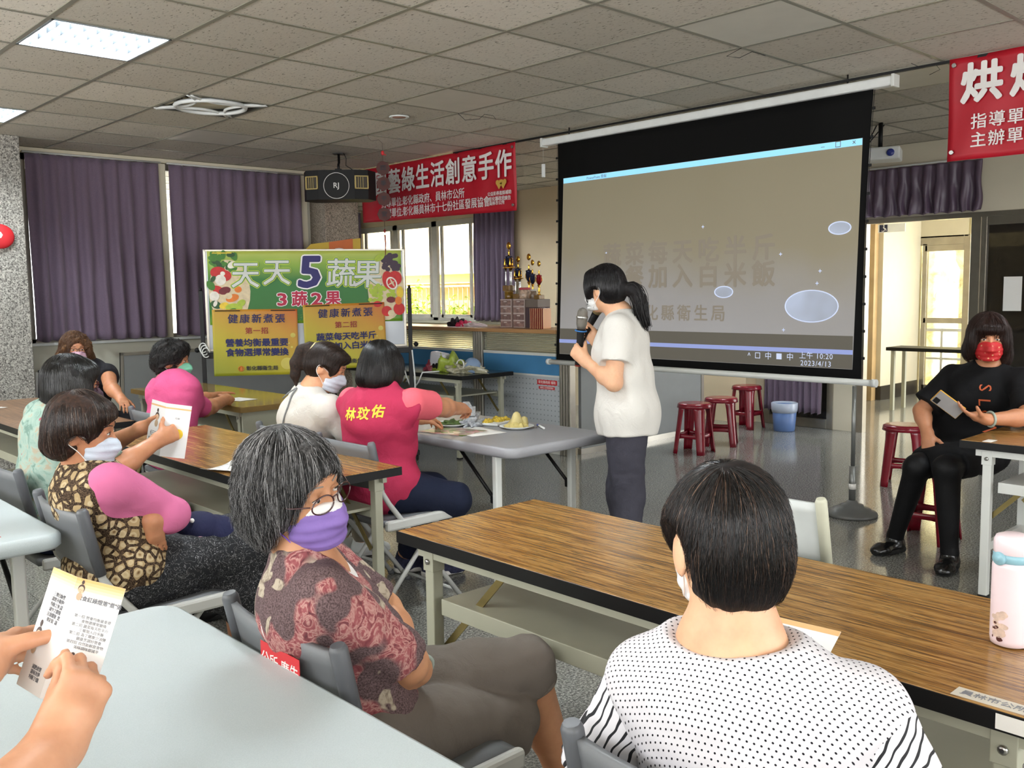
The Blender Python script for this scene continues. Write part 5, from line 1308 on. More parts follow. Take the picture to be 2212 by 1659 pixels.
def relax(V, Q, it=2, f=.5):
    for _ in range(it):
        acc = np.zeros_like(V); w = np.zeros(len(V))
        for i in range(4):
            np.add.at(acc, Q[:, i], V[Q[:, (i+1) % 4]]+V[Q[:, i-1]]); np.add.at(w, Q[:, i], 2)
        V = V*(1-f)+f*acc/np.maximum(w, 1)[:, None]
    return V
def npmesh(name, V, F, m, parent, smooth=True, origin=(0, 0, 0)):
    V = np.asarray(V)-np.asarray(origin); me = bpy.data.meshes.new(name); F = np.asarray(F); k = F.shape[1]
    me.vertices.add(len(V)); me.vertices.foreach_set('co', V.astype(np.float32).ravel())
    me.loops.add(F.size); me.loops.foreach_set('vertex_index', F.astype(np.int32).ravel())
    me.polygons.add(len(F)); me.polygons.foreach_set('loop_start', np.arange(0, F.size, k, dtype=np.int32)); me.polygons.foreach_set('loop_total', np.full(len(F), k, np.int32))
    me.update(calc_edges=True)
    return meshobj(name, me, m, parent, smooth=smooth)
def folds(amp, f, seed=0, dirv=None, sharp=1.0):
    """cloth folds as a field post-process"""
    amp = amp*1.5; r = np.random.default_rng(seed); K = [nrm(r.normal(size=3))*f*r.uniform(.6, 1.4) for _ in range(4)]; ph = r.uniform(0, 6, 4)
    if dirv is not None: dv = nrm(dirv); K = [k-dv*(k@dv)*.8 for k in K]
    def post(P, D):
        w = .35*np.sin(P@K[3]*.6+ph[3])+.35*np.sin(P@K[2]*.5+ph[0])
        s = sum(np.sin(P@K[i]+ph[i]+3*w) for i in range(3))/3
        rid = np.abs(s); s2 = sum(np.sin(P@K[(i+1) % 4]*2.7+ph[i]*2+2.2*w+1.5*s) for i in range(3))/3
        return D-amp*(rid*1.4-.5)-amp*.42*(np.abs(s2)*1.5-.5)
    return post

# ---------------------------------------------------------------- people
def hexskin(name, c, a=.08):
    t = NT(name); v = t.co(); n = t.noise(v, 14, 4, .6); n2 = t.noise(v, 160, 2)
    base = lin(c); lo = (base[0]*.88, base[1]*.80, base[2]*.76, 1); hi = (min(1, base[0]*1.06), base[1]*1.04, base[2]*1.02, 1)
    t.set(t.ramp(n.outputs[0], [(.3, lo), (.65, hi)]), .48, spec=.4); t.bump(n2.outputs[0], .12, .001)
    t.b.inputs['Subsurface Weight'].default_value = .12; t.b.inputs['Subsurface Radius'].default_value = (.012, .004, .002); t.b.inputs['Subsurface Scale'].default_value = .6
    return t.m
def clothmat(name, c, rough=.85, var=.06, bs=350, bump=.15, scale=5):
    t = NT(name); v = t.co(); n = t.noise(v, scale, 3); n2 = t.noise(v, bs, 2)
    base = lin(c); d = tuple(x*(1-var) for x in base[:3])+(1,); e = tuple(min(1, x*(1+var)) for x in base[:3])+(1,)
    t.set(t.ramp(n.outputs[0], [(.3, d), (.7, e)]), rough, spec=.25); n3 = t.noise(v, 18, 3, .6, 1.0)
    hsum = t.math('ADD', t.math('MULTIPLY', n2.outputs[0], .15), n3.outputs[0]); t.bump(hsum, bump*2.2, .006); return t.m
def hairmat(name, a, b, stripe=90, rough=.38):
    t = NT(name); v = t.co(); n = t.noise(v, stripe, 3, .7)
    t.set(t.ramp(n.outputs[0], [(.35, a), (.65, b)]), max(rough, .65), spec=.25); return t.m
EYE_W = plain('eye_white', '#cfc6bd', .2); EYE_D = plain('dark_iris', '#1c110c', .08); BROW = plain('brow_hair', '#3a2c26', .7)
def basis(yaw, pitch=0, roll=0):
    """forward, left, up of a frame turned by yaw (deg, 0 = +x), pitch (nose up +), roll (left ear up +)"""
    y, p, r = R(yaw), R(pitch), R(roll)
    f = V3(math.cos(p)*math.cos(y), math.cos(p)*math.sin(y), math.sin(p)); l = V3(-math.sin(y), math.cos(y), 0.); u = np.cross(f, l)
    l2 = math.cos(r)*l+math.sin(r)*u; u2 = -math.sin(r)*l+math.cos(r)*u
    return f, l2, u2
class Head:
    def __init__(s, c, yaw, pitch=0, roll=0, sc=1.0): s.c = V3(c); s.f, s.l, s.u = basis(yaw, pitch, roll); s.s = sc
    def p(s, f, l, u): return s.c+s.s*(s.f*f+s.l*l+s.u*u)
    @property
    def ax(s): return (s.f, s.l, s.u)
    def E(s, f, l, u, rf, rl, ru, k=.015, op='u', ax=None): return ell(s.p(f, l, u), (rf*s.s, rl*s.s, ru*s.s), ax or s.ax, k, op)
    def C(s, a, b, ra, rb, k=.01, op='u'): return cone(s.p(*a), s.p(*b), ra*s.s, rb*s.s, k, op)
    def skin(s, age=0):
        o = [s.E(-.008, 0, .022, .097, .077, .096, .02), s.E(.026, 0, -.030, .060, .062, .078, .03), s.E(.058, 0, -.092, .026, .028, .022, .03),
             s.E(.05, .036, -.028, .026, .024, .028, .02), s.E(.05, -.036, -.028, .026, .024, .028, .02), s.E(.070, 0, .038, .020, .046, .016, .02)]
        for q in (-1, 1):
            o += [s.E(.087, q*.031, .008, .010, .018, .009, .010, 's'), s.E(.080, q*.031, .006, .0125, .0145, .012, .004), s.C((.088, q*.018, .027), (.078, q*.047, .026), .006, .004, .01)]
            o += [s.E(-.006, q*.080, -.010, .020, .008, .031, .006, ax=(s.f+s.l*q*-.35, s.l+s.f*q*.35, s.u)), s.E(-.002, q*.088, -.006, .010, .005, .017, .004, 's')]
        o += [s.C((.088, 0, .012), (.108, 0, -.030), .007, .011, .010), s.E(.098, .010, -.034, .008, .007, .006, .006), s.E(.098, -.010, -.034, .008, .007, .006, .006),
              s.E(.083, 0, -.062, .010, .022, .006, .006), s.E(.082, 0, -.071, .010, .018, .006, .006)]
        return o
    def surf(s, P): return sdf_pts([s.E(-.008, 0, .022, .097, .077, .096), s.E(.026, 0, -.030, .060, .062, .078, .03)], P)
def head_extras(root, H, eyes='open', brow=True, org=(0, 0, 0), browc=None):
    for q in (-1, 1):
        a = -.25*q
        if eyes == 'open':
            V, Q = surface([H.E(.0885, q*.031, .006, .0060, .0115, .0048, .001)], .0016*H.s, .004); e = npmesh('eye', V, Q, EYE_W, root, origin=org)
            V, Q = surface([H.E(.0925, q*.031, .006, .0034, .0050, .0046, .001)], .0013*H.s, .003); npmesh('iris', V, Q, EYE_D, e, origin=org)
        V, Q = surface([H.C((.0945, q*.021, .011), (.089, q*.044, .0085), .0016, .0011, .002)], .0012*H.s, .003); npmesh('eyelid_line', V, Q, BROW, root, origin=org)
        if brow:
            V, Q = surface([H.C((.0965, q*.015, .031), (.0915, q*.033, .035), .0017, .0019, .002), H.C((.0915, q*.033, .035), (.078, q*.051, .029), .0019, .0008, .002)], .0015*H.s, .004); npmesh('eyebrow', V, Q, browc or BROW, root, origin=org)
def tubes(name, paths, rad, m, parent, org=(0, 0, 0), n=6):
    b = MB()
    for p in paths: b.tube([Vector(V3(q)-V3(org)) for q in p], rad, n)
    return b.obj(name, m, parent)
def spl(pts, n=16):
    """Catmull-Rom through pts"""
    P = [V3(p) for p in pts]; P = [2*P[0]-P[1]]+P+[2*P[-1]-P[-2]]; out = []
    for i in range(1, len(P)-2):
        for t in np.linspace(0, 1, n, endpoint=False):
            a, b, c, d = P[i-1:i+3]; out.append(.5*((2*b)+(-a+c)*t+(2*a-5*b+4*c-d)*t*t+(-a+3*b-3*c+d)*t**3))
    out.append(P[-2]); return out
def mask(root, H, m, org, loop=None, low=0., h=.0028, edge=None):
    """pleated face mask over nose and mouth"""
    top, bot = -.004+low, -.106+low*.6
    o = [H.E(.040, 0, -.052+low*.6, .072, .069, .074, .02), H.C((.090, 0, -.012+low), (.112, 0, -.040+low*.5), .011, .016, .03), H.E(.075, 0, -.095, .030, .040, .026, .02)]
    B = rbox(H.p(.095, 0, (top+bot)/2), (.067*H.s, .068*H.s, (top-bot)/2*H.s), .008, H.ax, k=.006, op='i')
    f, u, c, s_ = H.f, H.u, H.c, H.s
    def post(P, D):
        z = ((P-c)@u)/s_; g = np.sin((z+.03)*260); return D-.0011*s_*np.sign(g)*np.abs(g)**.5*(np.abs(z+.055) < .040)
    V, Q = surface(o+[B], h*s_, .02, post); V = relax(V, Q, 1, .4)
    mo = npmesh('face_mask', V, Q, m, root, origin=org)
    lm = loop or M['white_print']
    P = []
    for q in (-1, 1):
        P.append(spl([H.p(.045, q*.0655, -.016+low), H.p(.010, q*.080, .002), H.p(-.018, q*.088, .010), H.p(-.026, q*.087, -.012), H.p(-.016, q*.084, -.034), H.p(.012, q*.072, -.058), H.p(.040, q*.062, -.090)], 5))
    tubes('ear_loop', P, .0016*s_, lm, mo, org)
    if edge is not None:
        E1 = [o[i] for i in range(3)]+[rbox(H.p(.095, 0, top-.006), (.067*s_, .068*s_, .0075*s_), .002, H.ax, k=.003, op='i')]
        V, Q = surface(E1, h*s_, .02, lambda P, D: D-.0012); npmesh('mask_edge', V, Q, edge, mo, origin=org)
    return mo
def glasses(root, H, m, org, w=.026, h=.019, z=.004, r=.0014, f=.104, lens=True):
    P = []
    for q in (-1, 1):
        ring = [H.p(f-.012*abs(math.cos(a)*.5*q+.5)*.9-(0.006 if False else 0)+.0, q*.033+w*math.cos(a), z+h*math.sin(a)*(1-.12*math.cos(a)*q)) for a in np.linspace(0, 2*math.pi, 28)]
        P.append(ring)
        P.append(spl([H.p(f-.014, q*(.033+w), z+.006), H.p(.06, q*.082, z+.008), H.p(-.0, q*.085, z+.006), H.p(-.03, q*.080, z-.012)], 5))
    P.append(spl([H.p(f-.002, -.008, z+.006), H.p(f+.002, 0, z+.009), H.p(f-.002, .008, z+.006)], 4))
    g = tubes('glasses', P, r*H.s, m, root, org)
    return g
def hand(wr, d, pn, side, curl=(.35, .4, .45, .5), thumb=.5, s=1., spread=.12, kk=1.0, thumb_dir=None, seg=(1, 1, .8)):
    """wr wrist, d towards the fingers, pn palm normal, side=+1 if the thumb is along cross(d,pn). returns prims"""
    wr = V3(wr); d = nrm(d); pn = V3(pn); pn = nrm(pn-d*(pn@d)); t = np.cross(d, pn)*side; o = []
    offs = [.028, .0095, -.0095, -.027]; lens_ = [.066, .073, .068, .053]; rad = [.0088, .009, .0086, .0076]
    o.append(cone(wr-d*.01, wr+d*.045, .024*s, .027*s, .02, side=t, sq=1.35))
    for i in range(4):
        kn = wr+d*(.088-.003*abs(i-1.2)**1.5)*s+t*offs[i]*s
        o.append(cone(wr+d*.02*s+t*offs[i]*.55*s, kn, .0135*s, .0115*s, .012))
        dd = nrm(d+t*(.5-i/3)*spread*2*.5); p = kn; L = lens_[i]*s; a = 0
        for j, fr_ in enumerate((.45, .31, .26)):
            a += curl[i]*(1.0, 1.15, .75)[j]*seg[j]
            v = dd*math.cos(a)+pn*math.sin(a); q = p+v*L*fr_*1.15
            o.append(cone(p, q, (rad[i]-.0008*j)*s, (rad[i]-.0008*(j+1))*s, .0045)); p = q
    b0 = wr+d*.022*s+t*.022*s+pn*.004*s
    td = nrm(t*.75+d*.62+pn*.25) if thumb_dir is None else nrm(thumb_dir)
    b1 = b0+td*.042*s; td2 = nrm(td+(d*.5+pn*thumb)*.9); b2 = b1+td2*.032*s; td3 = nrm(td2+pn*thumb*.5+d*.2); b3 = b2+td3*.024*s
    o += [cone(b0, b1, .0155*s, .0115*s, .012), cone(b1, b2, .011*s, .0098*s, .005), cone(b2, b3, .0098*s, .0078*s, .004)]
    return o
def ik(a, b, l1, l2, pole):
    """joint between a and b with limb lengths l1,l2 bending towards pole"""
    a, b = V3(a), V3(b); d = b-a; L = np.linalg.norm(d); u = d/L
    if L > (l1+l2)*.999: k = (l1+l2)*.999/L; b = a+d*k; L = L*k
    x = (l1*l1-l2*l2+L*L)/(2*L); h = math.sqrt(max(l1*l1-x*x, 0)); pl = V3(pole); pl = nrm(pl-u*(pl@u)); return a+u*x+pl*h, b
class Body:
    """joints in world space; yaw = facing direction of the trunk"""
    def __init__(s, pelvis, yaw, lean=8, bend=10, side=0, head=None, twist=0, sc=1.0, L_hand=None, R_hand=None, L_pole=None, R_pole=None, L_knee=None, R_knee=None, L_ank=None, R_ank=None, sh=.17, hip=.09, torso=.42, fat=1.0, headsc=1.0, neck_f=.0, shz=0):
        s.sc = sc; s.P = V3(pelvis); s.fat = fat; s.yaw = yaw
        F0, L0, U0 = basis(yaw); s.F0, s.L0 = F0, L0
        F1, L1, U1 = basis(yaw, -lean, side); s.f, s.l, s.u = F1, L1, U1
        s.M = s.P+U1*torso*.42*sc
        F2, L2, U2 = basis(yaw+twist, -(lean+bend), side); s.f2, s.l2, s.u2 = F2, L2, U2
        s.Cc = s.M+U2*torso*.36*sc; s.N = s.Cc+U2*torso*.27*sc - F2*.012
        s.SL = s.N-U2*(.045-shz)*sc+L2*sh*sc; s.SR = s.N-U2*(.045-shz)*sc-L2*sh*sc
        s.HL = s.P+L0*hip*sc; s.HR = s.P-L0*hip*sc
        s.head = Head(*head, sc=headsc*sc)
        s.nk = s.N
        ua, fa, th, sh_ = .27*sc, .235*sc, .40*sc, .39*sc
        s.EL, s.WL = ik(s.SL, L_hand, ua, fa, L_pole if L_pole is not None else (-F0-V3(0, 0, 1)))
        s.ER, s.WR = ik(s.SR, R_hand, ua, fa, R_pole if R_pole is not None else (-F0-V3(0, 0, 1)))
        s.KL, s.KR = V3(L_knee), V3(R_knee); s.AL, s.AR = V3(L_ank), V3(R_ank)
    def torso(s, o=0., bust=True, k=.04):
        f_ = s.fat; r = s.sc
        t = [ell(s.P+s.u*.02, ((.115+.0)*f_*r+o, .160*f_*r+o, .115*r+o), (s.f, s.l, s.u), k),
             cone(s.P+s.u*.05, s.M, .098*f_*r+o, .095*f_*r+o, k, side=s.l, sq=1.38), cone(s.M, s.Cc+s.u2*.02, .098*f_*r+o, .095*r*(.4+.6*f_)+o, k, side=s.l2, sq=1.42),
             ell(s.Cc+s.u2*.03, (.098*r+o, .155*r+o, .11*r+o), (s.f2, s.l2, s.u2), k),
             cone(s.N-s.u2*.055, s.SL-s.u2*.012, .055*r+o, .047*r+o, k), cone(s.N-s.u2*.055, s.SR-s.u2*.012, .055*r+o, .047*r+o, k)]
        if bust: t += [ell(s.Cc+s.f2*.065*r+s.l2*q*.065*r-s.u2*.015, (.055*r+o, .062*r+o, .06*r+o), (s.f2, s.l2, s.u2), .04) for q in (-1, 1)]
        return t
    def neck(s):
        b = s.head.p(-.022, 0, -.055); return [cone(s.N-s.u2*.04, b, .056*s.sc, .050*s.sc, .03), cone(s.N-s.u2*.05, s.N+s.u2*.015, .075*s.sc, .052*s.sc, .03, side=s.l2, sq=1.25)]
    def arm(s, side, o=0., t0=0., t1=2., k=.02, hands=None, cut=False):
        S_, E_, W_ = (s.SL, s.EL, s.WL) if side > 0 else (s.SR, s.ER, s.WR); r = s.sc; f_ = .6+.4*s.fat; out = []
        R0, R1, R2 = .050*r*f_+o, .040*r*f_+o, .026*r+o
        if t1 <= 1: e = S_+(E_-S_)*t1; out.append(cone(S_, e, R0, R0+(R1-R0)*t1+.006*(o > 0), k, cut1=.0 if cut else None))
        else:
            out.append(cone(S_, E_, R0, R1, k))
            e = E_+(W_-E_)*(t1-1); out.append(cone(E_, E_+(W_-E_)*min(.3, t1-1), R1*.98, R1*1.02, k)); out.append(cone(E_+(W_-E_)*min(.3, t1-1), e, R1*1.02, R1+(R2-R1)*(t1-1), k, cut1=.0 if cut else None))
        return out
    def leg(s, side, o=0., t1=2., k=.03, cut=False, calf=True, z=1.):
        S_, E_, W_ = (s.HL, s.KL, s.AL) if side > 0 else (s.HR, s.KR, s.AR); r = s.sc; out = []
        R0, R1, R2 = .088*r*s.fat*z+o, .060*r*z+o, .038*r+o
        if t1 <= 1: e = S_+(E_-S_)*t1; return [cone(S_, e, R0, R0+(R1-R0)*t1, k, cut1=0. if cut else None)]
        out.append(cone(S_, E_, R0, R1, k)); e = E_+(W_-E_)*(t1-1)
        out.append(cone(E_, e, R1, R1+(R2-R1)*(t1-1), k, cut1=0. if cut else None))
        if calf and t1 > 1.5:
            bk = nrm(np.cross(np.cross(W_-E_, S_-E_), W_-E_)); out.append(cone(E_+(W_-E_)*.15+bk*.018, E_+(W_-E_)*.55+bk*.012, .042*r+o, .032*r+o, k))
        return out
    def foot(s, side, o=0., yaw=None, pitch=0.):
        A = s.AL if side > 0 else s.AR; F, L, U = basis(s.yaw if yaw is None else yaw, pitch)
        return [cone(A-U*.0, A-U*.045-F*.012, .036+o, .028+o, .03), cone(A-U*.045-F*.015, A-U*.055+F*.11, .027+o, .024+o, .03, side=L, sq=1.35), cone(A-U*.055+F*.10, A-U*.060+F*.145, .022+o, .016+o, .02, side=L, sq=1.6)]
def person(label, base):
    return empty('person', base, 0, label, 'person')
def build(name, prims, h, m, root, org, post=None, rel=2, clip=None, f=.5):
    V, Q = surface(prims, h, .03, post, clip); V = relax(V, Q, rel, f)
    return npmesh(name, V, Q, m, root, origin=org)
# ---------------------------------------------------------------- hair strands
def strands(name, H, sdf, n, length, m, root, org, start=None, spread=.7, down=1.0, r=.0006, seed=0, lift=.0015, seg=12, region=None, part=None, clump=0, curl=0, jit=.15, mats=None, end_lift=0, front=0, gap=.008):
    """thin hair tubes that follow the hair volume 'sdf' from the crown outwards and down"""
    rg = np.random.default_rng(seed)
    cr = H.p(*(start or (-.03, 0, .13)))
    d = rg.normal(size=(n, 3)); d /= np.linalg.norm(d, axis=1)[:, None]
    loc = d@np.array([H.f, H.l, H.u]).T
    keep = (loc[:, 2] > -.15)
    if region is not None: keep &= region(loc)
    loc = loc[keep]; d = d[keep]; n = len(d)
    c0 = H.p(-.01, 0, .02)
    lo = np.zeros(n); hi_ = np.full(n, .24)
    for _ in range(14):
        mid = (lo+hi_)/2; inside = sdf(c0+d*mid[:, None]) < 0; lo = np.where(inside, mid, lo); hi_ = np.where(inside, hi_, mid)
    P = c0+d*lo[:, None]; pts = [P.copy()]
    def grad(P):
        e = .002; return np.stack([sdf(P+np.eye(3)[i]*e)-sdf(P-np.eye(3)[i]*e) for i in range(3)], 1)/(2*e)
    Ls = length*(.55+.6*rg.random(n)); step = Ls/seg; dirp = None
    wob = rg.normal(size=(n, 3))*jit; ph = rg.uniform(0, 6.28, n)
    for k in range(seg):
        G_ = grad(P); G_ /= np.linalg.norm(G_, axis=1)[:, None]+1e-9
        away = P-cr; aw = np.linalg.norm(away, axis=1)[:, None]
        flow = away/(aw+.01)*np.clip(1-aw/.16, 0, 1)+(-V3(0, 0, 1))*down*np.clip(aw/.10, 0.15, 1.2)+wob + H.f*front*np.clip(1-aw/.2, 0, 1)
        if curl: flow += curl*np.stack([np.sin(ph+k*1.3), np.cos(ph+k*1.1), .5*np.sin(ph*2+k)], 1)
        tg = flow-G_*(flow*G_).sum(1)[:, None]; tg /= np.linalg.norm(tg, axis=1)[:, None]+1e-9
        if dirp is not None: tg = tg*.6+dirp*.4; tg /= np.linalg.norm(tg, axis=1)[:, None]
        dirp = tg; P = P+tg*step[:, None]
        dd = sdf(P); tgt = lift+end_lift*(k/seg)**2*rg.random(n)
        P = P-G_*(dd-tgt)[:, None]*np.where(dd > -.02, .9, .3)[:, None]; pts.append(P.copy())
    A = np.stack(pts, 1)  # n, seg+1, 3
    T = np.gradient(A, axis=1); T /= np.linalg.norm(T, axis=2)[:, :, None]+1e-9
    ref = V3(.31, .57, .76); U = np.cross(T, ref); U /= np.linalg.norm(U, axis=2)[:, :, None]+1e-9; W_ = np.cross(T, U)
    rr = r*(1-.8*(np.arange(seg+1)/seg)**2)
    S = seg+1; V = np.zeros((n, S, 3, 3))
    for j in range(3):
        a = 2*math.pi*j/3; V[:, :, j] = A+(U*math.cos(a)+W_*math.sin(a))*rr[None, :, None]
    base = np.arange(n)[:, None, None]*S*3; i = np.arange(seg)[None, :, None]*3; j = np.arange(3)[None, None, :]; j2 = (j+1) % 3
    q = np.stack([base+i+j, base+i+j2, base+i+3+j2, base+i+3+j], -1)
    if mats:
        sel = rg.random(n); k0 = 0; objs = []
        for mi, (m_, fr_) in enumerate(mats):
            mk = (sel >= k0) & (sel < k0+fr_); k0 += fr_
            idx = np.nonzero(mk)[0]
            if len(idx) == 0: continue
            VV = V[idx].reshape(-1, 3); nb = np.arange(len(idx))[:, None, None]*S*3
            qq = np.stack([nb+i+j, nb+i+j2, nb+i+3+j2, nb+i+3+j], -1).reshape(-1, 4)
            objs.append(npmesh(name, VV, qq, m_, root, origin=org))
        return objs
    return npmesh(name, V.reshape(-1, 3), q.reshape(-1, 4), m, root, origin=org)
# ================================================================ the people
ORG = lambda p: (p[0], p[1], 0)
SK_A = hexskin('skin_light', '#d3a07c'); SK_B = hexskin('skin_tan', '#bb8462'); SK_C = hexskin('skin_pale', '#dcae8c')
down = V3(0, 0, -1)
def shoe(root, B, side, m, sole, org, yaw=None, up=.0, name='shoe', o=.012):
    V, Q = surface(B.foot(side, o, yaw), .007); V = relax(V, Q, 2); V[:, 2] = np.maximum(V[:, 2], .012); s_ = npmesh(name, V, Q, m, root, origin=org)
    A = B.AL if side > 0 else B.AR; F, L, U = basis(B.yaw if yaw is None else yaw)
    V, Q = surface([cone(V3(A[0], A[1], A[2]-.065)-F*.025, V3(A[0], A[1], A[2]-.065)+F*.06, .040, .038, .02, side=L, sq=1.15), cone(V3(A[0], A[1], A[2]-.065)+F*.05, V3(A[0], A[1], A[2]-.065)+F*.135, .038, .030, .02, side=L, sq=1.3)], .007)
    V[:, 2] = np.clip(V[:, 2], A[2]-.080, A[2]-.056); npmesh('sole', V, Q, sole, s_, origin=org)
    return s_
def trousers(root, B, m, org, o=.014, t1=1.92, h=.009, extra=(), name='trousers', waist=.10, amp=.003, fold=(22, 3), z=1., kt=None, k=.03):
    pr = [ell(B.P+B.u*.01, (.118*B.fat+o, .165*B.fat+o, .112+o), (B.f, B.l, B.u), .04)]
    pr += B.leg(1, o, t1 if kt is None else kt[0], cut=True, calf=False, z=z, k=k)+B.leg(-1, o, t1 if kt is None else kt[1], cut=True, calf=False, z=z, k=k)+list(extra)
    return build(name, pr, h, m, root, org, folds(amp, fold[0], fold[1]))

# ---------------------------------------------------------------- woman in the floral top (large, near)
def woman_floral():
    base = V3(1.135, 1.645, 0); org = ORG(base); root = person('grey-haired woman in glasses, purple mask and floral top, sitting with folded arms', base)
    B = Body((1.075, 1.645, .545), -14, lean=-6, bend=-10, twist=-14, torso=.40, head=((.940, 1.657, 1.064), -72, -4, 14), sh=.165, fat=1.0,
             L_hand=(1.15, 1.585, .672), R_hand=(1.16, 1.76, .735), L_pole=(.6, .5, -1), R_pole=(.3, -.6, -1),
             L_knee=(1.565, 1.640, .515), R_knee=(1.480, 1.610, .405), L_ank=(1.72, 1.64, .12), R_ank=(1.47, 1.70, .085), headsc=.985)
    B.SL = V3(1.045, 1.765, .875); B.SR = V3(.915, 1.525, .880); B.N = V3(.955, 1.655, .925); B.Cc = V3(.975, 1.645, .79); B.nk = B.N
    B.EL = V3(1.190, 1.712, .735); B.WL = V3(1.150, 1.535, .655); B.ER = V3(1.110, 1.512, .690); B.WR = V3(1.150, 1.700, .725)
    H = B.head
    skin = B.torso(-.012)+B.neck()+H.skin()+B.arm(1)+B.arm(-1)+B.leg(1, t1=2)+B.leg(-1, t1=2)+B.foot(1, 0, -20)+B.foot(-1, 0, 0)
    skin += hand(B.WR, (-.35, 1, .1), (-1, -.3, -.2), 1, curl=(.5, .5, .55, .6), s=.93)+hand(B.WL, (-.95, -.10, -.04), (-.1, .8, .2), -1, curl=(.35, .4, .4, .45), s=.93, thumb_dir=(-.5, -.3, .6))
    build('body', skin, .0048, hexskin('skin_warm_tan', '#c28f6c'), root, org, rel=1)
    # extra facial relief lines
    head_extras(root, H, 'open', True, org, plain('grey_brow', '#8d847c', .8))
    # top
    t = NT('floral_rose_knit'); v = t.co(); w = t.noise(v, 9, 2); vd_ = t.n('ShaderNodeVectorMath'); vd_.operation = 'MULTIPLY_ADD'
    t.l(w.outputs['Color'], vd_.inputs[0]); vd_.inputs[1].default_value = (.05, .05, .05); t.l(v, vd_.inputs[2])
    c = t.vor(vd_.outputs[0], 10.5); ring = t.math('SINE', t.math('MULTIPLY', c.outputs['Distance'], 38))
    bl = t.ramp(c.outputs['Distance'], [(.40, (1, 1, 1)), (.47, (0, 0, 0))]); sel = t.ramp(c.outputs['Color'], [(.36, (0, 0, 0)), (.40, (1, 1, 1))])
    rose = t.ramp(ring, [(.0, '#8f3f45'), (.45, '#b2605f'), (.8, '#d9a39a')]); cream = t.vor(vd_.outputs[0], 17)
    g = t.noise(v, 300, 2); ground = t.ramp(g.outputs[0], [(.35, '#4b3c3d'), (.65, '#766263')])
    cm = t.ramp(cream.outputs['Distance'], [(.16, (1, 1, 1)), (.24, (0, 0, 0))]); cs = t.ramp(cream.outputs['Color'], [(.62, (0, 0, 0)), (.66, (1, 1, 1))])
    c1 = t.mix(t.math('MULTIPLY', cm, cs), ground, '#c9b58c'); c2 = t.mix(t.math('MULTIPLY', bl, sel), c1, rose)
    b1_ = t.noise(vd_.outputs[0], 8.5, 1, .4, .3); b2_ = t.noise(vd_.outputs[0], 30, 3, .6, 2.2)
    rz = t.ramp(b2_.outputs[0], [(.30, '#7a4146'), (.44, '#98585a'), (.52, '#bb9088'), (.58, '#8e5154'), (.72, '#5c353a')])
    b3_ = t.noise(v, 11, 2, .5, .8); cr2 = t.ramp(b2_.outputs[0], [(.35, '#85796a'), (.55, '#b3a694')])
    mk = t.ramp(b1_.outputs[0], [(.535, (0, 0, 0)), (.56, (1, 1, 1))]); mk2 = t.ramp(b3_.outputs[0], [(.63, (0, 0, 0)), (.65, (1, 1, 1))])
    c2 = t.mix(mk, t.mix(mk2, ground, cr2), rz)
    t.set(c2, .9, spec=.15); t.bump(g.outputs[0], .3, .002)
    neckcut = ell(B.N+B.f2*.070+V3(0, 0, .01), (.062, .066, .105), None, .01, 's')
    top = B.torso(.008)+[cone(B.N-B.u2*.03, B.N+B.u2*.005, .075, .062, .03, side=B.l2, sq=1.2)]+B.arm(1, .012, t1=.90, cut=True)+B.arm(-1, .012, t1=.90, cut=True)+[neckcut]
    top += [rbox(V3(base)+V3(-.03, 0, 1.44), (.6, .6, .492), .01, None, .012, 's') if False else ell(B.N+V3(-.0, 0, .085), (.066, .066, .075), None, .012, 's')]
    build('floral_top', top, .0062, t.m, root, org, folds(.0045, 24, 5))
    it = B.torso(.004)[:4]+[cone(B.N-B.u2*.06, B.N-B.u2*.02, .07, .05, .03, side=B.l2, sq=1.2), ell(B.N+B.f2*.075+V3(0, 0, .015), (.055, .055, .085), None, .01, 's'), ell(B.N+V3(0, 0, .06), (.068, .066, .06), None, .012, 's')]
    build('white_undershirt', it, .007, M['white_print'], root, org)
    pants = clothmat('grey_brown_linen', '#6d655e', bump=.35, var=.05)
    trousers(root, B, pants, org, .014, h=.0062, amp=.0045, fold=(26, 9), kt=(1.13, 1.17), name='capri_trousers', k=.010)
    # top leg hem roll
    b = MB(); cc = B.KL+(B.AL-B.KL)*.13; dd = nrm(B.AL-B.KL); uu = nrm(np.cross(dd, V3(0, 1, 0))); ww = np.cross(dd, uu)
    b.tube([Vector(cc+(uu*math.cos(a)+ww*math.sin(a))*.066-V3(org)) for a in np.linspace(0, 2*math.pi, 30)[:-1]], .006, 6, closed=True); b.obj('hem_roll', pants, root)
    for s_ in (1, -1): shoe(root, B, s_, M['black'], M['black_rubber'], org, yaw=-20 if s_ > 0 else 0)
    # jade bangle on the left wrist
    b = MB(); dd = nrm(B.WL-B.EL); uu = nrm(np.cross(dd, V3(0, 0, 1))); ww = np.cross(dd, uu); cc = B.WL-dd*.006
    b.tube([Vector(cc+(uu*math.cos(a)+ww*math.sin(a))*.037-V3(org)) for a in np.linspace(0, 2*math.pi, 30)[:-1]], .0052, 8, closed=True); b.obj('jade_bangle', plain('pale_jade', '#a7b3ab', .15), root)
    # mask and glasses
    tm = clothmat('purple_mask_fabric', '#866cb0', .7, bs=200, bump=.1); mask(root, H, tm, org, plain('purple_loop', '#7d52c0', .6), low=-.004, edge=M['white_print'])
    glasses(root, H, plain('burgundy_frame', '#3b1418', .18, spec=.8), org, w=.0265, h=.0185, z=.000, r=.0016, f=.111)
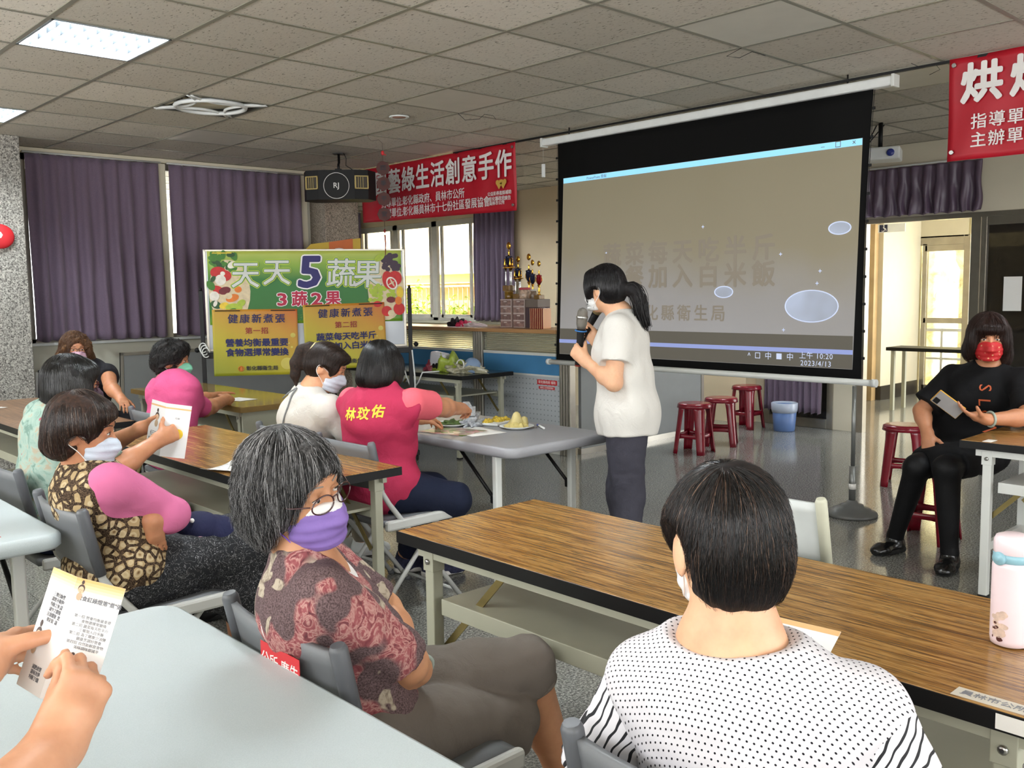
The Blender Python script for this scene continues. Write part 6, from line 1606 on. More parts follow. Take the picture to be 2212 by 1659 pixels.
    # hair : bob with flipped ends
    hb = [H.E(-.014, 0, .032, .108, .092, .104, .02), H.E(-.035, 0, -.020, .088, .098, .080, .03), H.E(-.055, 0, -.058, .070, .090, .045, .03), H.E(.004, .072, .005, .044, .028, .060, .02), H.E(.004, -.072, .005, .044, .028, .060, .02), H.E(-.022, -.080, -.052, .030, .020, .042, .02), H.E(-.022, .080, -.052, .030, .02, .042, .02)]
    hb += [H.E(.128, 0, -.040, .088, .100, .100, .012, 's'), H.E(.012, 0, -.135, .065, .058, .075, .012, 's')]
    hb[0] = H.E(-.012, 0, .034, .112, .093, .104, .02)
    gm = hairmat('grey_black_hair', '#1f1e1e', '#5c5a59', 120)
    build('hair', hb, .005, gm, root, org, folds(.003, 75, 3, dirv=down), rel=1)
    f = lambda P: sdf_pts(hb, P)
    strands('hair_strands', H, f, 8500, .145, None, root, org, start=(-.03, .02, .135), r=.00062, seed=2, seg=13, jit=.10, end_lift=.016, lift=.001,
            region=lambda q: (q[:, 0] < .35) | (q[:, 2] > .45), mats=[(plain('hair_black', '#141313', .45), .50), (plain('hair_grey', '#5f5d5d', .45), .29), (plain('hair_silver', '#a3a2a2', .42), .21)])
    return B
woman_floral()

# ---------------------------------------------------------------- woman in the dotted top, seen from behind
def woman_dots():
    base = V3(1.225, .70, 0); org = ORG(base); root = person('woman with short black hair seen from behind, in a white top with black dots', base)
    B = Body((1.165, .72, .55), 16, lean=2, bend=12, torso=.43, head=((1.135, .756, 1.090), 58, -8, 0), sh=.165, fat=1.12,
             L_hand=(1.55, .86, .765), R_hand=(1.60, .70, .775), L_pole=(0, .8, -1), R_pole=(0, -.8, -1),
             L_knee=(1.56, .86, .50), R_knee=(1.57, .64, .50), L_ank=(1.55, .88, .085), R_ank=(1.55, .62, .085), headsc=.90)
    B.SL = V3(1.095, .858, .868); B.SR = V3(1.220, .585, .862); B.N = V3(1.118, .735, .945); B.Cc = V3(1.135, .725, .80)
    B.EL, B.WL = (V3(1.075, .945, .690), V3(1.28, .88, .770)); B.ER, B.WR = (V3(1.235, .475, .665), V3(1.30, .64, .760))
    H = B.head
    nk = [cone(B.N-V3(0, 0, .05), H.p(-.025, 0, -.05), .058, .053, .03), cone(B.N-V3(0, 0, .06), B.N+V3(0, 0, .0), .085, .060, .04, side=B.l2, sq=1.3)]
    skin = B.torso(-.012)+nk+H.skin()+B.arm(1)+B.arm(-1)+B.leg(1)+B.leg(-1)+B.foot(1)+B.foot(-1)
    skin += [H.E(-.014, .086, -.014, .026, .008, .036, .006), H.E(-.014, -.086, -.014, .026, .008, .036, .006)]
    skin += hand(B.WR, (.9, .35, .0), (-.2, .4, .3), 1, curl=(.5, .6, .6, .6), s=.95)+hand(B.WL, (.9, -.3, .0), (-.2, -.4, .3), -1, curl=(.5, .6, .6, .6), s=.95)
    build('body', skin, .0055, SK_C, root, org, rel=1)
    head_extras(root, H, 'open', True, org)
    # dotted cloth: rows of small dots following the back, striped sleeves
    def dots():
        t = NT('white_cloth_black_dots'); c = t.n('ShaderNodeTexCoord'); mp = t.n('ShaderNodeMapping'); mp.vector_type = 'POINT'
        mp.inputs['Rotation'].default_value = (0, 0, -R(16)); t.l(c.outputs['Object'], mp.inputs[0]); x = t.sep(mp.outputs[0])
        nz = t.noise(c.outputs['Object'], 5, 2)
        k = 108.0
        vy = t.math('MULTIPLY', x[1], k); dep = t.math('MULTIPLY', t.math('SUBTRACT', nz.outputs[0], .5), .9)
        vz = t.math('MULTIPLY', t.math('ADD', x[2], t.math('MULTIPLY', x[0], .9)), k*.92)
        vy = t.math('ADD', vy, dep)
        row = t.math('FLOOR', vz); odd = t.math('MULTIPLY', t.math('MODULO', row, 2), .5)
        a = t.math('SUBTRACT', t.math('FRACT', t.math('ADD', vy, odd)), .5); b_ = t.math('SUBTRACT', t.math('FRACT', vz), .5)
        d = t.math('SQRT', t.math('ADD', t.math('MULTIPLY', a, a), t.math('MULTIPLY', b_, b_)))
        f = t.math('LESS_THAN', d, .17); t.set(t.mix(f, '#cfccd0', '#16161c'), .8, spec=.2); n3 = t.noise(c.outputs['Object'], 14, 3); t.bump(n3.outputs[0], .35, .008); return t.m
    def stripes():
        t = NT('white_cloth_black_stripes'); v = t.co(rot=(0, 0, -R(16))); x = t.sep(v); nz = t.noise(v, 12, 2)
        s_ = t.math('ADD', t.math('MULTIPLY', x[1], 52), t.math('MULTIPLY', nz.outputs[0], 3.2)); s_ = t.math('ADD', s_, t.math('MULTIPLY', x[2], 26))
        f = t.math('LESS_THAN', t.math('FRACT', s_), .26); t.set(t.mix(f, '#d4d2d6', '#15151a'), .8); return t.m
    cut = [ell(B.N+V3(-.01, 0, .075)+B.f2*.02, (.098, .120, .080), (B.f2, B.l2, V3(0, 0, 1)), .012, 's')]
    sh = B.torso(.018)+[cone(B.N-V3(0, 0, .05), B.N-V3(0, 0, .02), .10, .08, .04, side=B.l2, sq=1.4), ell(B.P+V3(0, 0, .05), (.165, .235, .15), (B.f, B.l, B.u), .05), cone(B.SL, B.SL+(B.EL-B.SL)*.10, .062, .062, .03, cut1=0.), cone(B.SR, B.SR+(B.ER-B.SR)*.10, .062, .062, .03, cut1=0.)]+cut
    build('dotted_top', sh, .0062, dots(), root, org, folds(.0045, 20, 4))
    sm = stripes()
    for nm, S_, E_ in (('sleeve', B.SL, B.EL), ('sleeve', B.SR, B.ER)):
        build(nm, [cone(S_+(E_-S_)*.02, S_+(E_-S_)*1.02, .064, .070, .02, cut1=0., cut0=0.)], .006, sm, root, org, folds(.005, 26, 7))
    b = MB(); cc = B.N+V3(-.008, 0, -.012)+B.f2*.02
    P = [cc+B.f2*(.100*math.cos(a))+B.l2*(.128*math.sin(a))+V3(0, 0, .010+.016*math.cos(a)*-1) for a in np.linspace(0, 2*math.pi, 40)[:-1]]
    trousers(root, B, clothmat('black_trousers', '#1c1c20'), org, .02, h=.010)
    for s_ in (1, -1): shoe(root, B, s_, M['black'], M['black_rubber'], org)
    mask(root, H, clothmat('white_mask', '#dcdcdc', .6), org)
    hb = [H.E(-.012, 0, .030, .107, .095, .104, .02), H.E(-.035, 0, -.030, .076, .088, .072, .03), H.E(-.052, 0, -.070, .042, .062, .030, .02), H.E(.010, .066, .022, .05, .03, .05, .02), H.E(.010, -.066, .022, .050, .030, .05, .02)]
    hb += [H.E(.120, 0, -.045, .080, .075, .10, .012, 's'), H.E(.004, .102, -.026, .056, .046, .064, .01, 's'), H.E(.004, -.102, -.026, .056, .046, .064, .01, 's')]
    hm = hairmat('soft_black_hair', '#0d0b0b', '#241c1a', 120, .3)
    build('hair', hb, .005, hm, root, org, folds(.002, 80, 6, dirv=down), rel=1)
    f = lambda P: sdf_pts(hb, P)
    strands('hair_strands', H, f, 9000, .105, None, root, org, start=(-.045, .018, .125), r=.00055, seed=5, seg=13, jit=.09, end_lift=.006, lift=.0006, region=lambda q: (np.abs(q[:, 1]) < .75) | (q[:, 2] > .35),
            mats=[(plain('hair_soft_black', '#100d0d', .3), .80), (plain('hair_dark_brown', '#3a2a22', .3), .17), (plain('hair_light_brown', '#7c6150', .35), .03)])
woman_dots()

# ---------------------------------------------------------------- woman in the patterned vest
def woman_vest():
    base = V3(1.19, 3.14, 0); org = ORG(base); root = person('woman with brown hair in a ring-patterned vest over pink sleeves, denim bag on her lap', base)
    B = Body((1.115, 3.12, .55), -6, lean=-2, bend=-2, torso=.42, head=((1.005, 3.085, 1.037), -34, -10, 4), sh=.165, fat=1.05,
             L_hand=(1.30, 3.17, .665), R_hand=(1.225, 3.06, .675), L_pole=(0, .8, -1), R_pole=(.3, -.8, -1),
             L_knee=(1.55, 3.22, .545), R_knee=(1.52, 3.07, .545), L_ank=(1.60, 3.27, .085), R_ank=(1.70, 3.20, .14), headsc=.95)
    B.SR = V3(1.04, 2.965, .872); B.SL = V3(1.06, 3.26, .872); B.N = V3(1.010, 3.105, .912); B.Cc = V3(1.04, 3.11, .78)
    B.ER = V3(1.245, 2.985, .735); B.WR = V3(1.150, 2.945, .735); B.EL = V3(1.25, 3.29, .72); B.WL = V3(1.205, 3.085, .70)
    H = B.head
    skin = B.torso(-.012)+B.neck()+H.skin()+B.arm(1)+B.arm(-1)+B.leg(1)+B.leg(-1)+B.foot(1)+B.foot(-1)
    skin += hand(B.WR, (.25, .05, -.95), (.15, .95, -.1), 1, curl=(.18, .15, .2, .25), s=.76)+hand(B.WL, (-.1, -.4, -.8), (-.9, .1, 0), -1, s=.9)
    build('body', skin, .0055, SK_B, root, org, rel=1)
    head_extras(root, H, 'open', True, org)
    pink = clothmat('pink_jersey', '#ca6c94', .85, var=.04, bump=.25)
    sl = B.arm(-1, .014, t1=1.75, cut=True)+B.arm(1, .013, t1=1.5, cut=True)+B.torso(.006)+[cone(B.N-B.u2*.03, B.N+B.u2*.03, .075, .063, .02, side=B.l2, sq=1.1), ell(B.N+V3(.0, 0, .085), (.06, .06, .055), None, .01, 's')]
    sl += [ell(B.P+V3(-.03, 0, -.02), (.165, .20, .08), (B.f, B.l, B.u), .03)]
    build('pink_shirt', sl, .0065, pink, root, org, folds(.005, 20, 2))
    t = NT('tan_ring_print'); v = t.co(); w = t.noise(v, 14, 2); vd_ = t.n('ShaderNodeVectorMath'); vd_.operation = 'MULTIPLY_ADD'
    t.l(w.outputs['Color'], vd_.inputs[0]); vd_.inputs[1].default_value = (.02, .02, .02); t.l(v, vd_.inputs[2])
    c = t.vor(vd_.outputs[0], 31, rand=.85); e = t.n('ShaderNodeTexVoronoi'); e.feature = 'DISTANCE_TO_EDGE'; e.inputs['Scale'].default_value = 31; e.inputs['Randomness'].default_value = .85; t.l(vd_.outputs[0], e.inputs['Vector'])
    ringc = t.ramp(c.outputs['Distance'], [(.0, '#574228'), (.10, '#83694a'), (.20, '#b09b78'), (.34, '#c0ae8c'), (.42, '#a8916c')])
    ln = t.noise(v, 70, 2, .5, 2.5); net = t.ramp(ln.outputs[0], [(.44, '#2c211a'), (.5, '#75604a'), (.56, '#2c211a')])
    f = t.ramp(e.outputs['Distance'], [(.13, (0, 0, 0)), (.15, (1, 1, 1))]); t.set(t.mix(f, net, ringc), .85, spec=.15)
    vs = B.torso(.022)+[cone(B.N-B.u2*.05, B.N-B.u2*.015, .10, .075, .03, side=B.l2, sq=1.3), ell(B.P+V3(-.02, 0, .03), (.165, .215, .12), (B.f, B.l, B.u), .05)]
    vs += [ell(B.N+V3(.0, 0, .07), (.075, .078, .085), None, .01, 's')]
    for S_, E_ in ((B.SL, B.EL), (B.SR, B.ER)):
        out = nrm(S_-B.N); out = nrm(V3(out[0], out[1], 0)); vs.append(ell(S_+out*.070+V3(.01, 0, -.055), (.095, .060, .135), None, .01, 's'))
    build('patterned_vest', vs, .0065, t.m, root, org, folds(.004, 18, 8))
    t = NT('black_floral_print'); v = t.co(); w = t.noise(v, 40, 2, .5, 2.0); c = t.vor(v, 75)
    a = t.ramp(w.outputs[0], [(.485, (0, 0, 0)), (.5, (1, 1, 1)), (.515, (0, 0, 0))]); b_ = t.ramp(c.outputs['Distance'], [(.13, (1, 1, 1)), (.18, (0, 0, 0))]); b2 = t.ramp(c.outputs['Color'], [(.55, (0, 0, 0)), (.6, (1, 1, 1))])
    t.set(t.mix(t.math('MAXIMUM', a, t.math('MULTIPLY', b_, b2)), '#121318', '#9a9a9c'), .85)
    sk = [ell(B.P+V3(-.01, 0, -.01), (.145, .20, .115), (B.f, B.l, B.u), .04), cone(B.HL+V3(0, 0, 0), B.KL, .105, .085, .05), cone(B.HR, B.KR, .105, .085, .05), cone((B.HL+B.HR)/2, (B.KL+B.KR)/2, .095, .085, .05),
          cone(B.KL, B.KL+(B.AL-B.KL)*.52, .085, .095, .05, cut1=0.), cone(B.KR, B.KR+(V3(1.58, 3.06, .1)-B.KR)*.55, .085, .10, .05, cut1=0.), cone((B.KL+B.KR)/2, (B.KL+B.KR)/2+V3(.02, 0, -.23), .08, .10, .05, cut1=0.), cone(B.P+V3(.12, -.07, -.10), B.KR+V3(-.06, -.02, -.17), .04, .06, .05)]
    build('floral_skirt', sk, .008, t.m, root, org, folds(.006, 20, 5))
    for s_ in (1, -1): shoe(root, B, s_, M['black'], M['black_rubber'], org, name='flat_shoe')
    mk = mask(root, H, clothmat('pale_blue_mask', '#c3ccd8', .6), org, low=-.006)
    hb = [H.E(-.014, 0, .036, .112, .095, .102, .02), H.E(-.045, 0, -.020, .082, .093, .078, .03), H.E(-.062, 0, -.062, .060, .078, .044, .03), H.E(.000, .068, .022, .050, .032, .050, .02), H.E(.000, -.068, .022, .050, .032, .050, .02), H.E(.055, 0, .068, .046, .064, .038, .02)]
    hb += [H.E(.128, 0, -.040, .090, .095, .100, .012, 's'), H.E(.014, -.092, -.036, .036, .026, .044, .01, 's'), H.E(.014, .092, -.036, .036, .026, .044, .01, 's')]
    build('hair', hb, .0055, hairmat('dark_brown_hair', '#1d120d', '#3b261b', 90), root, org, folds(.003, 70, 6, dirv=down), rel=1)
    f = lambda P: sdf_pts(hb, P)
    strands('hair_strands', H, f, 5000, .15, None, root, org, start=(-.05, .01, .135), r=.0007, seed=8, seg=12, jit=.08, end_lift=.003, lift=.0008,
            mats=[(plain('hair_brown', '#22150f', .35), .8), (plain('hair_brown_light', '#4b3224', .35), .17), (plain('hair_grey_root', '#8a8078', .4), .03)])
woman_vest()
# bag on her lap (an own thing)
bg_ = empty('denim_bag', (1.42, 3.10, .62), 0, 'navy denim bag with pink patch on the lap of the woman in the patterned vest', 'bag')
nv = clothmat('navy_denim', '#20223f', .85, var=.08, bump=.3)
build('bag_body', [ell((.0, .0, .0), (.125, .085, .065), (V3(.93, .1, -.3), V3(-.1, 1, 0), V3(.3, 0, .95)), .02), ell((-.05, .0, .03), (.06, .07, .05), None, .03), cone((.02, -.02, -.03), (.09, -.03, -.06), .055, .045, .03)], .007, nv, bg_, (0, 0, 0), folds(.006, 26, 4)); bg_.children[0].location = (0, 0, 0)
b = MB(); b.ball((-.088, -.055, .068), .008, 8); b.obj('button', M['white_print'], bg_)
V, Q = surface([ell((-.045, -.055, -.035), (.055, .045, .035), None, .02), ell((-.07, -.065, -.0), (.02, .02, .02), None, .02)], .006); npmesh('pink_patch', V, Q, plain('dusty_pink_patch', '#b58d9a', .85), bg_)

# ---------------------------------------------------------------- woman in the mint blouse, holding up a leaflet
def woman_mint():
    base = V3(1.25, 4.02, 0); org = ORG(base); root = person('woman with a black bob in a mint floral blouse holding up a leaflet', base)
    B = Body((1.16, 3.99, .55), -4, lean=4, bend=2, torso=.44, head=((1.256, 3.955, 1.105), -14, -6, 0), sh=.17, fat=1.12,
             L_hand=(1.52, 3.94, .90), R_hand=(1.52, 3.745, .875), L_pole=(0, .8, -1), R_pole=(0, -.8, -1),
             L_knee=(1.60, 4.08, .52), R_knee=(1.60, 3.90, .52), L_ank=(1.75, 4.08, .085), R_ank=(1.75, 3.92, .085), headsc=.95)
    H = B.head
    skin = B.torso(-.012)+B.neck()+H.skin()+B.arm(1)+B.arm(-1)+B.leg(1)+B.leg(-1)+B.foot(1)+B.foot(-1)
    skin += hand(B.WL, (.85, -.35, .15), (.1, -.6, -.3), -1, curl=(.7, .7, .7, .7), s=.95, thumb=.3)+hand(B.WR, (.85, .25, .2), (-.1, .7, -.2), 1, curl=(.7, .7, .75, .8), s=.95, thumb=.3)
    build('body', skin, .006, SK_B, root, org, rel=1)
    head_extras(root, H, 'open', True, org)
    t = NT('mint_floral_print'); v = t.co(); n = t.noise(v, 16, 3, .6, 1.2); c = t.vor(v, 22); g = t.ramp(n.outputs[0], [(.38, '#6d8a7e'), (.46, '#8ea79b'), (.56, '#9cb0a3'), (.64, '#a89c86')])
    f1 = t.ramp(c.outputs['Distance'], [(.12, (1, 1, 1)), (.2, (0, 0, 0))]); f2 = t.ramp(c.outputs['Color'], [(.74, (0, 0, 0)), (.77, (1, 1, 1))])
    t.set(t.mix(t.math('MULTIPLY', f1, f2), g, '#a8485a'), .8)
    tp = B.torso(.020)+[cone(B.N-B.u2*.03, B.N+B.u2*.01, .08, .066, .03, side=B.l2, sq=1.2), ell(B.N+V3(0, 0, .08), (.062, .062, .06), None, .01, 's'), ell(B.P+V3(0, 0, .02), (.15, .20, .13), (B.f, B.l, B.u), .05)]+B.arm(1, .02, t1=.9, cut=True)+B.arm(-1, .02, t1=.9, cut=True)
    build('mint_blouse', tp, .008, t.m, root, org, folds(.005, 18, 3))
    trousers(root, B, clothmat('indigo_denim', '#232c4a'), org, .016)
    for s_ in (1, -1): shoe(root, B, s_, M['black'], M['black_rubber'], org)
    mask(root, H, clothmat('dark_print_mask', '#4b3a44', .7, var=.5, scale=60), org)
    glasses(root, H, plain('dark_red_frame', '#3d0f16', .2), org, r=.0022)
    hb = [H.E(-.014, 0, .034, .112, .097, .104, .02), H.E(-.035, 0, -.040, .085, .100, .085, .03), H.E(-.04, 0, -.100, .078, .096, .045, .03), H.E(.03, .074, -.02, .05, .03, .085, .02), H.E(.03, -.074, -.02, .05, .03, .085, .02), H.E(.05, 0, .070, .055, .075, .04, .02)]
    hb += [H.E(.128, 0, -.045, .072, .070, .100, .012, 's')]
    build('hair', hb, .006, hairmat('black_bob_hair', '#0c0b0b', '#201d1c', 90, .3), root, org, folds(.002, 70, 6, dirv=down), rel=1)
    f = lambda P: sdf_pts(hb, P)
    strands('hair_strands', H, f, 2500, .19, plain('hair_black_gloss', '#15120f', .3), root, org, start=(-.03, .01, .135), r=.0008, seed=9, seg=12, jit=.05, lift=.0008)
woman_mint()
def booklet(name, c, xd, zd, w, h, fold, label, panels=2, curve=.0):
    """tri-fold leaflet: panels hinged along the long side, each its own face; c = lower left corner"""
    r = empty(name, c, 0, label, 'leaflet', None); xd = V3(xd); zd = nrm(zd); xd = nrm(xd-zd*(xd@zd)); n = np.cross(xd, zd); Mx = []
    p = V3(0, 0, 0)
    for k in range(panels):
        a = fold[k]; d = nrm(xd*math.cos(a)+n*math.sin(a)); Fm = frame(p, d, zd); Mx.append(Fm)
        b = MB(); b.box(0, w, 0, h, -.0004, .0004, M=Fm); 
        t = NT('leaflet_page'); v = t.co(); 
        b.obj('page', M['page'], r); p = p+d*w
    return r, Mx
t = NT('cream_orange_page'); tc = t.n('ShaderNodeTexCoord'); x = t.sep(tc.outputs['Generated'])
M['page'] = t.set('#e9e8e6', .5)
M['page_edge'] = plain('orange_page_edge', '#e0b27a', .5, var=.05)
def toon(parent, Mx, x, y, s, z=.0012, body=True):
    """small printed figure with a bun"""
    b = MB(); disc(b, Mx, x, y+.012*s, .0095*s, .012*s, 18, z+.0002); disc(b, Mx, x, y+.030*s, .004*s, .006*s, 12, z+.0002); o = b.obj('printed_hair', pc['hair'], parent)
    b = MB(); disc(b, Mx, x, y+.009*s, .0078*s, .0095*s, 18, z+.0004); o = b.obj('printed_face', pc['skin'], parent)
    b = MB(); disc(b, Mx, x, y-.010*s, .008*s, .011*s, 16, z+.0004); o = b.obj('printed_body', plain('print_tan', '#b9a083', .5), parent)
    b = MB()
    for q in (-1, 1): disc(b, Mx, x+q*.003*s, y+.008*s, .0007*s, .0012*s, 8, z+.0006)
    disc(b, Mx, x, y+.003*s, .0018*s, .0005*s, 8, z+.0006); b.obj('printed_features', pc['hair'], parent)
r, Mx = booklet('leaflet', (1.52, 3.91, .805), (.35, -.94, 0), (.16, -.09, 1), .10, .225, (.12, -.75), 'white folded leaflet held up by the woman in the mint blouse')
# print faces the camera side: local normal may point away, so print on both possible sides
def face_side(Mx, c): 
    n_ = Vector((Mx[0][2], Mx[1][2], Mx[2][2])); return 1 if n_.dot(-Vector(c)) > 0 else -1
def flip(Mx, w):
    return Mx @ Matrix.Translation((w, 0, 0)) @ Matrix.Rotation(math.pi, 4, 'Y')
for k, m_ in enumerate(Mx):
    fm = m_ if face_side(m_, (1.5, 3.9, -.6)) > 0 else flip(m_, .10)
    b = MB(); b.box(.0, .10, .203, .21, .0004, .0008, M=fm); b.obj('orange_border', M['page_edge'], r)
    if k == 0:
        toon(r, fm, .05, .145, 1.4); b = MB()
        for q in ((.02, .08, .095, .0965), (.02, .08, .079, .0805), (.02, .0215, .079, .0965), (.0785, .08, .079, .0965)): b.box(q[0], q[1], q[2], q[3], .0005, .0009, M=fm)
        b.obj('title_box', M['ink'], r); lettering('飲食分量第一招', .0095, fm @ Matrix.Translation((.05, .0875, .0007)), M['grey_ink'], r, extr=.0001); lettering('請依照食物分量\n均衡飲食', .009, fm @ Matrix.Translation((.04, .06, .0007)), M['ink'], r, extr=.0001)
    else:
        b = MB(); disc(b, fm, .06, .10, .02, .022, 16, .0006); b.obj('yellow_picture', cols['yellow'], r); lettering('均衡', .01, fm @ Matrix.Translation((.05, .165, .0007)), M['grey_ink'], r, extr=.0001)

# ---------------------------------------------------------------- curly-haired woman far left
def woman_curly():
    base = V3(2.36, 7.02, 0); org = ORG(base); root = person('curly brown-haired woman in glasses and a pink mask at the far left, turned around', base)
    B = Body((2.30, 7.0, .55), -60, lean=4, bend=4, twist=-30, torso=.42, head=((2.245, 6.95, 1.085), -97, 0, 0), sh=.17, fat=1.1,
             L_hand=(2.30, 6.28, .72), R_hand=(2.15, 6.65, .70), L_pole=(.8, 0, -1), R_pole=(-.8, 0, -1),
             L_knee=(2.62, 6.72, .52), R_knee=(2.45, 6.62, .52), L_ank=(2.64, 6.62, .085), R_ank=(2.45, 6.52, .085), headsc=.97)
    B.SL = V3(2.43, 6.86, .915); B.EL = V3(2.36, 6.62, .83); B.WL = V3(2.34, 6.40, .775)
    H = B.head
    skin = B.torso(-.012)+B.neck()+H.skin()+B.arm(1, .004)+B.arm(-1)+B.leg(1)+B.leg(-1)+B.foot(1)+B.foot(-1)
    skin += hand(B.WL, (-.1, -1, -.35), (0, 0, -1), 1, s=.95)+hand(B.WR, (0, -1, -.3), (0, 0, -1), 1, s=.95)
    build('body', skin, .007, SK_B, root, org, rel=1)
    head_extras(root, H, 'open', True, org)
    dk = clothmat('black_print_top', '#1b1a1e', var=.3)
    tp = B.torso(.018)+[ell(B.N+V3(0, 0, .07), (.07, .07, .06), None, .01, 's')]+B.arm(1, .018, t1=.35, cut=True)+B.arm(-1, .018, t1=.5, cut=True)
    build('dark_top', tp, .009, dk, root, org, folds(.004, 18, 3)); trousers(root, B, dk, org, .016, h=.011)
    for s_ in (1, -1): shoe(root, B, s_, M['black'], M['black_rubber'], org)
    mask(root, H, clothmat('pale_pink_mask', '#c9a5b8', .6), org, low=.0, h=.004); glasses(root, H, plain('dark_frame', '#2b1a1c', .2), org, r=.0018)
    hb = [H.E(-.014, 0, .036, .112, .098, .104, .02), H.E(-.03, 0, -.05, .085, .118, .10, .03), H.E(-.02, .09, -.09, .06, .045, .08, .03), H.E(-.02, -.09, -.09, .06, .045, .08, .03), H.E(.03, .078, .0, .05, .03, .08, .02), H.E(.03, -.078, .0, .05, .03, .08, .02)]
    hb += [H.E(.126, 0, -.035, .085, .078, .110, .012, 's')]
    build('hair', hb, .006, hairmat('curly_brown_hair', '#2a1a10', '#6b4a2c', 60, .5), root, org, folds(.009, 90, 6), rel=1)
    f = lambda P: sdf_pts(hb, P)
    strands('hair_strands', H, f, 1600, .2, plain('hair_auburn', '#5a3b22', .4), root, org, r=.0011, seed=10, seg=12, jit=.2, curl=1.4, lift=.003, end_lift=.012)
woman_curly()

# ---------------------------------------------------------------- woman in plain pink tee, green mask
def woman_pink():
    base = V3(2.235, 5.30, 0); org = ORG(base); root = person('woman with curly black hair in a pink tee and green mask, arms on the desk', base)
    B = Body((2.215, 5.33, .55), 18, lean=8, bend=6, torso=.42, head=((2.305, 5.435, 1.068), -42, -2, 0), sh=.165, fat=.98,
             L_hand=(2.83, 5.90, .775), R_hand=(2.80, 5.70, .775), L_pole=(0, .8, -1), R_pole=(0, -.8, -1),
             L_knee=(2.62, 5.48, .52), R_knee=(2.62, 5.30, .52), L_ank=(2.62, 5.50, .085), R_ank=(2.62, 5.30, .085), headsc=.93)
    B.SL = V3(2.36, 5.60, .875); B.SR = V3(2.285, 5.285, .872); B.EL = V3(2.60, 5.73, .785); B.WL = V3(2.78, 5.86, .785); B.ER = V3(2.475, 5.40, .765); B.WR = V3(2.73, 5.635, .785); B.N = V3(2.25, 5.44, .925)
    H = B.head
    skin = B.torso(-.012)+B.neck()+H.skin()+B.arm(1, .004)+B.arm(-1, .006)+B.leg(1)+B.leg(-1)+B.foot(1)+B.foot(-1)
    skin += hand(B.WL, (.8, .6, .0), (.3, -.5, -.8), -1, curl=(.9, 1., 1., 1.), s=.95)+hand(B.WR, (.75, .65, .1), (-.2, .6, -.8), 1, curl=(.9, 1., 1., 1.), s=.95)
    build('body', skin, .0065, SK_B, root, org, rel=1); head_extras(root, H, 'open', True, org)
    pk = clothmat('hot_pink_tee', '#c8527f', .85, var=.04, bump=.25)
    tp = B.torso(.018)+[cone(B.N-B.u2*.03, B.N+B.u2*.0, .08, .066, .03, side=B.l2, sq=1.2), ell(B.N+V3(0.01, 0, .075), (.064, .064, .06), None, .01, 's'), ell(B.P+V3(0, 0, .03), (.15, .20, .13), (B.f, B.l, B.u), .05)]+B.arm(1, .022, t1=.8, cut=True)+B.arm(-1, .026, t1=.85, cut=True)
    build('pink_tee', tp, .008, pk, root, org, folds(.005, 18, 3)); trousers(root, B, clothmat('dark_red_trousers', '#5a1c28'), org, .016, h=.011)
    for s_ in (1, -1): shoe(root, B, s_, M['black'], M['black_rubber'], org)
    mask(root, H, clothmat('mint_green_mask', '#7dc2a4', .6), org, h=.004)
    hb = [H.E(-.014, 0, .042, .112, .098, .104, .02), H.E(-.045, 0, -.01, .085, .098, .085, .03), H.E(.01, .07, .035, .05, .034, .045, .02), H.E(.01, -.07, .035, .05, .034, .045, .02), H.E(.05, 0, .09, .055, .07, .04, .02)]
    hb += [H.E(.130, 0, -.040, .090, .092, .100, .012, 's'), H.E(.014, -.095, -.046, .036, .03, .044, .01, 's'), H.E(.014, .095, -.046, .036, .03, .044, .01, 's')]
    build('hair', hb, .006, hairmat('black_curly_hair', '#0c0b0b', '#231d1b', 60, .45), root, org, folds(.010, 95, 6), rel=1)
    f = lambda P: sdf_pts(hb, P)
    strands('hair_strands', H, f, 1600, .10, plain('hair_black_curl', '#141110', .4), root, org, r=.0011, seed=12, seg=12, jit=.25, curl=1.8, lift=.004, end_lift=.014)
woman_pink()

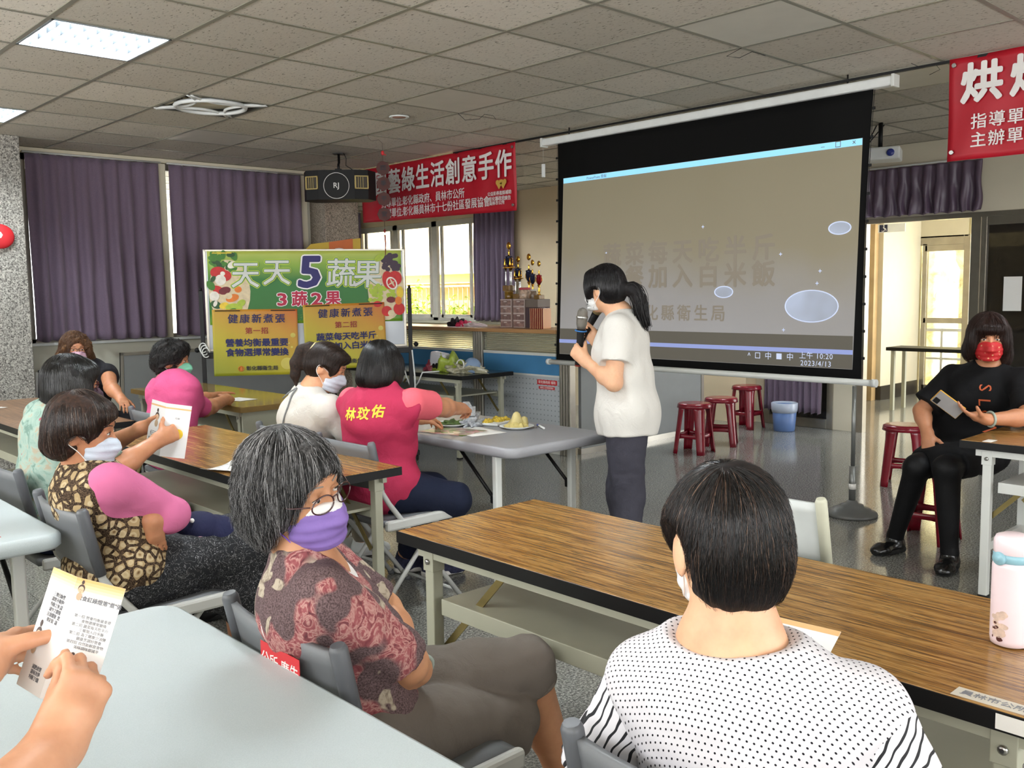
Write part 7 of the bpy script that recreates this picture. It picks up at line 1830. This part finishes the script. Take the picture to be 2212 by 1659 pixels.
# ---------------------------------------------------------------- ponytailed woman in white tee (seated)
def woman_white():
    base = V3(2.36, 4.12, 0); org = ORG(base); root = person('seated woman with a high ponytail, white tee and white mask, looking down', base)
    B = Body((2.45, 4.09, .55), 4, lean=6, bend=10, twist=-6, torso=.43, head=((2.425, 3.915, 1.104), -44, -24, 0), sh=.17, fat=1.0, side=-9, headsc=.95,
             L_hand=(2.84, 4.08, .79), R_hand=(2.66, 3.96, .80), L_pole=(0, .8, -1), R_pole=(0, -.8, -1),
             L_knee=(2.72, 4.22, .52), R_knee=(2.72, 4.06, .52), L_ank=(2.80, 4.42, .085), R_ank=(2.84, 4.28, .085))
    B.N = V3(2.365, 3.965, .985); B.SR = V3(2.37, 3.815, .915); B.SL = V3(2.42, 4.13, .945); B.Cc = V3(2.35, 4.0, .83); B.ER, B.WR = ik(B.SR, (2.70, 3.90, .79), .26, .22, (.0, -.6, -1))
    B.EL, B.WL = ik(B.SL, (2.84, 4.02, .79), .27, .23, (0, .6, -1))
    H = B.head
    skin = B.torso(-.012)+B.neck()+H.skin()+B.arm(1)+B.arm(-1)+B.leg(1)+B.leg(-1)+B.foot(1)+B.foot(-1)
    skin += hand(B.WL, (1, 0, -.1), (0, 0, -1), -1, s=.93)+hand(B.WR, (1, .1, -.1), (0, 0, -1), 1, s=.93)
    build('body', skin, .006, SK_A, root, org, rel=1); head_extras(root, H, 'closed', True, org)
    wt = clothmat('white_cotton', '#c9c6be', .85, var=.03, bump=.35)
    tp = B.torso(.022)+[cone(B.N-B.u2*.04, B.N-B.u2*.01, .085, .070, .03, side=B.l2, sq=1.25), ell(B.N+V3(0.0, -.01, .075), (.064, .064, .06), None, .01, 's'), ell(B.P+V3(-.01, 0, .05), (.15, .20, .15), (B.f, B.l, B.u), .05)]
    tp += [cone(B.SL, B.SL+(B.EL-B.SL)*.85, .070, .078, .03, cut1=0.), cone(B.SR, B.SR+(B.ER-B.SR)*.85, .070, .082, .03, cut1=0.)]
    build('white_tee', tp, .0072, wt, root, org, folds(.006, 18, 13)); trousers(root, B, clothmat('beige_trousers', '#8c8374'), org, .016, h=.010)
    for s_ in (1, -1): shoe(root, B, s_, M['white_plastic'], M['white_print'], org, yaw=-10, name='white_sneaker')
    mask(root, H, clothmat('pale_grey_mask', '#c6ccd8', .6), org, h=.0033)
    hb = [H.E(-.012, 0, .028, .104, .086, .100, .02), H.E(-.045, 0, -.01, .066, .076, .07, .03), H.E(.055, 0, .075, .050, .066, .034, .02), H.E(.03, .060, .02, .04, .03, .05, .02), H.E(.03, -.060, .02, .04, .03, .05, .02)]
    hb += [H.E(.124, 0, -.045, .078, .075, .105, .012, 's'), H.E(.014, -.088, -.030, .034, .028, .042, .01, 's'), H.E(.014, .088, -.03, .034, .028, .042, .01, 's')]
    pt_ = [H.p(-.085, 0, .060), H.p(-.115, 0, .066), H.p(-.145, 0, .03), H.p(-.150, 0, -.04), H.p(-.130, 0, -.10), H.p(-.105, 0, -.15)]
    for i, (a, b_) in enumerate(zip(pt_, pt_[1:])): hb.insert(0, cone(a, b_, (.020, .022, .031, .031, .024)[i], (.022, .031, .031, .024, .007)[i], .01))
    build('hair', hb, .0055, hairmat('brown_black_hair', '#15100e', '#33241c', 90), root, org, folds(.002, 90, 6, dirv=down), rel=1)
    f = lambda P: sdf_pts(hb[5:], P); strands('hair_strands', H, f, 1800, .13, plain('hair_brown_gloss', '#2a1d16', .35), root, org, start=(.08, 0, .10), r=.0007, seed=14, seg=10, jit=.05, down=.4)
    b = MB(); cc = pt_[0]*.5+pt_[1]*.5-V3(org); dd = nrm(pt_[1]-pt_[0]); uu = nrm(np.cross(dd, V3(0, 1, .3))); ww = np.cross(dd, uu)
    b.tube([Vector(cc+(uu*math.cos(a)+ww*math.sin(a))*.030) for a in np.linspace(0, 2*math.pi, 20)[:-1]], .005, 6, closed=True); b.obj('hair_tie', plain('cream_tie', '#c9b98a', .6), root)
    # grey drawstring running down the back
    pts = spl([B.N+V3(-.075, -.01, .02), B.N+V3(-.10, .0, -.06), B.Cc+V3(-.145, .02, -.05), B.M+V3(-.14, .0, -.02), B.P+V3(-.12, -.08, .10), B.P+V3(-.06, -.2, .06)], 8)
    f2 = lambda P: sdf_pts(tp, P, None); P = np.array(pts)
    for _ in range(8):
        g = np.stack([f2(P+np.eye(3)[i]*.003)-f2(P-np.eye(3)[i]*.003) for i in range(3)], 1)/.006; P = P-g*(f2(P)-.007)[:, None]
    tubes('neck_cord', [list(P), [P[0], P[0]+V3(-.03, .02, -.02), P[0]+V3(-.05, .05, -.05)]], .0042, plain('grey_cord', '#6f7272', .6), root, org)
woman_white()

# ---------------------------------------------------------------- woman in the bright pink vest
def woman_magenta():
    base = V3(2.34, 3.52, 0); org = ORG(base); root = person('woman seen from behind in a bright pink vest with three yellow characters on the back', base)
    B = Body((2.46, 3.54, .55), 30, lean=4, bend=8, torso=.47, head=((2.470, 3.515, 1.118), 22, -20, 0), sh=.175, fat=1.02, headsc=.93,
             L_hand=(2.92, 3.80, .80), R_hand=(2.98, 3.60, .865), L_pole=(-.2, .8, -1), R_pole=(.3, -.9, -.3),
             L_knee=(2.76, 3.52, .50), R_knee=(2.735, 3.325, .485), L_ank=(2.83, 3.86, .085), R_ank=(2.89, 3.70, .085))
    B.N = V3(2.44, 3.500, 1.015); B.SL = V3(2.40, 3.665, .955); B.SR = V3(2.515, 3.345, .960); B.Cc = V3(2.435, 3.50, .86); B.ER, B.WR = ik(B.SR, (2.97, 3.56, .875), .27, .235, (.5, -.9, -.5)); B.EL, B.WL = ik(B.SL, (2.92, 3.78, .80), .28, .24, (-.2, .8, -1))
    H = B.head
    skin = B.torso(-.012)+B.neck()+H.skin()+B.arm(1)+B.arm(-1, .004)+B.leg(1)+B.leg(-1)+B.foot(1)+B.foot(-1)
    skin += hand(B.WL, (1, .1, -.15), (0, 0, -1), -1, s=.95)+hand(B.WR, (.9, .3, -.1), (-.1, .5, -.8), 1, curl=(.6, .8, .9, .9), s=.95)
    build('body', skin, .006, SK_B, root, org, rel=1); head_extras(root, H, 'closed', True, org)
    vm = clothmat('magenta_vest_cloth', '#a92c4c', .8, var=.04, bump=.3); sm = clothmat('salmon_tee', '#df6470', .85, var=.03, bump=.2)
    tee = B.torso(.004)+[cone(B.SL, B.SL+(B.EL-B.SL)*.62, .064, .064, .03, cut1=0.), cone(B.SR, B.SR+(B.ER-B.SR)*.66, .066, .068, .03, cut1=0.)]
    build('salmon_tee', tee, .0072, sm, root, org, folds(.004, 20, 3))
    vs = B.torso(.024)+[cone(B.N-B.u2*.05, B.N+B.u2*.012, .10, .074, .03, side=B.l2, sq=1.25), ell(B.P+V3(-.0, 0, .03), (.16, .195, .13), (B.f, B.l, B.u), .05)]
    vs += [ell(B.N+V3(.01, 0.01, .085), (.066, .066, .070), None, .01, 's')]
    for S_, E_ in ((B.SL, B.EL), (B.SR, B.ER)):
        out = nrm(S_-B.N); out = nrm(V3(out[0], out[1], 0)); vs.append(ell(S_+out*.062+B.f2*.02+V3(0, 0, -.05), (.065, .050, .115), (out, np.cross(V3(0, 0, 1), out), V3(0, 0, 1)), .01, 's'))
    ps = folds(.006, 15, 11); vest = build('pink_vest', vs, .0072, vm, root, org, ps)
    trousers(root, B, clothmat('dark_indigo_jeans', '#161c30', bump=.3), org, .018, h=.0085, amp=.004, name='jeans')
    sn = clothmat('grey_navy_knit_shoe', '#34364c', var=.4, scale=60)
    for s_ in (1, -1): shoe(root, B, s_, sn, M['white_print'], org, yaw=-22, name='sneaker')
    mask(root, H, clothmat('white_mask_b', '#cfcfd2', .6), org, h=.005)
    hb = [H.E(-.014, 0, .032, .110, .096, .104, .02), H.E(-.038, 0, -.035, .088, .098, .085, .03), H.E(-.045, 0, -.085, .066, .090, .045, .03), H.E(.03, .074, -.01, .05, .03, .08, .02), H.E(.03, -.074, -.01, .05, .03, .08, .02)]
    hb += [H.E(.128, 0, -.045, .072, .070, .105, .012, 's')]
    build('hair', hb, .006, hairmat('black_short_hair', '#0b0a0a', '#1d1817', 90, .35), root, org, folds(.002, 80, 6, dirv=down), rel=1)
    f = lambda P: sdf_pts(hb, P); strands('hair_strands', H, f, 2600, .17, plain('hair_black_b', '#120f0e', .33), root, org, start=(-.03, 0, .13), r=.0008, seed=15, seg=12, jit=.06)
    # yellow embroidered characters wrapped onto the vest back
    f2 = lambda P: sdf_pts(vs, P, ps)
    bk = -nrm(V3(B.f2[0], B.f2[1], 0)); lf = V3(B.l2[0], B.l2[1], 0)*-1
    ym = plain('yellow_embroidery', '#e8c43a', .6); c0 = B.Cc*.85+B.M*.15+V3(-.008, .008, .062)
    for k, ch in enumerate('林玟佑'):
        off = (-.072, -.004, .064)[k]; tilt = (.0, .006, .016)[k]
        o = lettering(ch, .060, Matrix.Identity(4), ym, root, bold=.028, extr=.0, shear=.18)
        bm_ = bmesh.new(); bm_.from_mesh(o.data); bmesh.ops.triangulate(bm_, faces=bm_.faces); bmesh.ops.subdivide_edges(bm_, edges=bm_.edges, cuts=2, use_grid_fill=True); bm_.to_mesh(o.data); bm_.free()
        co = np.array([v.co[:] for v in o.data.vertices]); P = c0+lf*(-1)*0+np.outer(co[:, 0]+off, -V3(*(-lf)))*1.0+np.outer(co[:, 1]+tilt+.01, V3(0, 0, 1))+bk*.20
        P = P.astype(float)
        for _ in range(30):
            d = f2(P)-.0022; P = P-bk*(d*.8)[:, None]
        co2 = (P-V3(org)).astype(np.float32); o.data.vertices.foreach_set('co', co2.ravel()); o.data.update(); o.name = 'yellow_lettering'
    return B
woman_magenta()

# ---------------------------------------------------------------- presenter
def presenter():
    base = V3(3.455, 2.87, 0); org = ORG(base); root = person('standing presenter with a ponytail in a white tee, holding a microphone in each hand', base)
    B = Body((3.46, 2.875, .86), 122, lean=2, bend=2, torso=.47, head=((3.395, 2.955, 1.462), 96, -4, 0), sh=.165, fat=.95,
             L_hand=(3.30, 3.02, 1.15), R_hand=(3.50, 3.10, 1.27), L_pole=(-.35, -.5, -1), R_pole=(.9, 0, -1),
             L_knee=(3.435, 2.85, .47), R_knee=(3.495, 2.93, .47), L_ank=(3.40, 2.83, .085), R_ank=(3.50, 2.93, .085), headsc=.93)
    B.N = V3(3.445, 2.895, 1.335); B.SL = V3(3.330, 2.825, 1.285); B.SR = V3(3.575, 2.97, 1.285); B.Cc = V3(3.45, 2.89, 1.18)
    B.EL, B.WL = ik(B.SL, (3.300, 3.000, 1.120), .265, .225, (-.25, -.55, -1)); B.ER, B.WR = ik(B.SR, (3.47, 3.075, 1.20), .27, .225, (.9, .2, -1))
    H = B.head
    lh = hand(B.WL, (-.22, .70, .62), (.95, .2, 0), -1, curl=(1.0, 1.05, 1.1, 1.15), s=.92, thumb=1.0, thumb_dir=(.35, .35, .85))
    skin = B.torso(-.012, True)+B.neck()+H.skin()+B.arm(1)+B.arm(-1)+B.leg(1)+B.leg(-1)+B.foot(1)+B.foot(-1)+lh
    skin += hand(B.WR, (0, .75, .66), (-.95, -.2, .1), 1, curl=(1., 1.05, 1.1, 1.15), s=.92, thumb=.9, thumb_dir=(-.3, .3, .85))
    build('body', skin, .0055, SK_C, root, org, rel=1); head_extras(root, H, 'open', True, org)
    wt = clothmat('white_tee_cotton', '#d2cfc8', .85, var=.02, bump=.3)
    tp = B.torso(.026)+[cone(B.N-B.u2*.05, B.N-B.u2*.015, .085, .068, .03, side=B.l2, sq=1.25), ell(B.N+V3(-.005, .0, .072), (.060, .060, .058), None, .01, 's'), cone(B.P+V3(0, 0, -.08), B.M, .140, .118, .05, side=B.l, sq=1.36), ell(B.P+V3(0, 0, .0), (.148, .185, .16), (B.f, B.l, B.u), .04), rbox(V3(3.45, 2.88, .545), (.5, .5, .222), .01, None, .006, 's')]
    tp = tp[:-1]+[cone(B.SL, B.SL+(B.EL-B.SL)*.64, .062, .074, .03, cut1=0.), cone(B.SR, B.SR+(B.ER-B.SR)*.64, .064, .078, .03, cut1=0.)]+tp[-1:]
    build('white_tee', tp, .0066, wt, root, org, folds(.006, 17, 23))
    tr = clothmat('slate_trousers', '#3d3c45', bump=.35)
    trousers(root, B, tr, org, .014, h=.0075, amp=.005, fold=(24, 3), t1=1.97, z=1.12)
    for s_ in (1, -1): shoe(root, B, s_, M['black'], M['black_rubber'], org)
    mask(root, H, clothmat('white_mask_c', '#d8d8d6', .6), org, h=.0035)
    hb = [H.E(-.010, 0, .030, .106, .088, .102, .02), H.E(-.045, 0, -.015, .066, .078, .075, .03), H.E(.055, 0, .072, .052, .070, .040, .02), H.E(.040, .066, .02, .045, .028, .065, .02), H.E(.040, -.066, .02, .045, .028, .065, .02), H.E(.072, .055, -.005, .014, .014, .06, .015), H.E(.072, -.055, -.005, .014, .014, .06, .015)]
    hb += [H.E(.128, 0, -.045, .070, .068, .105, .012, 's'), H.E(.010, .088, -.032, .030, .024, .038, .01, 's')]
    tie = H.p(-.105, 0, -.005)
    pt_ = [H.p(-.085, 0, .005), tie, tie+V3(.030, -.040, -.005), tie+V3(.048, -.060, -.055), tie+V3(.056, -.066, -.11), tie+V3(.070, -.080, -.165)]
    for i, (a, b_) in enumerate(zip(pt_, pt_[1:])): hb.insert(0, cone(a, b_, (.03, .022, .034, .034, .026)[i], (.022, .034, .034, .026, .008)[i], .015))
    build('hair', hb, .0055, hairmat('presenter_black_hair', '#0b0a0b', '#1b1718', 90, .35), root, org, folds(.0025, 80, 6, dirv=down), rel=1)
    f = lambda P: sdf_pts(hb[5:], P); strands('hair_strands', H, f, 2200, .14, plain('hair_black_c', '#131012', .33), root, org, start=(.07, 0, .11), r=.0007, seed=17, seg=11, jit=.06, down=.5)
    rg = np.random.default_rng(5); P = []
    for k in range(420):
        o_ = np.clip(rg.normal(size=3), -1.6, 1.6)*.013; e_ = rg.normal(size=3)*.011; P.append(spl([pt_[1]+o_*.4, pt_[2]+o_*1.25, pt_[3]+o_*1.45+e_*.2, pt_[4]+o_*1.2+e_*.5, pt_[5]+o_*.6+e_*.7+V3(0, 0, -.02*rg.random())], 3))
    tubes('ponytail_strands', P, .0011, plain('hair_black_d', '#100e0f', .33), root, org, n=4)
    b = MB(); cc = tie-V3(org); dd = nrm(pt_[2]-pt_[1]); uu = nrm(np.cross(dd, V3(0, 0, 1))); ww = np.cross(dd, uu)
    b.tube([Vector(cc+(uu*math.cos(a)+ww*math.sin(a))*.022) for a in np.linspace(0, 2*math.pi, 20)[:-1]], .007, 6, closed=True); b.obj('hair_tie', M['white_print'], root)
    return B
PB = presenter()
M['mesh_silver'] = plain('microphone_mesh', '#8c8880', .35, metal=.8, bump=.8, bscale=900); M['mic_gold'] = plain('microphone_mesh_gold', '#9d8a5f', .35, metal=.8, bump=.8, bscale=900)
def mic(c, d, label, mesh, ring=None):
    d = nrm(d); r = empty('microphone', c, 0, label, 'microphone'); Mx = Vector(d).to_track_quat('Z', 'Y').to_matrix().to_4x4()
    b = MB(); b.lathe([(.012, -.13), (.0155, -.125), (.0165, -.02), (.019, .03), (.020, .05)], n=20, M=Mx); b.obj('handle', M['black'], r)
    b = MB(); b.lathe([(.019, .05), (.026, .075), (.027, .10), (.0275, .104), (.0275, .112), (.026, .116), (.024, .138), (.016, .150), (.001, .155)], n=24, M=Mx); b.obj('mesh_head', mesh, r)
    b = MB(); b.lathe([(.0278, .102), (.0285, .104), (.0285, .112), (.0278, .114)], n=24, M=Mx); b.obj('head_band', M['steel'], r)
    if ring: b = MB(); b.tube([Mx @ Vector((.027*math.cos(a), .027*math.sin(a), .042)) for a in np.linspace(0, 2*math.pi, 24)[:-1]], .0035, 6, closed=True); b.obj('anti_roll_ring', ring, r)
    b = MB(); b.lathe([(.0145, -.133), (.0155, -.118), (.0150, -.112), (.01, -.133)], n=16, M=Mx); b.obj('end_ring', plain('red_ring', '#a33a2a', .4) if ring else M['black'], r)
    return r
mc = PB.WL+nrm(V3(-.22, .70, .62))*.072+V3(.030, .006, 0)
mic(mc+V3(.0, -.012, .055), (-.01, -.14, .98), 'black microphone with a silver mesh head and blue ring, held in front by the presenter', M['mesh_silver'], plain('blue_rubber_ring', '#2c6fb0', .5))
mic(PB.WR+V3(-.028, .058, .050)+V3(.01, -.035, .05), (.10, -.50, .80), 'microphone with a golden head held up to the mask of the presenter', M['mic_gold'])

# ---------------------------------------------------------------- woman in black, red mask
def woman_black():
    base = V3(5.32, 2.0, 0); org = ORG(base); root = person('woman in a black dress and red patterned mask sitting at the right with a phone', base)
    B = Body((5.27, 1.95, .55), 188, lean=2, bend=4, torso=.44, head=((5.115, 1.82, 1.178), 207, -6, 0), sh=.185, fat=1.08,
             L_hand=(4.78, 1.66, .79), R_hand=(4.97, 2.05, .635), L_pole=(.3, -.8, -1), R_pole=(.5, .9, -.2),
             L_knee=(4.80, 1.885, .525), R_knee=(4.86, 2.06, .50), L_ank=(4.81, 1.86, .085), R_ank=(4.93, 2.20, .085))
    B.N = V3(5.15, 1.82, 1.03); B.SL = V3(5.12, 1.645, .965); B.SR = V3(5.19, 2.015, .96); B.Cc = V3(5.17, 1.85, .88); B.ER = V3(5.07, 2.135, .775); B.WR = V3(4.98, 2.06, .66); B.EL = V3(4.96, 1.56, .80); B.WL = V3(4.76, 1.69, .80)
    H = B.head
    skin = B.torso(-.012)+B.neck()+H.skin()+B.arm(1)+B.arm(-1)+B.leg(1)+B.leg(-1)
    skin += hand(B.WL, (-.55, .75, .30), (-.1, .2, 1), -1, curl=(.25, .3, .3, .35), s=.95, thumb=.6)+hand(B.WR, (-.5, -.25, -.6), (.6, -.2, -.6), -1 if 0 else 1, curl=(.3, .4, .4, .4), s=.95)
    build('body', skin, .0055, SK_B, root, org, rel=1); head_extras(root, H, 'open', True, org)
    bk = clothmat('black_cotton', '#0e0e10', .85, var=.05)
    tp = B.torso(.024)+[cone(B.N-B.u2*.05, B.N-B.u2*.015, .09, .070, .03, side=B.l2, sq=1.25), ell(B.N+V3(-.035, -.01, .06), (.072, .072, .07), None, .01, 's'), ell(B.P+V3(0, 0, .03), (.15, .20, .13), (B.f, B.l, B.u), .05)]
    tp += [cone(B.SL, B.SL+(B.EL-B.SL)*.80, .068, .074, .03, cut1=0.), cone(B.SR, B.SR+(B.ER-B.SR)*.80, .070, .080, .03, cut1=0.), cone(B.HL, B.HL+(B.KL-B.HL)*.85, .108, .080, .05, cut1=0.), cone(B.HR, B.HR+(B.KR-B.HR)*.85, .108, .080, .05, cut1=0.), cone(B.P, B.P+V3(-.34, .0, -.02), .10, .085, .05)]
    ps = folds(.006, 16, 9); build('black_dress', tp, .0075, bk, root, org, ps)
    tg = clothmat('black_tights', '#08080a', .6); pr = B.leg(1, .004)+B.leg(-1, .004)
    build('tights', pr+B.foot(1, -.002, 190)+B.foot(-1, -.002, 165), .0065, tg, root, org)
    lt = plain('black_leather', '#0b0b0c', .22, spec=.7)
    for s_, yw in ((1, 190), (-1, 165)): shoe(root, B, s_, lt, M['black_rubber'], org, yaw=yw, name='heeled_shoe', o=.008)
    rm = clothmat('red_print_mask', '#a81e20', .6, var=.3, scale=70); t = NT('red_mask_gold_motif'); v = t.co(); c = t.vor(v, 60); f = t.ramp(c.outputs['Distance'], [(.22, (1, 1, 1)), (.32, (0, 0, 0))]); g = t.ramp(c.outputs['Color'], [(.55, (0, 0, 0)), (.6, (1, 1, 1))])
    t.set(t.mix(t.math('MULTIPLY', f, g), '#b01c20', '#d0906a'), .6); mask(root, H, t.m, org, h=.0035)
    hb = [H.E(-.014, 0, .034, .112, .098, .104, .02), H.E(-.035, 0, -.04, .085, .105, .09, .03), H.E(.0, .085, -.09, .05, .032, .06, .03), H.E(.0, -.085, -.07, .05, .032, .05, .03), H.E(.03, .076, -.01, .05, .03, .08, .02), H.E(.03, -.076, -.01, .05, .03, .08, .02), H.E(.065, 0, .062, .042, .070, .034, .02)]
    hb += [H.E(.130, 0, -.05, .066, .068, .095, .012, 's')]
    build('hair', hb, .006, hairmat('dark_auburn_hair', '#120c0a', '#33201a', 90, .35), root, org, folds(.003, 80, 6, dirv=down), rel=1)
    f = lambda P: sdf_pts(hb, P); strands('hair_strands', H, f, 2200, .2, plain('hair_auburn_b', '#2a1813', .33), root, org, start=(-.0, 0, .13), r=.0008, seed=19, seg=12, jit=.1, end_lift=.01, region=lambda q: (q[:, 0] < .4) | (q[:, 2] > .35))
    # orange letters down the front
    f2 = lambda P: sdf_pts(tp, P, ps); om = plain('orange_print', '#c0572a', .6); fw = nrm(V3(B.f2[0], B.f2[1], 0)); rt = np.cross(V3(0, 0, 1), fw)
    for k, ch in enumerate('SLOW'):
        o = lettering(ch, .085, Matrix.Rotation(R(-90), 4, 'Z'), om, root, bold=.0, extr=0.)
        bm_ = bmesh.new(); bm_.from_mesh(o.data); bmesh.ops.triangulate(bm_, faces=bm_.faces); bmesh.ops.subdivide_edges(bm_, edges=bm_.edges, cuts=2, use_grid_fill=True); bm_.to_mesh(o.data); bm_.free()
        co = np.array([v.co[:] for v in o.data.vertices]); c0 = B.Cc+V3(0, 0, .045-.075*k)+rt*.03
        P = c0+np.outer(co[:, 0], rt)+np.outer(co[:, 1], V3(0, 0, 1))+fw*.22
        for _ in range(30): P = P-fw*((f2(P)-.0022)*.8)[:, None]
        P = P-fw*0; o.data.vertices.foreach_set('co', (P-V3(org)).astype(np.float32).ravel()); o.data.update(); o.name = 'orange_lettering'
    b = MB(); dd = nrm(B.WL-B.EL); uu = nrm(np.cross(dd, V3(0, 0, 1))); ww = np.cross(dd, uu); cc = B.WL-dd*.025-V3(org)
    b.tube([Vector(cc+(uu*math.cos(a)+ww*math.sin(a))*.036) for a in np.linspace(0, 2*math.pi, 30)[:-1]], .006, 8, closed=True); b.obj('jade_bangle', plain('pale_jade_b', '#9aa59a', .15), root)
    return B
JB = woman_black()
ph_ = empty('smartphone', (4.665, 1.835, .872), 0, 'smartphone in a yellow case held by the woman in black', 'phone')
Mp = frame((0, 0, 0), nrm(V3(.05, -.55, .62)), nrm(V3(-.45, .62, .62)))
b = MB(); b.box(-.037, .037, -.076, .076, -.005, .005, .004, M=Mp); b.obj('yellow_case', plain('yellow_case', '#c99422', .4), ph_)
b = MB(); b.box(-.034, .034, -.073, .073, .0051, .006, M=Mp); b.box(-.034, .034, -.073, .073, -.006, -.0051, M=Mp); b.obj('phone_back', plain('pale_phone_back', '#8f8b8a', .2), ph_)
b = MB(); b.box(-.03, -.003, .04, .068, .006, .008, .002, M=Mp); b.box(.003, .03, .04, .068, -.008, -.006, .002, M=Mp); b.obj('camera_block', M['black'], ph_)

# ---------------------------------------------------------------- reader at the lower left: hands over the near table
def reader():
    base = V3(-.16, 1.25, 0); org = ORG(base); root = person('person at the lower left edge, bare forearms holding an open leaflet over the table', base)
    B = Body((-.20, 1.25, .55), 10, lean=4, bend=6, torso=.43, head=((-.20, 1.27, 1.16), 15, -25, 0), sh=.18, fat=1.05,
             L_hand=(.298, 1.395, .972), R_hand=(.318, 1.225, .885), L_pole=(0, .8, -1), R_pole=(0, -.8, -1),
             L_knee=(.06, 1.36, .52), R_knee=(.06, 1.16, .52), L_ank=(.06, 1.36, .085), R_ank=(.06, 1.16, .085))
    B.WR = V3(.350, 1.250, .880); B.ER = V3(.155, 1.075, .845); B.WL = V3(.300, 1.395, .958); B.EL = V3(.10, 1.30, .90)
    H = B.head
    skin = B.torso(-.012)+B.neck()+H.skin()+B.arm(1, .006)+B.arm(-1, .008)+B.leg(1)+B.leg(-1)+B.foot(1)+B.foot(-1)
    skin += hand(B.WR, (.52, .15, .72), (-.12, .98, -.12), 1, curl=(.95, 1.0, 1.05, 1.1), s=1.0, thumb=.3, thumb_dir=(.42, .55, .62))
    skin += hand(B.WL, (.60, .78, -.12), (.45, -.5, -.35), -1, curl=(.30, .38, .45, .5), s=1.0, thumb=.3, thumb_dir=(.85, -.30, .15))
    build('body', skin, .0042, hexskin('skin_freckled', '#cf9c7c'), root, org, rel=1); head_extras(root, H, 'open', True, org)
    tp = B.torso(.02)+[ell(B.N+V3(0, 0, .07), (.066, .066, .06), None, .01, 's'), cone(B.SL, B.SL+(B.EL-B.SL)*.6, .066, .068, .03, cut1=0.), cone(B.SR, B.SR+(B.ER-B.SR)*.6, .066, .068, .03, cut1=0.)]
    build('shirt', tp, .009, clothmat('grey_blue_shirt', '#7c8794'), root, org, folds(.005, 18, 3)); trousers(root, B, clothmat('dark_trousers', '#2a2a30'), org, .016, h=.011)
    for s_ in (1, -1): shoe(root, B, s_, M['black'], M['black_rubber'], org)
    hb = [H.E(-.014, 0, .034, .112, .097, .104, .02), H.E(-.035, 0, -.02, .085, .096, .08, .03), H.E(.125, 0, -.045, .072, .075, .105, .012, 's')]
    build('hair', hb, .007, hairmat('reader_hair', '#171413', '#3a3432'), root, org, folds(.003, 70, 6, dirv=down))
    return B
KB = reader()
KB_L = empty('stool', (-.22, 1.25, 0))
bpy.data.objects.remove(KB_L)
cho = copy_tree(proto); cho.location = (-.14, 1.25, 0); cho['label'] = 'grey folding chair under the reader at the lower left edge'
# open leaflet in the reader's hands
cl = V3(.353, 1.428, .908)
zd = nrm(V3(.36, .02, .93)); xd = nrm(V3(.68, -.63, -.33)); r, Mx = booklet('leaflet', cl, xd, zd, .070, .170, (.72, .05), 'open printed leaflet held over the near grey table at the lower left')
W_ = .070
rd = random.Random(5)
for k, m_ in enumerate(Mx):
    fm = m_ if face_side(m_, (.4, 1.4, -.5)) > 0 else flip(m_, W_)
    # graded orange strip at the head of the page
    for q in range(6):
        b = MB(); b.box(0, W_, .170-.004*(q+1), .170-.004*q, .0004, .0006, M=fm); b.obj('orange_border', plain('orange_tint_%d' % q, ['#dfa866', '#e2b37c', '#e6bf92', '#e8cba9', '#e9d6c1', '#eadfd3'][q], .5), r)
    if k == 1:
        T = lambda x, y: fm @ Matrix.Translation((x, y, .0008))
        lettering('飲食紅綠燈第"煮"張', .0075, T(.040, .143), M['grey_ink'], r, extr=.0001, bold=.02)
        lettering('第一招 營養均衡最重要\n     食物選擇常變換\n第二招 蔬菜每天吃半斤\n     三餐加入白米飯\n第三招 為了健康少油鹽\n     健康烹調好營養\n第四招 自然新鮮原食物\n     美味調味都減半', .0052, T(.038, .098), M['grey_ink'], r, extr=.0001, line=1.15)
        toon(r, fm, .010, .150, .5, .0008); toon(r, fm, .026, .036, .95, .0008)
        b = MB(); disc(b, fm, .024, .020, .017, .012, 20, .0007); b.obj('grey_oval', M['grey_ink'], r)
    else:
        T = lambda x, y: fm @ Matrix.Translation((x, y, .0008))
        lettering('三餐白飯型\n請您不做夢!\n均衡之外,請\n減少之緩慢\n注意體重  您\n重定位  請', .0066, T(.040, .118), M['grey_ink'], r, extr=.0001, line=1.1, bold=.01)
        lettering('減肥虎型\n請每次夢\n均衡了!請', .0066, T(.040, .026), M['grey_ink'], r, extr=.0001, line=1.1, bold=.01)
        toon(r, fm, .016, .066, .85, .0008)
# leaflet in the hands of the woman in the dotted top
r, Mx = booklet('leaflet', (1.405, .895, .785), (.15, -.98, 0), (.90, .11, .41), .13, .13, (.0,), 'white leaflet with an orange edge lying open before the woman in the dotted top', panels=1)
fm = Mx[0] if (Mx[0].to_3x3() @ Vector((0, 0, 1))).z > 0 else flip(Mx[0], .13)
b = MB(); b.box(0, .13, .117, .13, .0004, .0007, M=fm); b.obj('orange_border', M['page_edge'], r)
lettering('自然最少油', .017, fm @ Matrix.Translation((.05, .09, .0008)), M['grey_ink'], r, extr=.0001)
b = MB(); disc(b, fm, .085, .05, .03, .018, 20, .0007); b.obj('yellow_oval', cols['lgreen'], r)
b = MB(); b.box(.075, .09, .055, .078, .0008, .0011, M=fm); b.obj('blue_cup_print', M['ui_strip'] if 0 else pc['navy'], r); b = MB(); b.box(.072, .093, .045, .055, .0009, .0012, M=fm); b.obj('red_cup_print', pc['crimson'], r)
